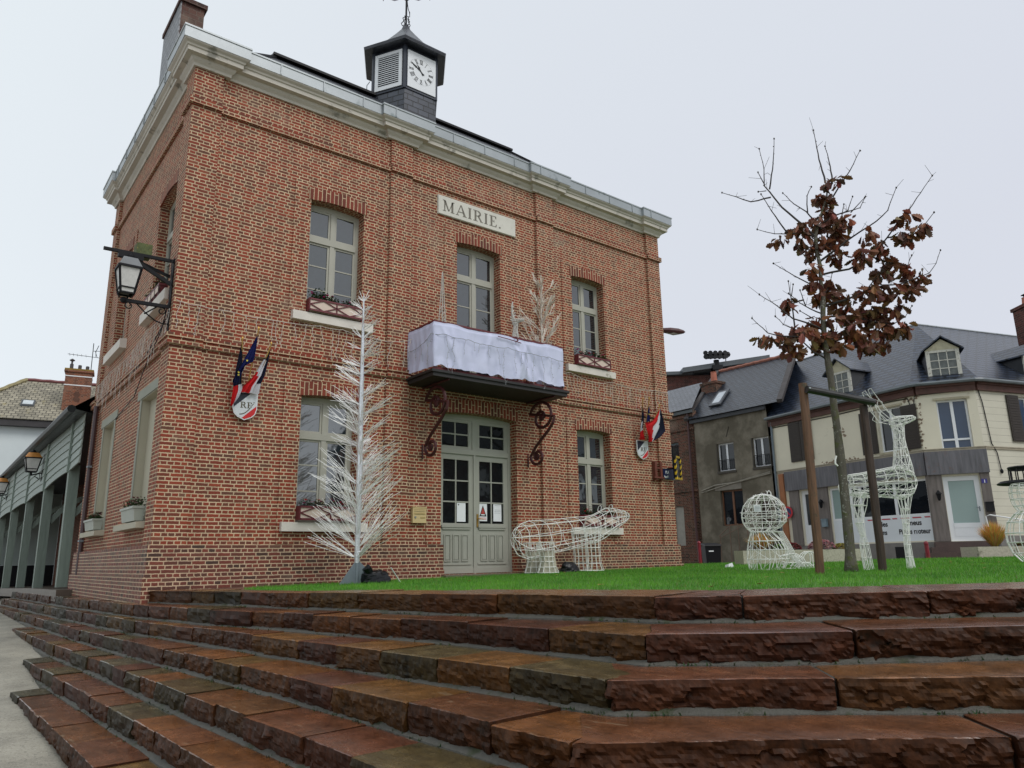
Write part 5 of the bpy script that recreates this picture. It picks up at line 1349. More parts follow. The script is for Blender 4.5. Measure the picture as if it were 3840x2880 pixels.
for sy in (-.19,.19):
    leg(m, [(6.68,YB+sy,.52),(6.70,YB+sy,.38),(6.72,YB+sy,.26),(6.72,YB+sy,.17),(6.73,YB+sy,.07),(6.74,YB+sy,lawn_z(6.74,YB)+.02)], [.20,.18,.15,.15,.19,.24], [.12,.115,.11,.11,.12,.14], 10)
    leg(m, [(7.93,YB+sy,.80),(7.93,YB+sy,.55),(7.93,YB+sy,.42),(7.94,YB+sy,.26),(7.94,YB+sy,.12),(7.95,YB+sy,lawn_z(7.95,YB)+.02)], [.21,.17,.155,.15,.16,.22], [.11,.11,.11,.11,.115,.14], 10)
part('wire_frame', m, M['wire_white'], t)
m = MB(); m.ball((9.19,YB,1.06), .03, 8); part('nose', m, M['black'], t)
for sy in (-.19,.19):
    m = MB(); m.hexa([(6.56,YB+sy-.08,-.03),(6.90,YB+sy-.08,-.03),(6.90,YB+sy+.08,-.03),(6.56,YB+sy+.08,-.03),(6.62,YB+sy-.07,.36),(6.84,YB+sy-.07,.36),(6.84,YB+sy+.07,.36),(6.62,YB+sy+.07,.36)])
    part('leg_lining', m, plain('beige_sheet', (.42,.39,.31), .7, .12, 6), t)
m = MB(); m.tube([(6.8,YB-.1,.0),(7.0,YB-.3,.02),(7.2,YB-.2,.03),(7.4,YB,.06)], .008, 5)
tag(m.build('cable', M['black'], None, (7,YB,0)), 'black cable running over the grass under the wire bear', 'cable')

# camera-facing figures are built in their own side-view frame: s to the right, z up, w towards the back
RT = Vector((.7853,-.6191,0)); BK = Vector((.6191,.7853,0))
def P3(o, s, z, w=0): return o+RT*s+Z*z+BK*w
# the round-headed seated cat, seen from behind
o = Vector((8.256,-4.507,.061)); o.z = lawn_z(o.x,o.y); rnd = random.Random(17)
t = thing('wire_cat', 'round-headed seated figure of white lattice wire with a curled tail', 'light figure', o)
m = MB()
def ringc(s0, s1, z, d=None):
    h = (s1-s0)/2; return (P3(o, (s0+s1)/2, z), RT*h, BK*(d or h))
hd = [ringc(-.17,.165,.60,.17), ringc(-.235,.31,.66,.24), ringc(-.28,.40,.745), ringc(-.295,.425,.83), ringc(-.29,.428,.91), ringc(-.255,.395,1.02), ringc(-.17,.305,1.125), ringc(-.06,.21,1.185), ringc(.05,.11,1.21,.03)]
wire_body(m, hd, 14, .0052, 1, rnd)
bd = [ringc(-.24,.30,.0,.30), ringc(-.26,.39,.16,.34), ringc(-.25,.39,.31,.33), ringc(-.22,.32,.45,.28), ringc(-.17,.165,.60,.18)]
wire_body(m, bd, 14, .0052, 1, rnd)
for k in range(5):   # back ridge to the tail
    w = -.12+.06*k; m.tube([P3(o,s,z,w) for s, z in ((.165,.60),(.307,.592),(.382,.44),(.455,.283),(.473,.196),(.529,.13),(.62,.03))], .0075, 4)
m.tube([P3(o,.131,1.185,-.05), P3(o,.14,1.24,-.05), P3(o,.17,1.262,-.05), P3(o,.195,1.235,-.05), P3(o,.20,1.18,-.05)], .009, 5)
for s in (-.06,):
    m.tube([P3(o,s-.05,1.14), P3(o,s,1.185), P3(o,s+.05,1.17)], .008, 4)
for w in (-.10,.0,.10):
    m.tube([P3(o,s,z,w) for s, z in ((.27,.20),(.40,.235),(.50,.235),(.60,.17),(.65,.08),(.65,.0))], .008, 4)
    m.tube([P3(o,s,z,w) for s, z in ((.50,.01),(.55,.07),(.62,.10),(.70,.085),(.75,.04),(.77,.0))], .008, 4)
    m.tube([P3(o,s,z,w) for s, z in ((.60,.17),(.64,.23),(.70,.268),(.76,.26),(.79,.23),(.79,.05),(.78,.0))], .008, 4)
for z in (.01,.10): m.tube([P3(o,s,z,-.1) for s in (.30,.45,.60,.70)], .007, 4)
for k in range(50):
    a = P3(o, rnd.uniform(.30,.66), rnd.uniform(0,.16), rnd.uniform(-.1,.1)); m.stick(a, a+RT*rnd.uniform(-.08,.08)+Z*rnd.uniform(-.05,.08), .006)
part('wire_frame', m, M['wire_white'], t)
q_ = MB(); bulbs(q_, m, 320, rnd, .0045, .028); part('bulbs', q_, M['wire_white'], t)
m = MB(); m.prism([P3(o,-.203,1.01,-.36), P3(o,-.098,1.005,-.37), P3(o,-.10,.90,-.37), P3(o,-.205,.905,-.36)], BK*.01); part('label_plate', m, M['paper'], t)
m = MB()
for z in (.985,.965,.935): m.prism([P3(o,-.19,z,-.3725), P3(o,-.115,z-.003,-.3745), P3(o,-.115,z-.010,-.3745), P3(o,-.19,z-.007,-.3725)], BK*.002)
part('printed_lines', m, grey, t)

# the deer
def deer(name, label, o, sc, rr, mat, cat, group, seed, antlers=False):
    rnd = random.Random(seed); t = thing(name, label, cat, o, group); m = MB(); o = Vector(o)
    def q(s, z, w=0): return P3(o, s*sc, z*sc, w*sc)
    def rg(s0, z0, s1, z1, w): c = (q(s0,z0)+q(s1,z1))/2; return (c, (q(s1,z1)-q(s0,z0))/2, BK*w*sc)
    wire_body(m, [rg(-.35,1.06,-.335,1.20,.08), rg(-.34,1.0,-.315,1.283,.16), rg(-.19,.96,-.165,1.30,.19), rg(-.05,.962,-.02,1.325,.19), rg(.10,.968,.13,1.349,.19), rg(.26,.95,.29,1.38,.19), rg(.39,.925,.40,1.395,.18), rg(.52,.985,.535,1.34,.14), rg(.584,1.08,.59,1.26,.07)], 12, rr, 2, rnd)
    wire_body(m, [rg(.30,1.36,.585,1.27,.14), rg(.33,1.39,.577,1.39,.125), rg(.355,1.52,.555,1.52,.105), rg(.373,1.64,.54,1.64,.09), rg(.392,1.77,.527,1.75,.08), rg(.404,1.875,.533,1.86,.078), rg(.37,1.96,.548,1.957,.078)], 9, rr, 2, rnd)
    wire_body(m, [rg(.365,1.97,.385,2.07,.055), rg(.45,1.955,.45,2.094,.072), rg(.54,1.97,.54,2.10,.065), rg(.62,2.0,.62,2.104,.05), rg(.69,2.03,.69,2.106,.035), rg(.725,2.05,.725,2.085,.02)], 8, rr, 1, rnd)
    if antlers:
        for w in (-.06,.06):
            m.tube([q(.42,2.08,w), q(.37,2.24,w*2), q(.36,2.42,w*3), q(.39,2.58,w*3)], rr*2.2, 5); m.tube([q(.365,2.36,w*2.6), q(.42,2.44,w*3.2)], rr*1.8, 4); m.tube([q(.39,2.2,w*1.7), q(.47,2.27,w*2.2)], rr*1.8, 4)
            m.tube([q(.40,2.06,w), q(.31,2.12,w*2.4)], rr*2.4, 4)
    for w in (() if antlers else (-.07,.07)):     # long swept-back ears
        lo = [(.43,2.05),(.31,2.17),(.22,2.30),(.155,2.41),(.11,2.492),(.065,2.467),(.10,2.35),(.155,2.18),(.25,2.03),(.36,2.0)]
        m.tube([q(s,z,w*(1+.8*(.43-s))) for s, z in lo], rr*1.1, 4)
        lo2 = [(.37,2.07),(.25,2.20),(.235,2.29),(.19,2.32),(.165,2.26),(.20,2.13),(.165,2.07),(.23,2.02),(.30,2.03)]
        m.tube([q(s,z,w*1.4) for s, z in lo2], rr, 4)
        for k in range(14):
            i = rnd.randint(0,4); a, c = lo[i], lo[9-i]; d_ = lo[min(4,i+1)], lo[9-min(4,i+1)]
            m.stick(q(a[0],a[1],w), q(d_[1][0],d_[1][1],w*1.2), rr*.8)
    def lg(path, wid, w):
        P_ = [(q(s,z,w), RT*h*sc, BK*h*sc*.8) for (s,z), h in zip(path, wid)]
        wire_body(m, P_, 4, rr, 1, rnd)
    lg([(-.24,1.02),(-.30,.86),(-.275,.62),(-.26,.45),(-.293,.33),(-.285,.16),(-.271,.0)], [.10,.085,.05,.035,.03,.03,.035], -.10)
    lg([(-.13,1.02),(-.15,.86),(-.21,.62),(-.17,.45),(-.133,.33),(-.12,.16),(-.111,.0)], [.10,.085,.05,.035,.03,.03,.035], .10)
    lg([(.35,.98),(.345,.80),(.337,.60),(.325,.45),(.314,.32),(.315,.16),(.317,.0)], [.085,.05,.038,.034,.034,.034,.036], -.09)
    lg([(.50,1.0),(.475,.80),(.45,.60),(.44,.45),(.434,.32),(.442,.16),(.452,.0)], [.08,.045,.034,.03,.03,.03,.034], .09)
    m.tube([q(-.345,1.19), q(-.43,1.21), q(-.474,1.12), q(-.462,1.04)], rr*1.5, 5)
    part('wire_frame', m, mat, t)
od = Vector((7.716,-6.689,0)); od.z = lawn_z(od.x, od.y)
deer('wire_deer', 'tall white wire deer with swept-back ears standing behind the planted tree', od, 1.0, .0047, M['wire_white'], 'light figure', None, 23)
deer('wire_reindeer', 'small white reindeer figure looking over the cloth on the balcony', Vector((5.98,-.50,3.52)), .66, .0065, plain('dull_white_twine', (.62,.60,.57), .6), 'light figure', None, 29, True)

# snowman with a black wire hat at the right edge
o = Vector((10.437,-7.542,.0)); o.z = lawn_z(o.x,o.y); c = P3(o,.165,0,0); rnd = random.Random(41)
t = thing('wire_snowman', 'white wire snowman with a black wire top hat at the right edge', 'light figure', c)
m = MB()
def rs(r_, z): return (c+Z*z, RT*r_, BK*r_)
wire_body(m, [rs(.22,.02), rs(.32,.14), rs(.37,.30), rs(.375,.44), rs(.33,.60), rs(.22,.72), rs(.16,.76)], 14, .0075)
wire_body(m, [rs(.16,.76), rs(.21,.84), rs(.235,.94), rs(.24,1.04), rs(.225,1.12), rs(.19,1.17)], 12, .0075)
part('wire_frame', m, M['wire_white'], t)
m = MB()
for i in range(3): loopring(m, c+Z*(1.178+.012*i), RT*(.37-.02*i), BK*(.37-.02*i), .013, 22, 5)
loopring(m, c+Z*1.20, RT*.20, BK*.20, .012, 18, 5); loopring(m, c+Z*1.415, RT*.20, BK*.20, .018, 18, 5); loopring(m, c+Z*1.39, RT*.195, BK*.195, .012, 18, 5)
for k in range(12): a = 6.283*k/12; m.tube([c+Z*1.19+RT*.20*math.cos(a)+BK*.20*math.sin(a), c+Z*1.415+RT*.20*math.cos(a)+BK*.20*math.sin(a)], .009, 4)
part('hat', m, M['black'], t)
b = MB(); b.hexa([(9.0+x, -1.8+y, .0+z) for x, y, z in ((-.05,-.03,0),(.07,-.04,0),(.08,.04,0),(-.04,.05,0),(-.04,-.02,.05),(.05,-.03,.07),(.06,.03,.06),(-.03,.04,.04))])
q3 = CAM_POS+(Vector((14.73,.89,-.05))-CAM_POS)*.72; 
b = MB(); c = Vector((q3.x, q3.y, lawn_z(q3.x,q3.y))); b.hexa([c+Vector(v) for v in ((-.07,-.04,0),(.09,-.05,0),(.09,.05,0),(-.06,.06,0),(-.05,-.03,.07),(.05,-.04,.09),(.06,.04,.06),(-.05,.05,.05))])
tag(b.build('litter', M['paper'], None, c), 'scrap of white litter on the grass left of the seated wire figure', 'litter')
OAK_TRUNK = [(-0.0, -0.01), (0.02, 0.35), (0.03, 0.67), (0.04, 1.1), (0.04, 1.43), (0.04, 1.83), (0.03, 2.1), (0.03, 2.44), (0.02, 2.68), (0.01, 2.79), (0.0, 3.04), (0.01, 3.31), (0.04, 3.62), (0.04, 3.85), (0.06, 4.09), (0.04, 4.33), (0.05, 4.57), (0.11, 4.76), (0.2, 4.96), (0.28, 5.15), (0.32, 5.38)]
OAK_BRANCH = [[(0.29, 5.38), (0.28, 5.81), (0.3, 6.34)], [(0.4, 5.43), (0.47, 5.81), (0.51, 6.16)], [(0.37, 5.15), (0.48, 5.33), (0.58, 5.47), (0.72, 5.74)], [(0.03, 4.57), (-0.19, 4.84), (-0.35, 5.04), (-0.48, 5.29), (-0.54, 5.42), (-0.5, 5.7), (-0.53, 6.05)], [(-0.48, 5.34), (-0.42, 5.72), (-0.41, 6.04)], [(-0.48, 5.21), (-0.75, 5.17), (-0.94, 5.28), (-1.12, 5.38)], [(-0.53, 5.42), (-0.59, 5.66)], [(-0.53, 5.32), (-0.63, 5.33)], [(0.15, 4.66), (0.01, 4.98), (-0.11, 5.16), (-0.21, 5.39)], [(0.02, 4.96), (0.03, 5.21), (0.09, 5.33)], [(0.05, 4.54), (-0.1, 4.63), (-0.32, 4.62), (-0.48, 4.64), (-0.71, 4.73)], [(-0.32, 4.65), (-0.45, 4.77), (-0.61, 4.97), (-0.73, 5.1)], [(0.17, 4.76), (0.39, 4.9), (0.79, 5.04), (0.92, 5.24)], [(0.5, 4.93), (0.61, 5.0), (0.72, 5.23)], [(0.5, 4.91), (0.58, 5.11)], [(0.64, 4.95), (0.81, 5.13)], [(0.08, 4.18), (0.42, 4.42), (0.59, 4.53), (0.78, 4.63), (0.91, 4.75), (1.02, 5.04)], [(0.05, 3.97), (0.19, 3.99), (0.41, 4.01), (0.72, 4.17), (0.94, 4.43), (1.1, 4.64), (1.25, 4.79), (1.42, 5.03), (1.59, 5.26)], [(0.94, 4.43), (1.25, 4.42), (1.36, 4.51), (1.48, 4.67)], [(0.72, 4.17), (0.98, 4.12), (1.3, 4.11), (1.43, 4.3)], [(0.03, 3.52), (0.37, 3.61), (0.72, 3.77), (0.95, 3.83), (1.17, 3.85), (1.62, 4.02), (1.75, 4.17), (1.86, 4.38)], [(0.69, 3.77), (0.91, 4.07)], [(0.0, 3.32), (0.14, 3.38), (0.45, 3.4), (0.77, 3.33), (1.05, 3.3), (1.27, 3.43), (1.41, 3.6)], [(0.0, 3.02), (0.29, 2.97), (0.53, 2.96), (0.72, 2.98), (1.05, 3.14)], [(0.04, 3.99), (-0.05, 4.06), (-0.14, 4.18), (-0.28, 4.39)], [(0.04, 3.8), (-0.06, 3.85), (-0.27, 4.02), (-0.51, 4.23)], [(0.01, 3.41), (-0.11, 3.5), (-0.21, 3.62), (-0.33, 3.79)], [(-0.16, 3.57), (-0.17, 3.83)], [(-0.01, 3.18), (-0.16, 3.25), (-0.43, 3.32), (-0.64, 3.49), (-0.88, 3.64)], [(-0.41, 3.21), (-0.4, 3.62), (-0.39, 3.9)], [(-0.39, 3.67), (-0.32, 3.86)], [(0.01, 2.77), (-0.05, 2.79), (-0.18, 2.86), (-0.3, 2.98), (-0.41, 3.16), (-0.57, 3.23), (-0.68, 3.34)], [(-0.37, 3.07), (-0.57, 3.1), (-0.73, 3.17), (-0.9, 3.41)], [(-0.13, 3.32), (-0.27, 3.47)], [(0.04, 3.66), (0.2, 3.85), (0.31, 4.08)], [(0.09, 4.32), (0.33, 4.61), (0.46, 4.8)]]
OAK_LEAVES = [(0.34, 5.3, 0.12, 0.1), (0.19, 5.16, 0.08, 0.08), (0.29, 5.08, 0.1, 0.08), (0.3, 4.95, 0.1, 0.08), (0.21, 4.76, 0.14, 0.12), (0.58, 4.83, 0.1, 0.1), (0.38, 4.66, 0.14, 0.16), (0.05, 4.74, 0.08, 0.1), (-0.19, 4.64, 0.12, 0.08), (-0.39, 4.53, 0.08, 0.08), (-0.12, 4.45, 0.1, 0.06), (0.13, 4.42, 0.12, 0.12), (-0.02, 4.28, 0.1, 0.1), (0.31, 4.25, 0.1, 0.16), (0.43, 4.56, 0.08, 0.12), (0.67, 4.43, 0.07, 0.08), (0.56, 4.12, 0.18, 0.14), (0.85, 4.26, 0.12, 0.14), (1.14, 4.64, 0.14, 0.1), (1.1, 4.35, 0.14, 0.12), (1.29, 4.42, 0.12, 0.1), (1.07, 4.12, 0.12, 0.12), (0.92, 3.95, 0.1, 0.1), (1.26, 4.02, 0.12, 0.08), (1.45, 3.92, 0.14, 0.18), (1.26, 3.71, 0.12, 0.1), (-0.1, 3.99, 0.08, 0.08), (-0.06, 3.83, 0.06, 0.08), (0.17, 3.8, 0.12, 0.12), (0.02, 3.64, 0.14, 0.1), (0.17, 3.66, 0.08, 0.08), (0.39, 3.61, 0.16, 0.12), (0.64, 3.67, 0.18, 0.12), (0.83, 3.77, 0.1, 0.08), (0.99, 3.69, 0.12, 0.12), (0.39, 3.4, 0.16, 0.14), (0.65, 3.44, 0.16, 0.14), (0.89, 3.42, 0.18, 0.16), (1.09, 3.44, 0.08, 0.1), (-0.41, 3.53, 0.12, 0.1), (-0.09, 3.29, 0.08, 0.08), (0.13, 3.27, 0.12, 0.1), (0.4, 3.15, 0.14, 0.14), (0.53, 3.01, 0.1, 0.12), (0.84, 3.19, 0.18, 0.14), (1.08, 3.18, 0.18, 0.12), (0.79, 2.98, 0.18, 0.1), (0.63, 2.92, 0.1, 0.08), (0.17, 3.06, 0.14, 0.14), (-0.03, 3.04, 0.12, 0.1), (-0.27, 3.05, 0.12, 0.12), (-0.1, 2.95, 0.1, 0.08), (-0.49, 2.98, 0.14, 0.12), (-0.68, 3.08, 0.1, 0.08), (-0.44, 2.85, 0.12, 0.08), (-0.8, 3.08, 0.05, 0.06), (-0.36, 3.16, 0.08, 0.08), (0.17, 2.9, 0.08, 0.08)]
# [ 6.688 -6.787  0.005]
# ================================================================== PLANTED OAK AND ITS STAKES
oo = Vector((6.688,-6.787,0)); oo.z = lawn_z(oo.x, oo.y)
t = thing('young_oak', 'young oak tree holding brown dead leaves between two wooden stakes', 'tree', oo); rnd = random.Random(61)
bark = NT('mossy_bark'); p = bark.pos(); mp = bark.n('ShaderNodeMapping'); mp.inputs['Scale'].default_value = (9,9,2.5); bark.l(p, mp.inputs['Vector'])
c = bark.mix(bark.noise(mp.outputs[0], 6, 6, .7, 1).outputs['Fac'], (.032,.029,.022), (.17,.15,.115)); c = bark.mix(bark.sstep(bark.noise(p, 9, 5, .7).outputs['Fac'], .52, .66), c, (.085,.095,.022)); c = bark.mix(bark.sstep(bark.noise(p, 17, 4, .7).outputs['Fac'], .57, .66), c, (.28,.28,.24))
bark.set(Base_Color=c, Roughness=.75); bark.bump(bark.noise(mp.outputs[0], 9, 6, .7, 1).outputs['Fac'], .8, .02)
m = MB(); pts = []; rad = []
TR = OAK_TRUNK; n = len(TR)
for i in range(n-1):
    for f in (0,.33,.66):
        s, z = TR[i][0]+(TR[i+1][0]-TR[i][0])*f, TR[i][1]+(TR[i+1][1]-TR[i][1])*f
        pts.append(P3(oo, s, z, .02*math.sin(z*1.3))); rad.append(max(.009, .062*max(0,1-z/5.6)**.8+.004+.005*noise.noise(Vector((z*5,1,0)))+(.006 if (i+int(f*3)) % 4 == 0 else 0)+(.02*max(0,.12-z)/.12)))
m.tube(pts, rad, 9)
part('trunk', m, bark.m, t, None, True)
m = MB(); bark2 = plain('dark_twig_bark', (.030,.024,.021), .7, .35, 12)
NODES = [(TR[i][0]+(TR[i+1][0]-TR[i][0])*f, TR[i][1]+(TR[i+1][1]-TR[i][1])*f, .02*math.sin(TR[i][1]*1.3)) for i in range(n-1) for f in (0,.33,.66)]
for k, br_ in enumerate(OAK_BRANCH):
    L = len(br_); s0, z0 = br_[0]; w0, bd = 0.0, 1e9      # branch off at the depth of whatever carries it
    for cs, cz, cw in NODES:
        d_ = math.hypot(cs-s0, cz-z0)
        if d_ < bd: bd, w0 = d_, cw
    reach = math.hypot(br_[-1][0]-s0, br_[-1][1]-z0); dw = rnd.choice((-1,1))*rnd.uniform(.15,.45)*min(1, reach); pp = []
    for i, (s, z) in enumerate(br_):
        w = w0+dw*i/(L-1); pp.append(P3(oo, s, z, w))
        if i:
            for f in (.25,.5,.75,1): NODES.append((br_[i-1][0]+(s-br_[i-1][0])*f, br_[i-1][1]+(z-br_[i-1][1])*f, w0+dw*(i-1+f)/(L-1)))
    fine = []
    for a, c in zip(pp, pp[1:]):
        q_ = max(2, int((c-a).length/.09))
        for i in range(q_): fine.append(a.lerp(c, i/q_)+Vector((rnd.uniform(-.004,.004), rnd.uniform(-.004,.004), rnd.uniform(-.004,.004))))
    fine.append(pp[-1]); tot = sum((b_-a_).length for a_, b_ in zip(fine, fine[1:])); r0 = .0045+.008*min(1.3, tot)
    nf = len(fine); m.tube(fine, [max(.0042, r0*(1-i/nf)**.9+.002) for i in range(nf)], 5)
    for q_ in range(int(tot*5)):      # short side shoots
        i = rnd.randint(int(nf*.25), nf-1); d_ = Vector((rnd.uniform(-1,1), rnd.uniform(-1,1), rnd.uniform(-.1,1.2))).normalized()*rnd.uniform(.05,.20); m.stick(fine[i], fine[i]+d_, .0032)
    for i in range(nf):      # buds
        if i > nf*.35 and rnd.random() < .8: m.ball(fine[i]+Vector((rnd.uniform(-.008,.008), rnd.uniform(-.008,.008), rnd.uniform(-.004,.006))), .0075, 5)
    m.ball(fine[-1], .012, 5, (1,1,1.4))
part('branches', m, bark2, t)
m = MB()
LOBE = [(0,0),(.10,.10),(.20,.20),(.17,.30),(.33,.40),(.27,.50),(.40,.60),(.31,.70),(.38,.80),(.22,.88),(.14,1.0),(0,1.04)]
def oak_leaf(o, L):
    # drooping leaf: folded along the midrib and curled at the tip
    d = Vector((rnd.gauss(0,.55), rnd.gauss(0,.55), -1.0+rnd.uniform(-.1,.75))).normalized()
    s = d.cross(Vector((rnd.uniform(-1,1), rnd.uniform(-1,1), .2))).normalized(); nn = s.cross(d); fold = rnd.uniform(.15,.7); curl = rnd.uniform(-.35,.55)
    g = rnd.random(); base = (.20,.075,.036) if g < .55 else ((.095,.038,.022) if g < .85 else (.24,.125,.068))
    base = tuple(v*rnd.uniform(.7,1.25) for v in base)
    mid = [m.vert(o+d*L*v+nn*L*curl*v*v) for _, v in LOBE]
    for sg in (-1, 1):
        ed = [m.vert(o+d*L*v+s*sg*L*u*.78+nn*L*(curl*v*v+fold*u)) for u, v in LOBE]
        m.c = tuple(v*(1.0 if sg > 0 else .85) for v in base)
        for i in range(len(LOBE)-1): m.face((mid[i], ed[i], ed[i+1], mid[i+1]) if sg > 0 else (mid[i+1], ed[i+1], ed[i], mid[i]))
for s, z, rx, rz in OAK_LEAVES:
    w0 = min(NODES, key=lambda q_: (q_[0]-s)**2+(q_[1]-z-.05)**2)[2]+rnd.uniform(-.12,.12); n = int(8+rx*rz*1300)
    for k in range(n):
        while True:
            a, c, e = rnd.uniform(-1,1), rnd.uniform(-1,1), rnd.uniform(-1,1)
            if a*a+c*c+e*e < 1: break
        oak_leaf(P3(oo, s+a*rx*.95, z+c*rz*.85+.05, w0+e*.16), rnd.uniform(.10,.165))
part('leaves', m, vcol_mat('dead_oak_leaves', .6, .25, 45, .35, trans=.12), t)
m = MB(); c = P3(oo,-.04,1.46,-.05); m.tube([c, c+RT*-.02+Z*-.05, c+RT*-.025+Z*-.10, c+RT*.005+Z*-.13], .012, 5); part('tie', m, M['wire_white'], t)

stake_w = wood_mat('weathered_stake', (.115,.056,.028), .65, 2.5, (9,9,1.2), .5, dirt=((.035,.04,.018), 5, .58))
def pole(mb, a, c, r, n=12): a, c = Vector(a), Vector(c); mb.tube([a.lerp(c, i/6)+Vector((.002*math.sin(i*2), .002*math.cos(i*3), 0)) for i in range(7)], r, n)
t = thing('tree_stake_frame', 'wooden tree stake frame of two posts and a dark cross rail round the young oak', 'tree stake', (6.4,-7.0,.0))
m = MB(); pole(m, (6.0,-6.76,-.02), (6.033,-6.786,2.35), .053); part('post', m, stake_w, t)
m = MB(); pole(m, (6.862,-7.10,-.02), (6.877,-7.113,2.11), .050); part('post', m, wood_mat('dark_stake', (.040,.022,.014), .6, 2.5, (9,9,1.2), .5), t)
m = MB(); pole(m, (5.98,-6.86,2.255), (6.90,-7.24,2.125), .047); part('rail', m, plain('tarred_rail', (.018,.017,.017), .4, .4, 9, .15), t)
m = MB(); m.tube([(5.97,-6.905,2.26),(5.96,-6.92,2.26)], .012, 6); part('bolt', m, M['zinc'], t)

# ================================================================== MARKET HALL on the left
t = thing('market_hall', 'long open market hall with grey-green posts, scalloped weatherboarding and a dark gutter', 'market hall', (0,16,-.4))
PO = [(7.5,-.14,.07,-.215,2.34), (11.2,-.18,.03,-.30,2.21), (14.8,-.22,-.02,-.355,2.13), (18.6,-.28,-.07,-.44,2.09), (22.6,-.33,-.12,-.52,2.03), (26.8,-.38,-.17,-.60,1.98)]
for y, x0, x1, z0, z1 in PO:
    m = MB(); w = .23
    m.hexa([(x0,y,z0),(x1,y,z0),(x1,y+w,z0),(x0,y+w,z0),(x0-.02,y,z1+.12),(x1-.02,y,z1+.12),(x1-.02,y+w,z1+.12),(x0-.02,y+w,z1+.12)])
    part('post', m, M['green_paint'], t)
    m = MB(); pts = [(x1-.03, y+.10, 1.35), (x1+.25, y+.10, 1.72), (x1+.62, y+.10, 1.98), (x1+1.1, y+.10, 2.12)]
    for a, c in zip(pts, pts[1:]): m.bar(a, c, .11, .12)
    part('brace', m, M['green_paint'], t)
def hx(y): return interp(y, [(p_[0], p_[1]) for p_ in PO])
def htop(y): return interp(y, [(6.3,2.40)]+[(p_[0]+.1, p_[4]) for p_ in PO])
m = MB(); ys = [6.32+i*.2 for i in range(112)]
nb = 6
for k in range(nb):
    for a, c in zip(ys, ys[1:]):
        q4 = []
        for y in (a, c):
            i = 0; prev = [6.0]+[p_[0]+.1 for p_ in PO]+[31]
            seg = max(j_ for j_ in range(len(prev)-1) if prev[j_] <= y); f = (y-prev[seg])/(prev[seg+1]-prev[seg]); sc = .05*math.sin(math.pi*f)**.8 if seg else 0
            zb = htop(y)+sc-.02; zt = 3.42
            z0 = zb+(zt-zb)*k/nb; z1 = zb+(zt-zb)*(k+1)/nb+.03; x = hx(y)+.02
            q4.append((x, y, z0, z1))
        (xa,ya,a0,a1), (xc,yc,c0,c1) = q4
        m.hexa([(xa-.045,ya,a0),(xa-.01,ya,a0),(xc-.01,yc,c0),(xc-.045,yc,c0),(xa-.018,ya,a1),(xa,ya,a1),(xc,yc,c1),(xc-.018,yc,c1)])
part('weatherboarding', m, M['green_board'], t)
for y, x0, x1, z0, z1 in PO: m = MB(); m.box(x0-.06, x0-.02, y+.06, y+.16, z1-.05, 3.42); part('cover_strip', m, M['green_paint'], t)
m = MB(); m.tube([(-.42+.0*i-.012*i, 6.2+2.5*i, 3.50+.004*i) for i in range(11)], .085, 8); part('gutter', m, plain('black_gutter', (.010,.013,.014), .45, .3, 5, spec=.3), t)
m = MB(); m.poly([(-.36,6.2,3.56),(3.4,6.2,6.4),(3.1,31,6.4),(-.68,31,3.60)]); m.poly([(-.36,6.2,3.50),(-.68,31,3.54),(.1,31,3.42),(.1,6.2,3.42)]); m.poly([(3.4,6.2,6.4),(7.1,6.2,3.5),(7.1,31,3.5),(3.1,31,6.4)])
m.poly([(.1,6.31,3.42),(7.1,6.31,3.4),(7.1,31,3.4),(.1,31,3.42)])
part('roof', m, M['slate_old'], t)
m = MB(); m.box(2.2, 2.5, 6.32, 27.2, -.7, 3.4); part('brick_wall', m, brick_mat('hall_red_brick', pal=[(0,(.10,.03,.022)),(.5,(.24,.055,.035)),(1,(.32,.08,.05))], mortar=(.36,.24,.17), dark=.8), t)
m = MB(); m.box(-.6, 2.19, 27.3, 27.5, .31, 3.4); part('end_panel', m, plain('pale_green_panel', (.36,.42,.40), .7, .06, 2), t)
m = MB(); m.box(-.6, 2.19, 27.28, 27.5, -.8, .30); part('end_base', m, M['black'], t)
m = MB(); m.bar((.35,6.5,.9), (.35,6.9,.9), .2, 2.4); part('door', m, M['green_paint'], t)
b = MB()
for (y0, y1) in ((5.7,10),(10,14),(14,18),(18,22),(22,30)):
    za, zc = interp(y0,[(7.5,-.22),(27,-.61)]), interp(y1,[(7.5,-.22),(27,-.61)]); xa, xc = hx(y0)-.22, hx(y1)-.22
    b.hexa([(xa,y0,za-.22),(7,y0,za-.22),(7,y1,zc-.22),(xc,y1,zc-.22),(xa,y0,za),(7,y0,za),(7,y1,zc),(xc,y1,zc)])
tag(b.build('hall_floor', plain('wet_stone_floor', (.085,.062,.048), .35, .35, 3, .2), None, (0,16,-.4)), kind='structure')
for lab, y, x0, zb, s in (('black lantern with an orange copper cap on the second market-hall post', 12.2, -.46, 2.75, .92), ('orange-capped black lantern cut by the left edge of the photo', 20.9, -.55, 2.83, .98)):
    la = thing('hall_lantern', lab, 'street lantern', (hx(y)-.04, y, zb-.1), 'lanterns along the market hall')
    m = MB(); xw = hx(y)-.03; m.bar((x0,y,zb-.09), (xw,y,zb-.02), .03, .035); m.tube([(x0+.08,y,zb-.11), (x0+.2,y,zb-.2), (xw-.03,y,zb-.2)], .01, 5); m.tube([(xw-.05,y,zb-.04), (x0+.22,y,zb-.17), (x0+.12,y,zb-.14)], .01, 5); m.tube([(x0,y,zb-.10), (x0,y,zb-.0)], .03, 6); m.box(xw, xw+.025, y-.03, y+.03, zb-.25, zb+.05)
    part('bracket', m, M['iron'], la); lantern(la, (x0,y,zb), s, M['lampglass'], M['orange_metal'], M['iron'])

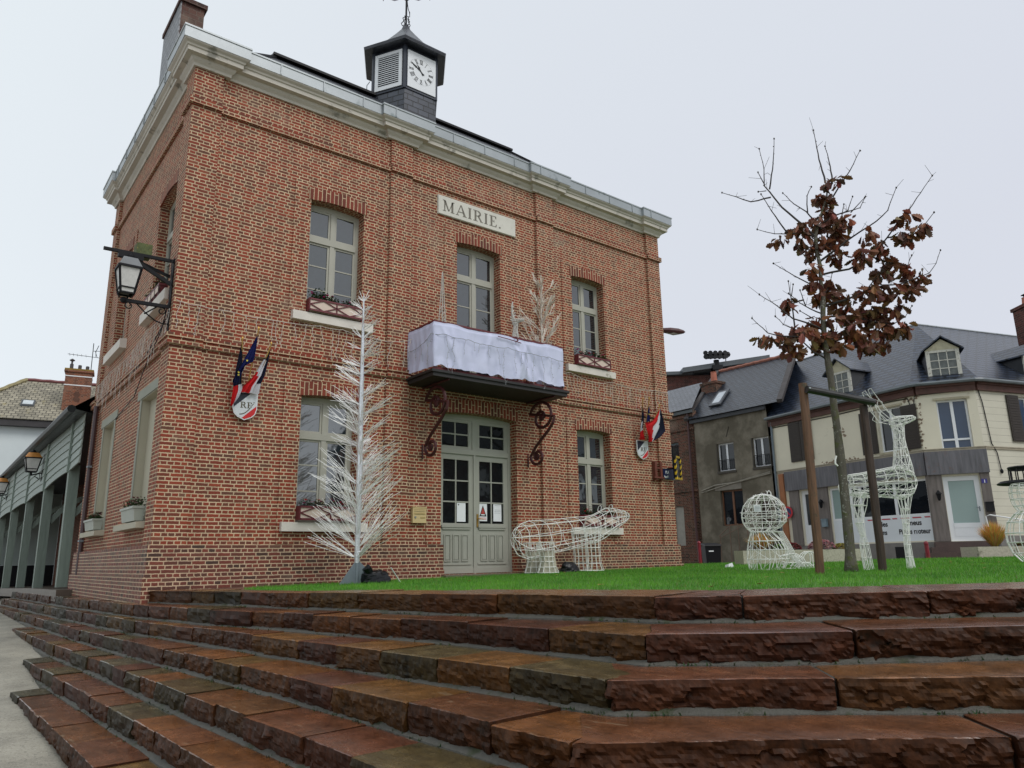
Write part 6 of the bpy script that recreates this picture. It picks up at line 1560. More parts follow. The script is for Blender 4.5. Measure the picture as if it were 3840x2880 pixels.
# ================================================================== WHITE HOUSE behind the market hall
H1 = Frame(-.3, 31.5, 101)
t = thing('white_house', 'white rendered house with a mossy clay tile roof beyond the market hall', 'house', tuple(H1.p(1,0,0)))
m = MB(); m.fbox(H1, -1.9, 9, -7, 0, -1, 6.95); part('wall', m, plain('white_render', (.60,.65,.66), .8, .05, 1.2, .1), t)
m = MB(); m.fbox(H1, -2.1, 9.2, -.02, .38, 6.93, 7.22); m.fbox(H1, -2.1, -1.9, -7, 0, 6.93, 7.22); part('eaves_board', m, plain('dark_eaves', (.040,.036,.038), .7, .3, 3), t)
m = MB(); P = H1.p
E1, E2, E3, E4 = P(-2.3,.45,7.26), P(9.3,.45,7.26), P(9.3,-7.45,7.26), P(-2.3,-7.45,7.26); Ra, Rb = P(.44,-3.5,10.03), P(9.0,-3.5,10.03)
m.poly([E1,E2,Rb,Ra]); m.poly([E4,E1,Ra]); m.poly([E3,E4,Ra,Rb]); m.poly([E2,E3,Rb])
rf = part('roof', m, M['pantile'], t)
m = MB(); m.tube([Ra+(Rb-Ra)*(i/24)+Vector((0,0,.02+.025*(i%2))) for i in range(25)], .10, 6); part('ridge_tiles', m, M['ridge_tile'], t, rf)
m = MB()
for e in (E1, E4):
    m.tube([e+(Ra-e)*(i/14)+Vector((0,0,.03+.03*(i%2))) for i in range(15)], .11, 6)
part('hip_tiles', m, plain('mossy_hip_tile', (.27,.23,.12), .8, .3, 4), t, rf)
m = MB(); m.fbox(H1, 2.42, 3.62, -1.35, -.62, 7.2, 10.12); m.fbox(H1, 2.35, 3.69, -1.42, -.55, 10.06, 10.15); ch = part('chimney', m, M['brick_orange'], t, rf)
m = MB()
for z in (9.34, 9.82): m.fbox(H1, 2.405, 3.635, -1.37, -.605, z, z+.05)
part('white_band', m, M['white'], t, rf)
m = MB(); m.fbox(H1, 2.36, 3.68, -1.40, -.56, 10.15, 10.24); part('mossy_cap', m, plain('ochre_moss', (.22,.14,.03), .9, .4, 9, .4), t, rf)
m = MB()
for i in range(13): z = 8.5+.5*i/12; m.fbox(H1, 3.03-.085*abs(math.sin(i*.52+.3))-.07, 3.03+.085*abs(math.sin(i*.52+.3))+.07, -.622, -.608, z, z+.042)
part('soot_stain', m, plain('sooty_brick', (.10,.045,.03), .9, .3, 8), t, rf)
for u, top, cap in ((2.62,10.57,True),(3.0,10.53,False),(3.35,10.50,False)):
    m = MB(); m.lathe(P(u,-1.0,10.2), [(.10,0),(.085,.1),(.085,top-10.22),(.07,top-10.2)], 10)
    if cap: m.lathe(P(u,-1.0,10.57), [(.045,0),(.045,.13),(.12,.17),(.13,.2),(.03,.28)], 10)
    part('chimney_pot', m, plain('dark_clay_pot', (.055,.05,.052), .6, .25, 8), t, rf)
sl = 2.77/3.95      # roof slope
m = MB(); n0, n1 = -.75, -1.25; f = lambda u, n, up: P(u, n, 7.26+(.45-n)*sl+up)
m.hexa([f(.62,n0,.02),f(1.22,n0,.02),f(1.22,n1,.02),f(.62,n1,.02),f(.62,n0,.10),f(1.22,n0,.10),f(1.22,n1,.10),f(.62,n1,.10)]); sk = part('skylight', m, plain('grey_skylight_frame', (.05,.055,.06), .5), t, rf)
m = MB(); m.poly([f(.70,n0-.06,.106),f(1.14,n0-.06,.106),f(1.14,n1+.06,.106),f(.70,n1+.06,.106)]); part('pane', m, plain('milky_skylight_glass', (.50,.54,.56), .15), t, rf)
t = thing('tv_aerial', 'thin rooftop television aerial beside the orange chimney', 'aerial', tuple(P(3.51,-1.2,9.9)))
m = MB(); m.tube([P(3.51,-1.2,9.8), P(3.49,-1.2,11.85)], .020, 5); m.tube([P(2.36,-1.2,11.14), P(4.15,-1.2,11.06)], .014, 5); m.tube([P(3.5,-1.2,11.42), P(4.2,-1.2,11.47)], .014, 5)
for u in (2.45,2.62,2.8,3.0,3.2): m.tube([P(u,-1.45,11.11), P(u,-.95,11.13)], .007, 4)
m.tube([P(3.66,-1.2,11.12), P(3.63,-1.2,11.4), P(3.74,-1.2,11.75)], .016, 4); m.tube([P(3.72,-1.2,11.1), P(3.6,-1.2,11.42)], .01, 4)
part('mast', m, M['iron'], t)
# ================================================================== STREET ON THE RIGHT
F1 = Frame(24.77, 5.60, 192); L1 = 6.65
F2 = Frame(23.39, -.90, 150); L2 = 1.75
F3 = Frame(23.39+.875, -.90-1.515, 108)
F4 = Frame(24.95, 9.69, 182); F5 = Frame(25.12, 15.2, 182)
def rect(u0, u1, z0, z1): return [(u0,z0),(u1,z0),(u1,z1),(u0,z1)]
def hwin(root, F, u0, u1, z0, z1, mat, glass, rec=.12, mull=True, name='window', bars=(0,0), fw=.06, low=0, parent=None):
    m = MB(); n0, n1 = -rec-.05, -rec
    m.fbox(F,u0,u0+fw,n0,n1,z0,z1); m.fbox(F,u1-fw,u1,n0,n1,z0,z1); m.fbox(F,u0+fw,u1-fw,n0,n1,z0,z0+fw); m.fbox(F,u0+fw,u1-fw,n0,n1,z1-fw,z1)
    um = (u0+u1)/2
    if mull: m.fbox(F,um-fw*.75,um+fw*.75,n0,n1+.01,z0+fw,z1-fw)
    if low: m.fbox(F,u0+fw,u1-fw,n0,n1+.012,z0+low,z0+low+fw)
    nx, nz = bars
    for i in range(1,nx): x = u0+(u1-u0)*i/nx; m.fbox(F,x-.014,x+.014,n0+.01,n1-.005,z0+fw,z1-fw)
    for i in range(1,nz): z = z0+(z1-z0)*i/nz; m.fbox(F,u0+fw,u1-fw,n0+.012,n1-.007,z-.014,z+.014)
    w = part(name, m, mat, root, parent)
    g = MB(); P = F.p; n_ = -rec-.03
    g.poly([P(u0+fw,n_,z0+fw),P(u1-fw,n_+.006,z0+fw),P(u1-fw,n_+.006,z1-fw),P(u0+fw,n_,z1-fw)]); part('pane', g, glass, root, w if parent is None else parent)
    return w
M['cream'] = plain('flaking_cream_paint', (.66,.62,.50), .75, .06, 1.6, .15, dirt=((.28,.21,.15), 2.3, .63))
M['shutter'] = wood_mat('dark_brown_shutter', (.030,.022,.017), .6, 3, (2,2,22), .35)
M['rust_grey'] = wood_mat('rusty_grey_cladding', (.115,.112,.125), .6, 1.5, (7,7,.7), .35, dirt=((.13,.08,.07), 1.6, .58))
M['rust_wood'] = wood_mat('grey_red_boards', (.145,.125,.115), .7, 2, (7,7,.6), .3, dirt=((.16,.12,.10), 3, .60))
M['house_glass'] = glass_mat('house_glass', (.007,.009,.012), 1.6)
M['shop_glass'] = plain('greenish_shop_glass', (.27,.36,.345), .15, .08, .8, spec=.5)
M['blue_glass'] = plain('curtained_blue_glass', (.035,.060,.115), .08, .12, .8, spec=.6)
# ---- cream corner house with the former shop
hs = thing('corner_house', 'cream corner house with peeling paint, dormers and a grey-clad former shopfront', 'house', (24, -.5, .6))
u_ = lambda u12: L1-u12
ho1 = [rect(u_(5.62),u_(4.55),3.82,5.40), rect(u_(1.60),u_(.64),3.66,5.20), rect(u_(5.43),u_(4.68),.62,2.66), rect(u_(4.03),u_(.06),.60,2.62)]
m = MB()
m.wall(F1, [(0,.55),(L1,.55),(L1,5.75),(0,5.75)], ho1, .22)
m.wall(F2, [(0,.55),(L2,.55),(L2,5.75),(0,5.75)], [rect(.42,1.46,.56,2.64), rect(.56,1.47,3.52,5.18)], .22)
part('wall', m, M['cream'], hs)
m = MB(); m.wall(F3, [(0,.55),(9,.55),(9,5.75),(0,5.75)], [rect(1.92,2.95,3.79,5.32), rect(5.2,6.2,3.79,5.32)], .2)
t = NT('cream_siding'); uv = t.uv(); sp = t.n('ShaderNodeSeparateXYZ'); t.l(uv, sp.inputs[0]); fr_ = t.math('FRACT', t.math('DIVIDE', sp.outputs['Y'], .232)); p = t.pos()
base_c = t.mix(t.noise(p, 1.4, 5).outputs['Fac'], (.50,.48,.39), (.64,.61,.51))
t.set(Base_Color=t.mix(t.sstep(fr_, .0, .06), (.13,.11,.085), base_c), Roughness=.7); t.bump(fr_, .35, .02)
part('siding', m, t.m, hs)
m = MB()      # body behind, base and closing walls
m.fbox(F1, 0, L1, -8, -.6, -.5, 5.6); m.fbox(F3, 0, 9, -6, -.6, -.5, 5.6); part('core', m, plain('unlit_interior', (.04,.036,.033), .9), hs)
m = MB(); m.fbox(F1, 0, L1, -.3, .03, -.6, .55); m.fbox(F2, 0, L2, -.3, .03, -.6, .55); m.fbox(F3, 0, 9, -.3, .03, -.6, .70); part('basement_wall', m, plain('stained_grey_render', (.17,.16,.15), .8, .3, 2, .2), hs)
m = MB()
for F, L in ((F1,L1),(F2,L2),(F3,9)):
    m.fbox(F, 0, L, .0, .035, 3.47, 3.53); m.fbox(F, 0, L, .0, .05, 3.53, 3.56)
part('ledge', m, plain('grey_cream_ledge', (.33,.29,.22), .8, .25, 4), hs)
m = MB()
for F, L in ((F1,L1),(F2,L2),(F3,9)): m.fbox(F, 0, L, .0, .10, 5.42, 5.62); m.fbox(F, 0, L, .0, .16, 5.62, 5.72)
part('eaves_board', m, plain('dark_red_eaves', (.085,.035,.026), .65, .4, 5), hs)
m = MB()
gl = [F1.p(0,.26,5.74), F1.p(L1,.26,5.74), F2.p(.06,.27,5.74), F2.p(L2,.26,5.74), F3.p(.06,.26,5.74), F3.p(9,.26,5.74)]; m.tube(gl, .065, 7)
part('gutter', m, plain('zinc_gutter', (.12,.14,.155), .4, .25, 3), hs)
# roof
Rp = Vector((27.8,.54,9.15)); az12 = Vector((.208,.978,0)); az108 = Vector((.951,-.309,0)); Re = Rp+az12*6.6; Rs = Rp+az108*9
e0, e1, e2, e3 = F1.p(0,.22,5.74), F1.p(L1,.24,5.74), F3.p(0,.24,5.74), F3.p(9,.22,5.74)
m = MB(); m.poly([e0,e1,Rp,Re]); m.poly([e1,e2,Rp]); m.poly([e2,e3,Rs,Rp])
bk1, bk2 = Re+Vector((4,-.8,-3.2)), Rs+Vector((1.5,4,-3.2)); bkm = Rp+Vector((5,3.5,-3.2)); m.poly([Re,Rp,bkm,bk1]); m.poly([Rp,Rs,bk2,bkm])
m.poly([e0, Re, bk1])
rf = part('roof', m, M['slate_blue'], hs)
m = MB(); m.tube([Re, Rp, Rs], .045, 6); part('ridge_flashing', m, M['zinc'], hs, rf)
def dormer(F, uc, w, n, zb, ze, zp, back):
    m = MB(); P = F.p; h = w/2; s = .07
    m.fbox(F, uc-h, uc-h+s+.05, n-.06, n, zb, ze); m.fbox(F, uc+h-s-.05, uc+h, n-.06, n, zb, ze); m.fbox(F, uc-h+s+.05, uc+h-s-.05, n-.06, n, zb, zb+.07); m.fbox(F, uc-h+s+.05, uc+h-s-.05, n-.06, n, ze-.08, ze)
    wu0, wu1 = uc-h+s+.05, uc+h-s-.05
    for i in (1,2): x = wu0+(wu1-wu0)*i/3; m.fbox(F, x-.014, x+.014, n-.05, n-.01, zb+.07, ze-.08)
    for i in (1,2): z = zb+.07+(ze-.15-zb)*i/3; m.fbox(F, wu0, wu1, n-.048, n-.012, z-.013, z+.013)
    d = part('dormer', m, plain('peeling_white_paint', (.52,.51,.46), .7, .2, 9, .2, dirt=((.20,.17,.13), 11, .56)), hs)
    g = MB(); g.poly([P(wu0,n-.03,zb+.07),P(wu1,n-.03,zb+.07),P(wu1,n-.03,ze-.08),P(wu0,n-.03,ze-.08)]); part('pane', g, glass_mat('dusty_dormer_glass', (.07,.078,.075), 1.5), hs, d)
    g = MB(); g.prism([P(uc-h-.02,n+.005,ze),P(uc+h+.02,n+.005,ze),P(uc,n+.005,zp-.06)], F.n*-.05); part('gable_board', g, plain('lichened_gable', (.42,.39,.28), .8, .3, 6, .2), hs, d)
    g = MB(); g.poly([P(uc-h,n-.055,zb),P(uc-h,n-back,zb),P(uc-h,n-back,ze),P(uc-h,n-.055,ze)]); g.poly([P(uc+h,n-.055,zb),P(uc+h,n-.055,ze),P(uc+h,n-back,ze),P(uc+h,n-back,zb)])
    part('dormer_cheek', g, plain('slate_cheek', (.022,.024,.030), .4, .35, 4), hs, d)
    g = MB(); o = .14
    for sg in (-1, 1):
        a, b2, c, d2 = P(uc+sg*(h+o),n+.12,ze-.06), P(uc,n+.12,zp), P(uc,n-back-.3,zp), P(uc+sg*(h+o),n-back-.3,ze-.06)
        up = Vector((0,0,.05)); g.hexa([a,b2,c,d2,a+up,b2+up,c+up,d2+up] if sg < 0 else [b2,a,d2,c,b2+up,a+up,d2+up,c+up])
    part('dormer_roof', g, M['slate_blue'], hs, d)
dormer(F2, 1.02, 1.02, -.30, 5.98, 6.98, 7.42, 1.9)
dormer(F1, u_(3.24), 1.04, -.30, 6.02, 7.02, 7.52, 1.7)
dormer(F3, 3.55, 1.04, -.30, 5.98, 6.95, 7.40, 1.7)
# upper windows and shutters
def shut(F, u0, u1, z0, z1, n=.02):
    m = MB(); m.fbox(F, u0, u1, n, n+.035, z0, z1)
    k = int((z1-z0)/.09)
    for i in range(k): z = z0+.04+i*.09; m.fbox(F, u0+.05, u1-.05, n+.035, n+.045, z, z+.045)
    part('shutter', m, M['shutter'], hs)
hwin(hs, F1, u_(5.62), u_(4.55), 3.82, 5.40, M['pvc'], M['house_glass'])
shut(F1, u_(5.66), u_(5.10), 3.82, 5.40); shut(F1, u_(5.08), u_(4.52), 3.82, 5.40)
hwin(hs, F1, u_(1.60), u_(.64), 3.66, 5.20, M['pvc'], M['house_glass']); shut(F1, u_(2.30), u_(1.66), 3.66, 5.18); shut(F1, u_(.62), u_(.05), 3.62, 5.14)
hwin(hs, F2, .56, 1.47, 3.52, 5.18, M['pvc'], M['blue_glass'], low=.30)
hwin(hs, F3, 1.92, 2.95, 3.79, 5.32, M['pvc'], M['blue_glass']); shut(F3, 1.34, 1.90, 3.76, 5.34); shut(F3, 3.0, 3.56, 3.76, 5.34); hwin(hs, F3, 5.2, 6.2, 3.79, 5.32, M['pvc'], M['blue_glass'])
m = MB()
ct = plain('dirty_cream_trim', (.40,.36,.26), .8, .25, 7)
for F, a, c, z0, z1 in ((F1,u_(1.60),u_(.64),3.66,5.2),(F2,.56,1.47,3.52,5.18)): m = MB(); m.fbox(F, a-.07, c+.07, .0, .03, z0-.08, z0-.0); part('window_sill', m, ct, hs); m = MB(); m.fbox(F, a-.08, c+.08, .0, .04, z1, z1+.07); part('window_head', m, ct, hs)
# shopfront
m = MB(); m.fbox(F1, u_(6.05), L1+.02, .0, .13, 2.70, 3.46); m.fbox(F2, -.02, L2+.02, .0, .13, 2.70, 3.46); part('shop_fascia', m, M['rust_grey'], hs)
m = MB()
for F_, a, c in ((F1,u_(5.95),u_(5.47)),(F1,u_(4.64),u_(4.07)),(F2,-.02,.40),(F2,1.48,L2),(F1,u_(.05),L1+.02)): m = MB(); m.fbox(F_, a, c, .0, .06, .56, 2.70); part('shop_pilaster', m, M['rust_wood'], hs)
sf = hwin(hs, F1, u_(4.03), u_(.06), 1.42, 2.62, M['pvc'], M['house_glass'], rec=.05, mull=False, name='shop_window', fw=.07)
m = MB()
for x in (3.12, 2.72, 1.32): m.fbox(F1, u_(x)-.05, u_(x)+.05, -.10, -.04, 1.49, 2.55)
part('mullion', m, M['pvc'], hs, sf)
m = MB(); P = F1.p; m.poly([P(u_(3.96),-.075,1.49),P(u_(3.17),-.075,1.49),P(u_(3.17),-.075,2.55),P(u_(3.96),-.075,2.55)]); part('green_pane', m, M['shop_glass'], hs, sf)
m = MB(); m.fbox(F1, u_(4.03), u_(.06), -.10, -.05, .60, 1.42); m.fbox(F1, u_(4.03), u_(3.10), -.05, -.035, .62, .70); pn = part('shop_panel', m, plain('white_panel', (.66,.70,.74), .45, .04, 2), hs)
FS = Frame(*(F1.p(0,-.048,0).xy), 192)
font_text('sign_lettering', 'Pneus', M['black'], FS, u_(1.02), 1.12, .0, .24, hs, pn, sx=.95, bold=.006)
font_text('sign_lettering', 'Pièces moteur', M['black'], FS, u_(1.36), .84, .0, .235, hs, pn, sx=.85, bold=.006)
font_text('sign_lettering', 'ides', M['black'], FS, u_(2.12), 1.12, .0, .24, hs, pn, sx=.95, bold=.006)
font_text('sign_lettering', 'ations', M['black'], FS, u_(2.30), .84, .0, .235, hs, pn, sx=.85, bold=.006)
m = MB(); rnd = random.Random(3)
for a, c in ((2.56,2.20),(1.98,1.64),(1.56,1.38),(1.24,.92),(.80,.48),(.36,.16)):
    m.prism([FS.p(u_(a)+.03,.001,1.345), FS.p(u_(c)+.03,.001,1.345), FS.p(u_(c),.001,1.385), FS.p(u_(a),.001,1.385)], FS.n*.002)
part('red_band', m, plain('red_print', (.42,.03,.05), .5, .3, 30), hs, pn)
def pdoor(F, u0, u1, z0, z1, glass, zs):
    d = hwin(hs, F, u0, u1, z0, z1, M['pvc'], glass, rec=.08, mull=False, name='shop_door', fw=.15, low=zs)
    m = MB(); m.fbox(F, u0+.15, u1-.15, -.12, -.075, z0+.15, z0+zs); part('door_panel', m, M['pvc'], hs, d)
    m = MB(); m.fbox(F, u1-.12, u1-.09, -.08, -.06, z0+.93, z0+1.08); m.tube([F.p(u1-.105,-.06,z0+1.04), F.p(u1-.105,-.02,z0+1.04), F.p(u1-.20,-.02,z0+1.04)], .011, 5); part('handle', m, M['steel_grey'], hs, d)
pdoor(F1, u_(5.43), u_(4.68), .62, 2.66, M['house_glass'], .55); pdoor(F2, .42, 1.46, .56, 2.64, M['shop_glass'], .42)
m = MB(); m.fbox(F1, u_(1.52), u_(1.02), .03, .045, .02, .42); part('cellar_grille', m, M['black'], hs)
m = MB(); m.fbox(F1, u_(6.42), u_(6.16), .0, .07, .4, 3.42); part('orange_strip', m, plain('orange_terracotta_strip', (.30,.115,.045), .7, .25, 3), hs)
# bare patches where the paint has come away
m = MB(); rnd = random.Random(12)
for k in range(90):
    a = rnd.choice([(4.3,.2,3.57,3.66),(.1,-.1,3.6,5.3),(4.3,2.4,3.57,3.68),(.6,-.1,5.25,5.38),(3.5,3.0,4.5,4.9)]); uc, zc = u_(rnd.uniform(a[0],a[1])), rnd.uniform(a[2],a[3]); r_ = rnd.uniform(.02,.085)
    m.prism([F1.p(uc+r_*rnd.uniform(.4,1.3)*math.cos(q_*.9), .001, zc+r_*rnd.uniform(.3,.9)*math.sin(q_*.9)) for q_ in range(7)], F1.n*.003)
part('bare_render', m, plain('bare_render_patch', (.25,.19,.135), .85, .3, 14), hs)
m = MB(); m.tube([F1.p(0,.02,5.36), F1.p(3.2,.02,5.33), F1.p(5.7,.02,5.38), F1.p(L1-.32,.02,5.36), F1.p(L1-.22,.03,5.05), F1.p(L1-.12,.03,5.05), F1.p(L1-.04,.03,5.40), F2.p(.5,.03,5.42), F2.p(L2,.04,5.46), F3.p(.1,.03,5.42), F3.p(.2,.03,5.0), F3.p(.32,.03,3.65), F3.p(.5,.03,3.35), F3.p(.55,.04,2.75)], .016, 5); m.ball(F3.p(.56,.04,2.75), .05, 6, (1,1,1.6))
part('wall_cable', m, M['black'], hs)
m = MB(); m.tube([F1.p(.12,.06,5.6), F1.p(.10,.07,3.0), F1.p(.12,.07,-.2)], .045, 7); part('downpipe', m, plain('blue_grey_pipe', (.13,.165,.195), .45, .2, 4), hs)
m = MB()
for i in range(5):
    o = .30*(4-i)+.35; m.hexa([F2.p(-.1-.16*(4-i),.03,-.30),F2.p(L2-.1,.03,-.30),F2.p(L2-.1,o,-.30),F2.p(-.1-.16*(4-i),o,-.30),F2.p(-.1-.16*(4-i),.03,-.13+.17*i-.005),F2.p(L2-.1,.03,-.13+.17*i-.005),F2.p(L2-.1,o,-.13+.17*i-.005),F2.p(-.1-.16*(4-i),o,-.13+.17*i-.005)][::1])
part('door_steps', m, plain('dark_wet_steps', (.075,.045,.038), .35, .35, 4, .2), hs)
m = MB(); m.tube([F2.p(1.46,.5,.05), F2.p(1.42,.3,1.30), F2.p(1.52,.36,1.34), F3.p(.8,.9,1.05), F3.p(1.8,1.0,.55)], .022, 6); m.tube([F3.p(.8,.9,1.05), F3.p(.8,.9,-.2)], .018, 5); m.tube([F3.p(1.8,1.0,.55), F3.p(1.8,1.0,-.2)], .018, 5)
t = thing('handrail', 'thin white tubular handrail sloping down from the corner shop door', 'handrail', tuple(F3.p(.8,.9,-.2))); part('rail', m, M['white'], t)
def wall_lamp(label, F, u, z):
    t = thing('wall_lamp', label, 'wall lamp', tuple(F.p(u,.06,z)), 'black carriage lamps on the shopfront'); m = MB(); c = F.p(u,.20,z)
    m.lathe(c, [(.02,-.17),(.05,-.13),(.075,.04),(.10,.05),(.05,.12),(.015,.17)], 8); m.tube([F.p(u,.06,z+.02), F.p(u,.12,z+.14), c+Vector((0,0,.15))], .014, 5); part('lantern', m, M['iron'], t)
wall_lamp('black carriage lamp between the narrow door and the shop window', F1, u_(4.30), 2.08); wall_lamp('black carriage lamp left of the corner shop door', F2, .22, 2.02)
def mailbox(label, F, u, z, w, h, mat):
    t = thing('mailbox', label, 'mailbox', tuple(F.p(u,.06,z))); m = MB(); m.fbox(F, u-w/2, u+w/2, .061, .16, z, z+h); m.fbox(F, u-w/2-.01, u+w/2+.01, .061, .175, z+h, z+h+.025); m.fbox(F, u-w/2+.03, u+w/2-.03, .16, .165, z+h-.07, z+h-.05); part('box', m, mat, t)
mailbox('small grey-blue mailbox on the boards left of the shop window', F1, u_(4.30), 1.22, .22, .27, plain('grey_blue_metal', (.17,.23,.27), .5, .1, 6)); mailbox('black mailbox right of the corner shop door', F2, 1.62, 1.46, .22, .28, M['black'])
t = thing('house_number', 'small blue plate with a white number 1 by the corner shop door', 'sign', tuple(F2.p(1.55,.06,2.4))); m = MB(); m.fbox(F2, 1.50, 1.66, .061, .068, 2.36, 2.50); part('plate', m, plain('house_number_blue', (.03,.025,.20), .4), t)
font_text('numeral', '1', M['white'], Frame(*(F2.p(0,.069,0).xy), 150), 1.555, 2.38, 0, .13, t, bold=.006)
# no-parking sign fixed to the wall
c = F1.p(.62,.12,1.86); t = thing('no_parking_sign', 'round red and blue no-parking sign beside the orange strip', 'road sign', tuple(c))
def disc(m, c, F, r, th, n=22): m.prism([c+F.u*r*math.cos(6.2832*i/n)+Vector((0,0,r*math.sin(6.2832*i/n))) for i in range(n)], F.n*th)
m = MB(); disc(m, c, F1, .24, .02); part('red_disc', m, plain('sign_red', (.50,.02,.03), .4, .05, 4), t)
m = MB(); disc(m, c+F1.n*.021, F1, .175, .004); part('blue_disc', m, plain('sign_blue', (.015,.02,.10), .4, .1, 4), t)
m = MB(); d = (F1.u-Vector((0,0,1))).normalized(); s = (F1.u+Vector((0,0,1))).normalized(); q0 = c+F1.n*.026; m.prism([q0-d*.17+s*.025, q0+d*.17+s*.025, q0+d*.17-s*.025, q0-d*.17-s*.025], F1.n*.003); part('red_bar', m, plain('sign_red_bar', (.50,.02,.03), .4, .05, 4), t)

# ---- grey rendered house
t = thing('grey_house', 'dark stained grey rendered house with two small white windows and a slate roof', 'house', (25, 7.7, 0)); hs = t
v_ = lambda u2: 3.93-u2
m = MB(); m.wall(F4, [(0,-.5),(3.95,-.5),(3.95,6.3),(0,6.3)], [rect(v_(2.68),v_(1.78),3.84,5.08), rect(v_(.82),v_(-.01),3.84,5.09), rect(v_(2.70),v_(1.52),1.48,3.0), rect(v_(.75),v_(.15),.3,2.75)], .2)
stn = NT('stained_grey_render'); p = stn.pos(); sx = stn.n('ShaderNodeSeparateXYZ'); stn.l(p, sx.inputs[0])
nn = stn.noise(p, 1.1, 6, .65).outputs['Fac']
stn.set(Base_Color=stn.mix(stn.sstep(nn, .36, .70), (.095,.082,.058), (.215,.19,.148)), Roughness=.85); stn.bump(stn.noise(p, 18, 4).outputs['Fac'], .3, .02)
part('wall', m, stn.m, hs)
m = MB(); m.fbox(F4, 0, 3.95, -7, -.5, -.5, 6.2); part('core', m, M['black'], hs)
hwin(hs, F4, v_(2.68), v_(1.78), 3.84, 5.08, M['pvc'], M['house_glass']); hwin(hs, F4, v_(.82), v_(-.01), 3.84, 5.09, M['pvc'], M['house_glass'])
m = MB()
for a, c in ((2.68,1.78),(.82,-.01)):
    for z in (3.92, 4.32): m.fbox(F4, v_(a)+.02, v_(c)-.02, .0, .018, z, z+.02)
    for i in range(9): x = v_(a)+.06+(a-c-.12)*i/8; m.fbox(F4, x-.007, x+.007, .002, .016, 3.92, 4.32)
part('window_guard', m, M['iron'], hs)
m = MB()
dk = plain('dark_render_trim', (.06,.052,.042), .8, .3, 6)
for a, c in ((2.68,1.78),(.82,-.01)): m = MB(); m.fbox(F4, v_(a)-.05, v_(c)+.05, .0, .05, 3.74, 3.84); m.fbox(F4, v_(a)-.04, v_(a), 0, .012, 3.84, 5.1); part('window_surround', m, dk, hs)
w = hwin(hs, F4, v_(2.70), v_(1.52), 1.48, 3.0, plain('brown_window_frame', (.16,.07,.035), .6, .3, 6), M['house_glass'], mull=True)
m = MB(); m.fbox(F4, v_(2.95), v_(1.55), .0, .015, 3.02, 3.30); part('pale_lintel', m, plain('pale_render_patch', (.21,.19,.16), .85, .3, 3), hs)
m = MB(); m.fbox(F4, v_(.75), v_(.15), -.19, -.12, .3, 2.75); part('door', m, plain('dark_brown_door', (.05,.025,.018), .6, .4, 4), hs)
m = MB(); a, c, r1, r0 = F4.p(-.15,.25,6.38), F4.p(4.75,.25,6.38), F4.p(v_(.67)-.0,-3.5,9.30), F4.p(v_(4.9),-3.5,9.36); m.poly([a,c,r1,r0]); m.poly([r0,r1,r1+Vector((3.5,.6,-2.9)),r0+Vector((3.5,.6,-2.9))])
m.poly([a,r0,F4.p(-.15,-7,6.2)])
rf = part('roof', m, M['slate_old'], hs)
m = MB(); m.tube([r0+(r1-r0)*(i/18)+Vector((0,0,.03+.02*(i%2))) for i in range(19)], .085, 6); part('ridge_tiles', m, M['ridge_clay'], hs, rf)
dp = plain('dark_parapet', (.055,.048,.048), .7, .3, 4)
m = MB(); m.bar(c+Vector((0,-.05,.02)), r1+Vector((0,-.1,.05)), .22, .16); part('party_wall', m, dp, hs, rf); m = MB(); m.bar(a+Vector((0,.05,.02)), r0+Vector((0,.1,.05)), .20, .14); part('party_wall', m, dp, hs, rf)
sk0 = lambda uu, q_: a+(c-a)*uu+(r0-a)*q_
nrm = (c-a).cross(r0-a).normalized(); nrm = nrm if nrm.z > 0 else -nrm
m = MB(); qd = [sk0(.20,.17), sk0(.335,.17), sk0(.335,.47), sk0(.20,.47)]; m.hexa([q_+nrm*.02 for q_ in qd]+[q_+nrm*.09 for q_ in qd]); sk = part('skylight', m, plain('dark_skylight_frame', (.05,.055,.065), .4), hs, rf)
m = MB(); qd = [sk0(.225,.21), sk0(.31,.21), sk0(.31,.43), sk0(.225,.43)]; m.poly([q_+nrm*.095 for q_ in qd]); part('pane', m, plain('bright_skylight_glass', (.42,.46,.50), .12), hs, rf)
m = MB(); m.fbox(F4, -.1, 3.95, .02, .14, 6.2, 6.36); part('gutter', m, plain('dark_gutter', (.03,.033,.04), .5), hs)
m = MB(); m.fbox(F4, -.75, .15, -2.6, -1.7, 6.6, 8.35); m.fbox(F4, -.8, .2, -2.65, -1.65, 8.35, 8.47); ck = part('chimney', m, M['brick_dark'], hs, rf)
m = MB(); q_ = F4.p(-.25,-2.1,8.47); m.lathe(q_, [(.17,0),(.14,.5),(.16,.55)], 10); part('chimney_pot', m, plain('terracotta_pot', (.40,.13,.08), .7, .2, 6), hs, rf)
m = MB(); m.tube([F4.p(.25,.03,3.08), F4.p(1.0,.04,3.26), F4.p(2.2,.04,3.30), F4.p(3.9,.04,3.52)], .03, 5); m.tube([F4.p(.25,.05,3.0), F4.p(1.6,.05,3.22), F4.p(3.9,.05,3.58)], .02, 5); part('wall_cable', m, plain('pale_cable', (.26,.24,.20), .7), hs)
m = MB()
for z in range(9): m.ball(F4.p(1.97-.02*z,.01,5.75-.05*z), .02, 5)
part('anchor_iron', m, M['iron'], hs)
t = thing('entrance_rail', 'rusty iron entrance rail in front of the grey house', 'railing', (24, 7.4, 0)); m = MB()
X_ = 23.7
for y, z0, z1 in ((7.75,.1,1.05),(7.25,.2,1.42),(6.85,.3,1.5),(6.4,.3,1.38)): m.tube([(X_,y,z0-.4),(X_,y,z1)], .022, 5)
m.tube([(X_,7.80,1.02),(X_,7.25,1.40)], .022, 5); m.tube([(X_,7.75,.95),(X_,6.2,1.55)], .02, 5); part('rail', m, plain('rusty_rail', (.14,.095,.07), .7, .3, 8), t)

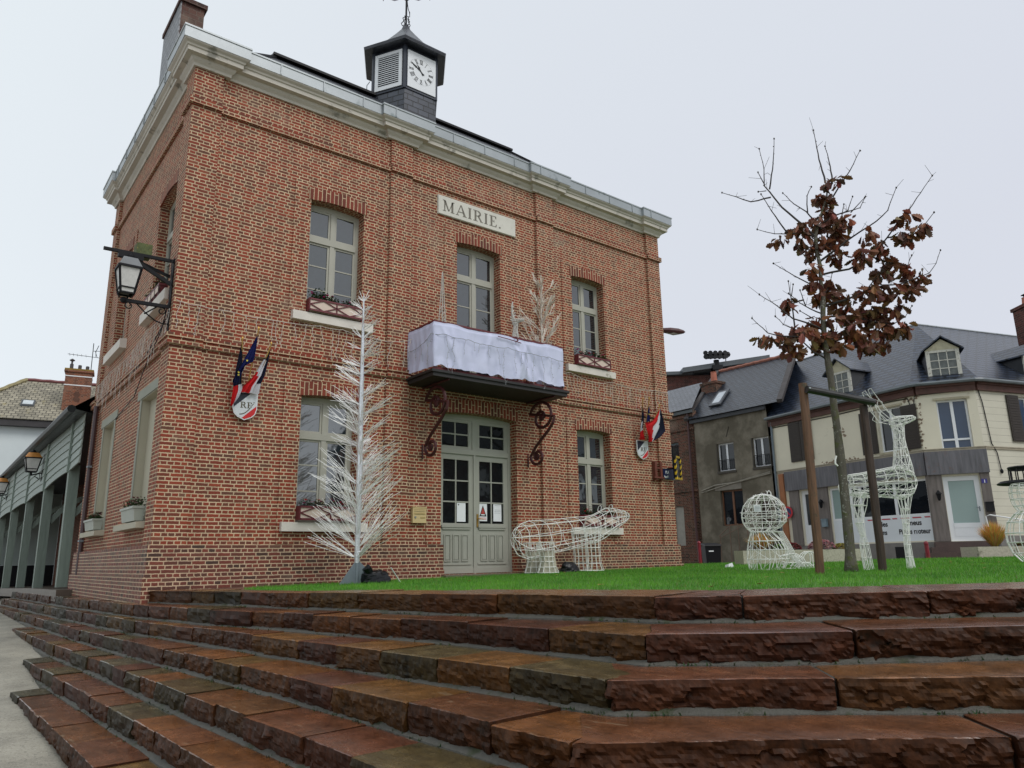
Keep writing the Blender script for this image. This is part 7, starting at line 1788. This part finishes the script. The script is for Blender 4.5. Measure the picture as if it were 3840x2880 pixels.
# ---- old brick house next to the town hall
t = thing('brick_house', 'old dark brick house with a pale slate roof right beside the town hall corner', 'house', (25.1, 12, 0)); hs = t
w_ = lambda u2: 5.5-u2
m = MB(); m.wall(F5, [(0,-.5),(5.55,-.5),(5.55,6.85),(0,6.85)], [rect(w_(1.55),w_(.92),3.74,5.46), rect(w_(1.45),w_(.88),.70,2.48)], .2); m.fbox(F5, 5.4, 5.55, -.25, .0, -.5, 6.85)
part('wall', m, M['brick_dark'], hs)
m = MB()
for z in (3.10, 5.95, 6.55): m.fbox(F5, 0, 5.56, .0, .06, z, z+.10)
part('string_course', m, M['brick_dark'], hs)
m = MB(); m.fbox(F5, 0, 5.5, -6, -.5, -.5, 6.7); part('core', m, M['black'], hs)
hwin(hs, F5, w_(1.55), w_(.92), 3.74, 5.46, plain('blue_grey_frame', (.16,.22,.25), .6), M['house_glass'], rec=.1, mull=False)
m = MB(); m.fbox(F5, w_(1.45), w_(.88), -.12, -.08, .70, 2.48); part('blocked_window', m, plain('grey_block_infill', (.30,.29,.26), .85, .15, 5), hs)
m = MB(); a, c, r1, r0 = F5.p(-.1,.25,6.88), F5.p(5.75,.25,6.9), F5.p(w_(1.68),-3.0,8.9), F5.p(-1.5,-3.0,8.9); m.poly([a,c,r1,r0]); m.poly([r0,r1,r1+Vector((3,.4,-2)),r0+Vector((3,.4,-2))]); rf = part('roof', m, M['slate_pale'], hs)
m = MB(); m.fbox(F5, 0, 5.6, .05, .16, 6.72, 6.86); part('gutter', m, plain('grey_gutter', (.06,.07,.075), .4), hs)
m = MB(); m.tube([F5.p(5.3,.08,6.7), F5.p(5.3,.08,3.2), F5.p(5.38,.08,.0)], .05, 7); part('downpipe', m, plain('maroon_pipe', (.075,.035,.035), .5), hs)

# ---- big brick building behind with the siren
t = thing('brick_hall', 'large plain red brick building with a flat eaves line behind the street houses', 'building', (34, 16, 0))
FB2 = Frame(30.9, 18.2, 129); m = MB(); m.fbox(FB2, 0, 6.9, -8, 0, 0, 11.05); FB3 = Frame(33.5, 15.7, 129); part('wall', m, M['brick_far'], t)
m = MB(); P = FB2.p
m.hexa([P(-.3,.35,11.0),P(3.3,.35,11.05),P(3.3,-8,11.05),P(-.3,-8,11.0),P(-.3,.35,11.2),P(3.3,.35,11.25),P(3.3,-8,11.3),P(-.3,-8,11.2)])
m.hexa([P(2.6,.8,11.05),P(7.9,.8,11.75),P(7.9,-8,11.75),P(2.6,-8,11.05),P(2.6,.8,11.35),P(7.9,.8,12.05),P(7.9,-8,12.05),P(2.6,-8,11.35)]); m.fbox(FB2, 6.9, 7.7, -8, .2, 9, 11.6)
part('roof', m, plain('grey_roof_edge', (.085,.095,.105), .5, .25, 2), t)
t = thing('siren', 'black rooftop warning siren with several horns', 'siren', (34.1, 14.7, 11.2)); m = MB(); q_ = Vector((34.1,14.72,11.3)); RT3 = Vector((.785,-.62,0))
m.tube([q_+Vector((0,0,-.3)), q_+Vector((0,0,.5))], .17, 8)
for k in range(-2, 3):
    for dz in (.62, .86): m.tube([q_+RT3*.26*k+Vector((-.12,0,dz)), q_+RT3*.30*k+Vector((-.30,-.2,dz+.02))], [.09,.15], 8)
m.bar(q_+RT3*-.62+Vector((0,0,.74)), q_+RT3*.75+Vector((0,0,.80)), .3, .26); m.ball(q_+RT3*.72+Vector((0,0,.85)), .18, 8); m.tube([q_+RT3*.6+Vector((0,0,.8)), q_+RT3*.55+Vector((0,0,-.1))], .03, 5); m.bar(q_+RT3*-.3, q_+RT3*.3, .5, .3)
part('horns', m, M['black'], t)
# ---- chimney house at the right edge
t = thing('brick_chimney', 'brick chimney stack with a terracotta pot at the right edge of the photo', 'chimney', (28.3,-3.2,7)); m = MB(); FC = Frame(28.12,-3.16,128); m.fbox(FC, 0, .9, -.7, 0, 6.6, 8.92); m.fbox(FC, -.05, .95, -.75, .05, 8.92, 9.04); part('stack', m, M['brick_far'], t)
m = MB(); m.lathe(FC.p(.32,-.35,9.04), [(.15,0),(.12,.3),(.13,.34)], 10); part('chimney_pot', m, plain('terracotta', (.36,.12,.07), .7), t)
m = MB(); m.lathe(FC.p(.32,-.35,9.38), [(.06,0),(.06,.08),(.14,.10),(.02,.16)], 8); part('cowl', m, M['iron'], t)
# ---- street lamp head showing past the town hall
t = thing('street_lamp', 'dark red street lamp head reaching out past the right corner of the town hall', 'street lamp', (15.0,4.85,0)); m = MB()
m.tube([(15.0,4.85,-.2),(15.0,4.85,6.5),(15.0,4.85,7.55)], [.07,.055,.05], 8); m.tube([(15.0,4.85,7.55),(15.4,4.55,7.66),(16.3,3.87,7.69)], .035, 6); part('pole', m, M['iron_red'], t)
m = MB(); a = Vector((16.18,3.96,7.68)); d = Vector((.755,-.57,-.085)).normalized()
m.tube([a, a+d*.12, a+d*.35, a+d*.62, a+d*.80, a+d*.86], [.04,.085,.115,.105,.06,.01], 9); part('lamp_head', m, M['iron_red'], t)
m = MB(); m.tube([a+d*.2+Vector((0,0,-.05)), a+d*.45+Vector((0,0,-.065)), a+d*.72+Vector((0,0,-.045))], [.05,.085,.04], 8); part('lamp_glass', m, plain('dim_lamp_glass', (.30,.28,.25), .3), t)

# ---- street furniture between lawn and houses
t = thing('wheelie_bin', 'black wheelie bin in front of the grey house', 'bin', (18.6,4.2,-.2)); m = MB(); FBn = Frame(18.35,4.45,128); P = FBn.p
m.hexa([P(.04,.0,-.16),P(.50,.0,-.16),P(.50,-.5,-.16),P(.04,-.5,-.16),P(0,.04,.55),P(.54,.04,.55),P(.54,-.55,.55),P(0,-.55,.55)]); part('body', m, plain('black_plastic', (.005,.005,.007), .5, .2, 5, spec=.2), t)
m = MB(); m.hexa([P(-.02,.07,.552),P(.56,.07,.552),P(.56,-.57,.60),P(-.02,-.57,.60),P(-.01,.05,.59),P(.55,.05,.59),P(.55,-.56,.66),P(-.01,-.56,.66)]); part('lid', m, plain('black_plastic_lid', (.006,.006,.008), .5, spec=.25), t)
m = MB(); m.fbox(FBn, .12, .28, .03, .045, .36, .40); part('label', m, M['paper'], t)
m = MB()
for u in (-.02,.52): m.tube([P(u,-.5,-.12), P(u+.05,-.5,-.12)], .09, 10)
part('wheel', m, M['black'], t)
t = thing('bollard', 'slim dark red bollard left of the black wheelie bin', 'bollard', (18.18,4.55,-.2)); m = MB(); m.tube([(18.26,4.6,-.25),(18.20,4.56,.62)], .055, 9); m.ball((18.195,4.557,.66), .065, 8); part('post', m, plain('bollard_red', (.22,.012,.022), .45, .2, 6), t)
t = thing('bollard', 'slim dark red bollard behind the left planter', 'bollard', (17.2,-3.4,-.2)); m = MB(); m.tube([(17.25,-3.2,-.25),(17.23,-3.2,.42)], .05, 9); m.ball((17.23,-3.2,.44), .06, 8); part('post', m, plain('bollard_red_dark', (.20,.012,.022), .45, .2, 6), t)
conc = plain('pebbled_concrete', (.42,.39,.31), .85, .25, 26, .5, dirt=((.16,.15,.11), 3, .56))
def planter(label, x0, y0, x1, y1):
    a = Vector((x0,y0,0)); c = Vector((x1,y1,0)); d = c-a; F = Frame(x0, y0, math.degrees(math.atan2(d.x, d.y))); L = d.length
    t = thing('concrete_planter', label, 'planter', (x0,y0,-.2), 'concrete planters along the street'); m = MB(); m.fbox(F, 0, L, -.7, 0, -.24, .33); part('trough', m, conc, t)
    m = MB(); m.fbox(F, .07, L-.07, -.63, -.07, .331, .335); part('soil', m, plain('dark_soil', (.03,.022,.016), .9), t); return F, L
Fa, La = planter('pebbled concrete planter with pink chrysanthemums left of the oak trunk', 12.35, -1.25, 14.6, -3.0)
Fb, Lb = planter('pebbled concrete planter with tall golden grass by the shop steps', 16.6, -4.6, 19.2, -6.65)
def grasst(label, c, r, h, n, seed, col):
    t = thing('ornamental_grass', label, 'grass clump', c, 'golden grasses in the planters'); m = MB(); rnd = random.Random(seed); c = Vector(c)
    for k in range(n):
        a = rnd.uniform(0,6.28); q_ = rnd.uniform(0,1)**.6; d = Vector((math.cos(a)*r*q_*2.2, math.sin(a)*r*q_*2.2, h*rnd.uniform(.65,1.1)*(1-.35*q_*q_))); b0 = c+Vector((math.cos(a)*r*.35*q_, math.sin(a)*r*.35*q_, 0)); m.c = tuple(v*rnd.uniform(.6,1.4) for v in col)
        mid = b0+d*.55+Vector((0,0,h*.08)); e = b0+d; s = Vector((-math.sin(a), math.cos(a), 0))*.006; m.poly([b0-s, b0+s, mid+s, mid-s]); m.poly([mid-s, mid+s, e])
    part('blades', m, M['leafgreen'], t)
grasst('golden dry ornamental grass clump in the planter beside the shop steps', tuple(Fb.p(.62,-.35,.33)), .17, .60, 900, 5, (.62,.37,.10))
grasst('golden grass clump behind the tail of the seated wire figure', tuple(Fa.p(.55,-.35,.33)), .17, .42, 700, 6, (.60,.38,.12))
def mum(label, c, r, col, seed, n=420):
    t = thing('flower_clump', label, 'flowers', c, 'flowers in the concrete planters'); m = MB(); rnd = random.Random(seed); c = Vector(c)
    for k in range(n):
        a, e = rnd.uniform(0,6.28), math.asin(rnd.uniform(0,1)); p = c+Vector((math.cos(a)*math.cos(e)*r, math.sin(a)*math.cos(e)*r, math.sin(e)*r*.72)); petals(m, rnd, p, rnd.uniform(.025,.04), col if rnd.random() < .82 else (.04,.06,.025))
    part('blooms', m, M['leafgreen'], t)
mum('dusky pink chrysanthemum mound in the left planter', tuple(Fa.p(1.95,-.3,.33)), .30, (.62,.33,.36), 1)
mum('dark red chrysanthemum mound beside the golden grass in the left planter', tuple(Fa.p(1.25,-.35,.33)), .22, (.32,.07,.08), 2)
mum('yellow flower clump at the right end of the left planter', tuple(Fa.p(2.38,-.25,.33)), .17, (.52,.42,.08), 3, 240)
mum('bright green leafy clump with yellow flowers behind the wire tail', tuple(Fa.p(.95,-.25,.33)), .16, (.22,.38,.06), 4, 240)
mum('yellow and orange pansies at the foot of the golden grass, right planter', tuple(Fb.p(1.25,-.3,.33)), .14, (.36,.24,.07), 5, 200)
mum('orange flower clump behind the wire snowman', tuple(Fb.p(1.75,-.3,.33)), .20, (.30,.16,.07), 6, 240)

# ---- terrace across the square, seen only as reflections in the panes
t = thing('brick_terrace', 'dark brick terrace across the square, reflected in the door panes', 'house', (32,-26,-1.4)); FT = Frame(52, -27, 270); m = MB()
hl = [rect(2+3.4*i, 3.2+3.4*i, 4.2, 5.9) for i in range(9)]+[rect(2+3.4*i, 3.2+3.4*i, .4, 2.3) for i in range(9)]
m.wall(FT, [(0,-1.6),(33,-1.6),(33,7.4),(0,7.4)], hl, .2); m.fbox(FT, 0, 33, -8, -.4, -1.6, 7.3); part('wall', m, M['brick_far'], t)
m = MB(); P = FT.p; m.poly([P(-.3,.3,7.3),P(33.3,.3,7.3),P(33.3,-4,10.8),P(-.3,-4,10.8)]); m.poly([P(-.3,-4,10.8),P(33.3,-4,10.8),P(33.3,-8.3,7.3),P(-.3,-8.3,7.3)]); part('roof', m, M['slate_old'], t)
m = MB()
for h in hl: m.fbox(FT, h[0][0], h[1][0], -.3, -.15, h[0][1], h[2][1])
part('window', m, M['pvc'], t)
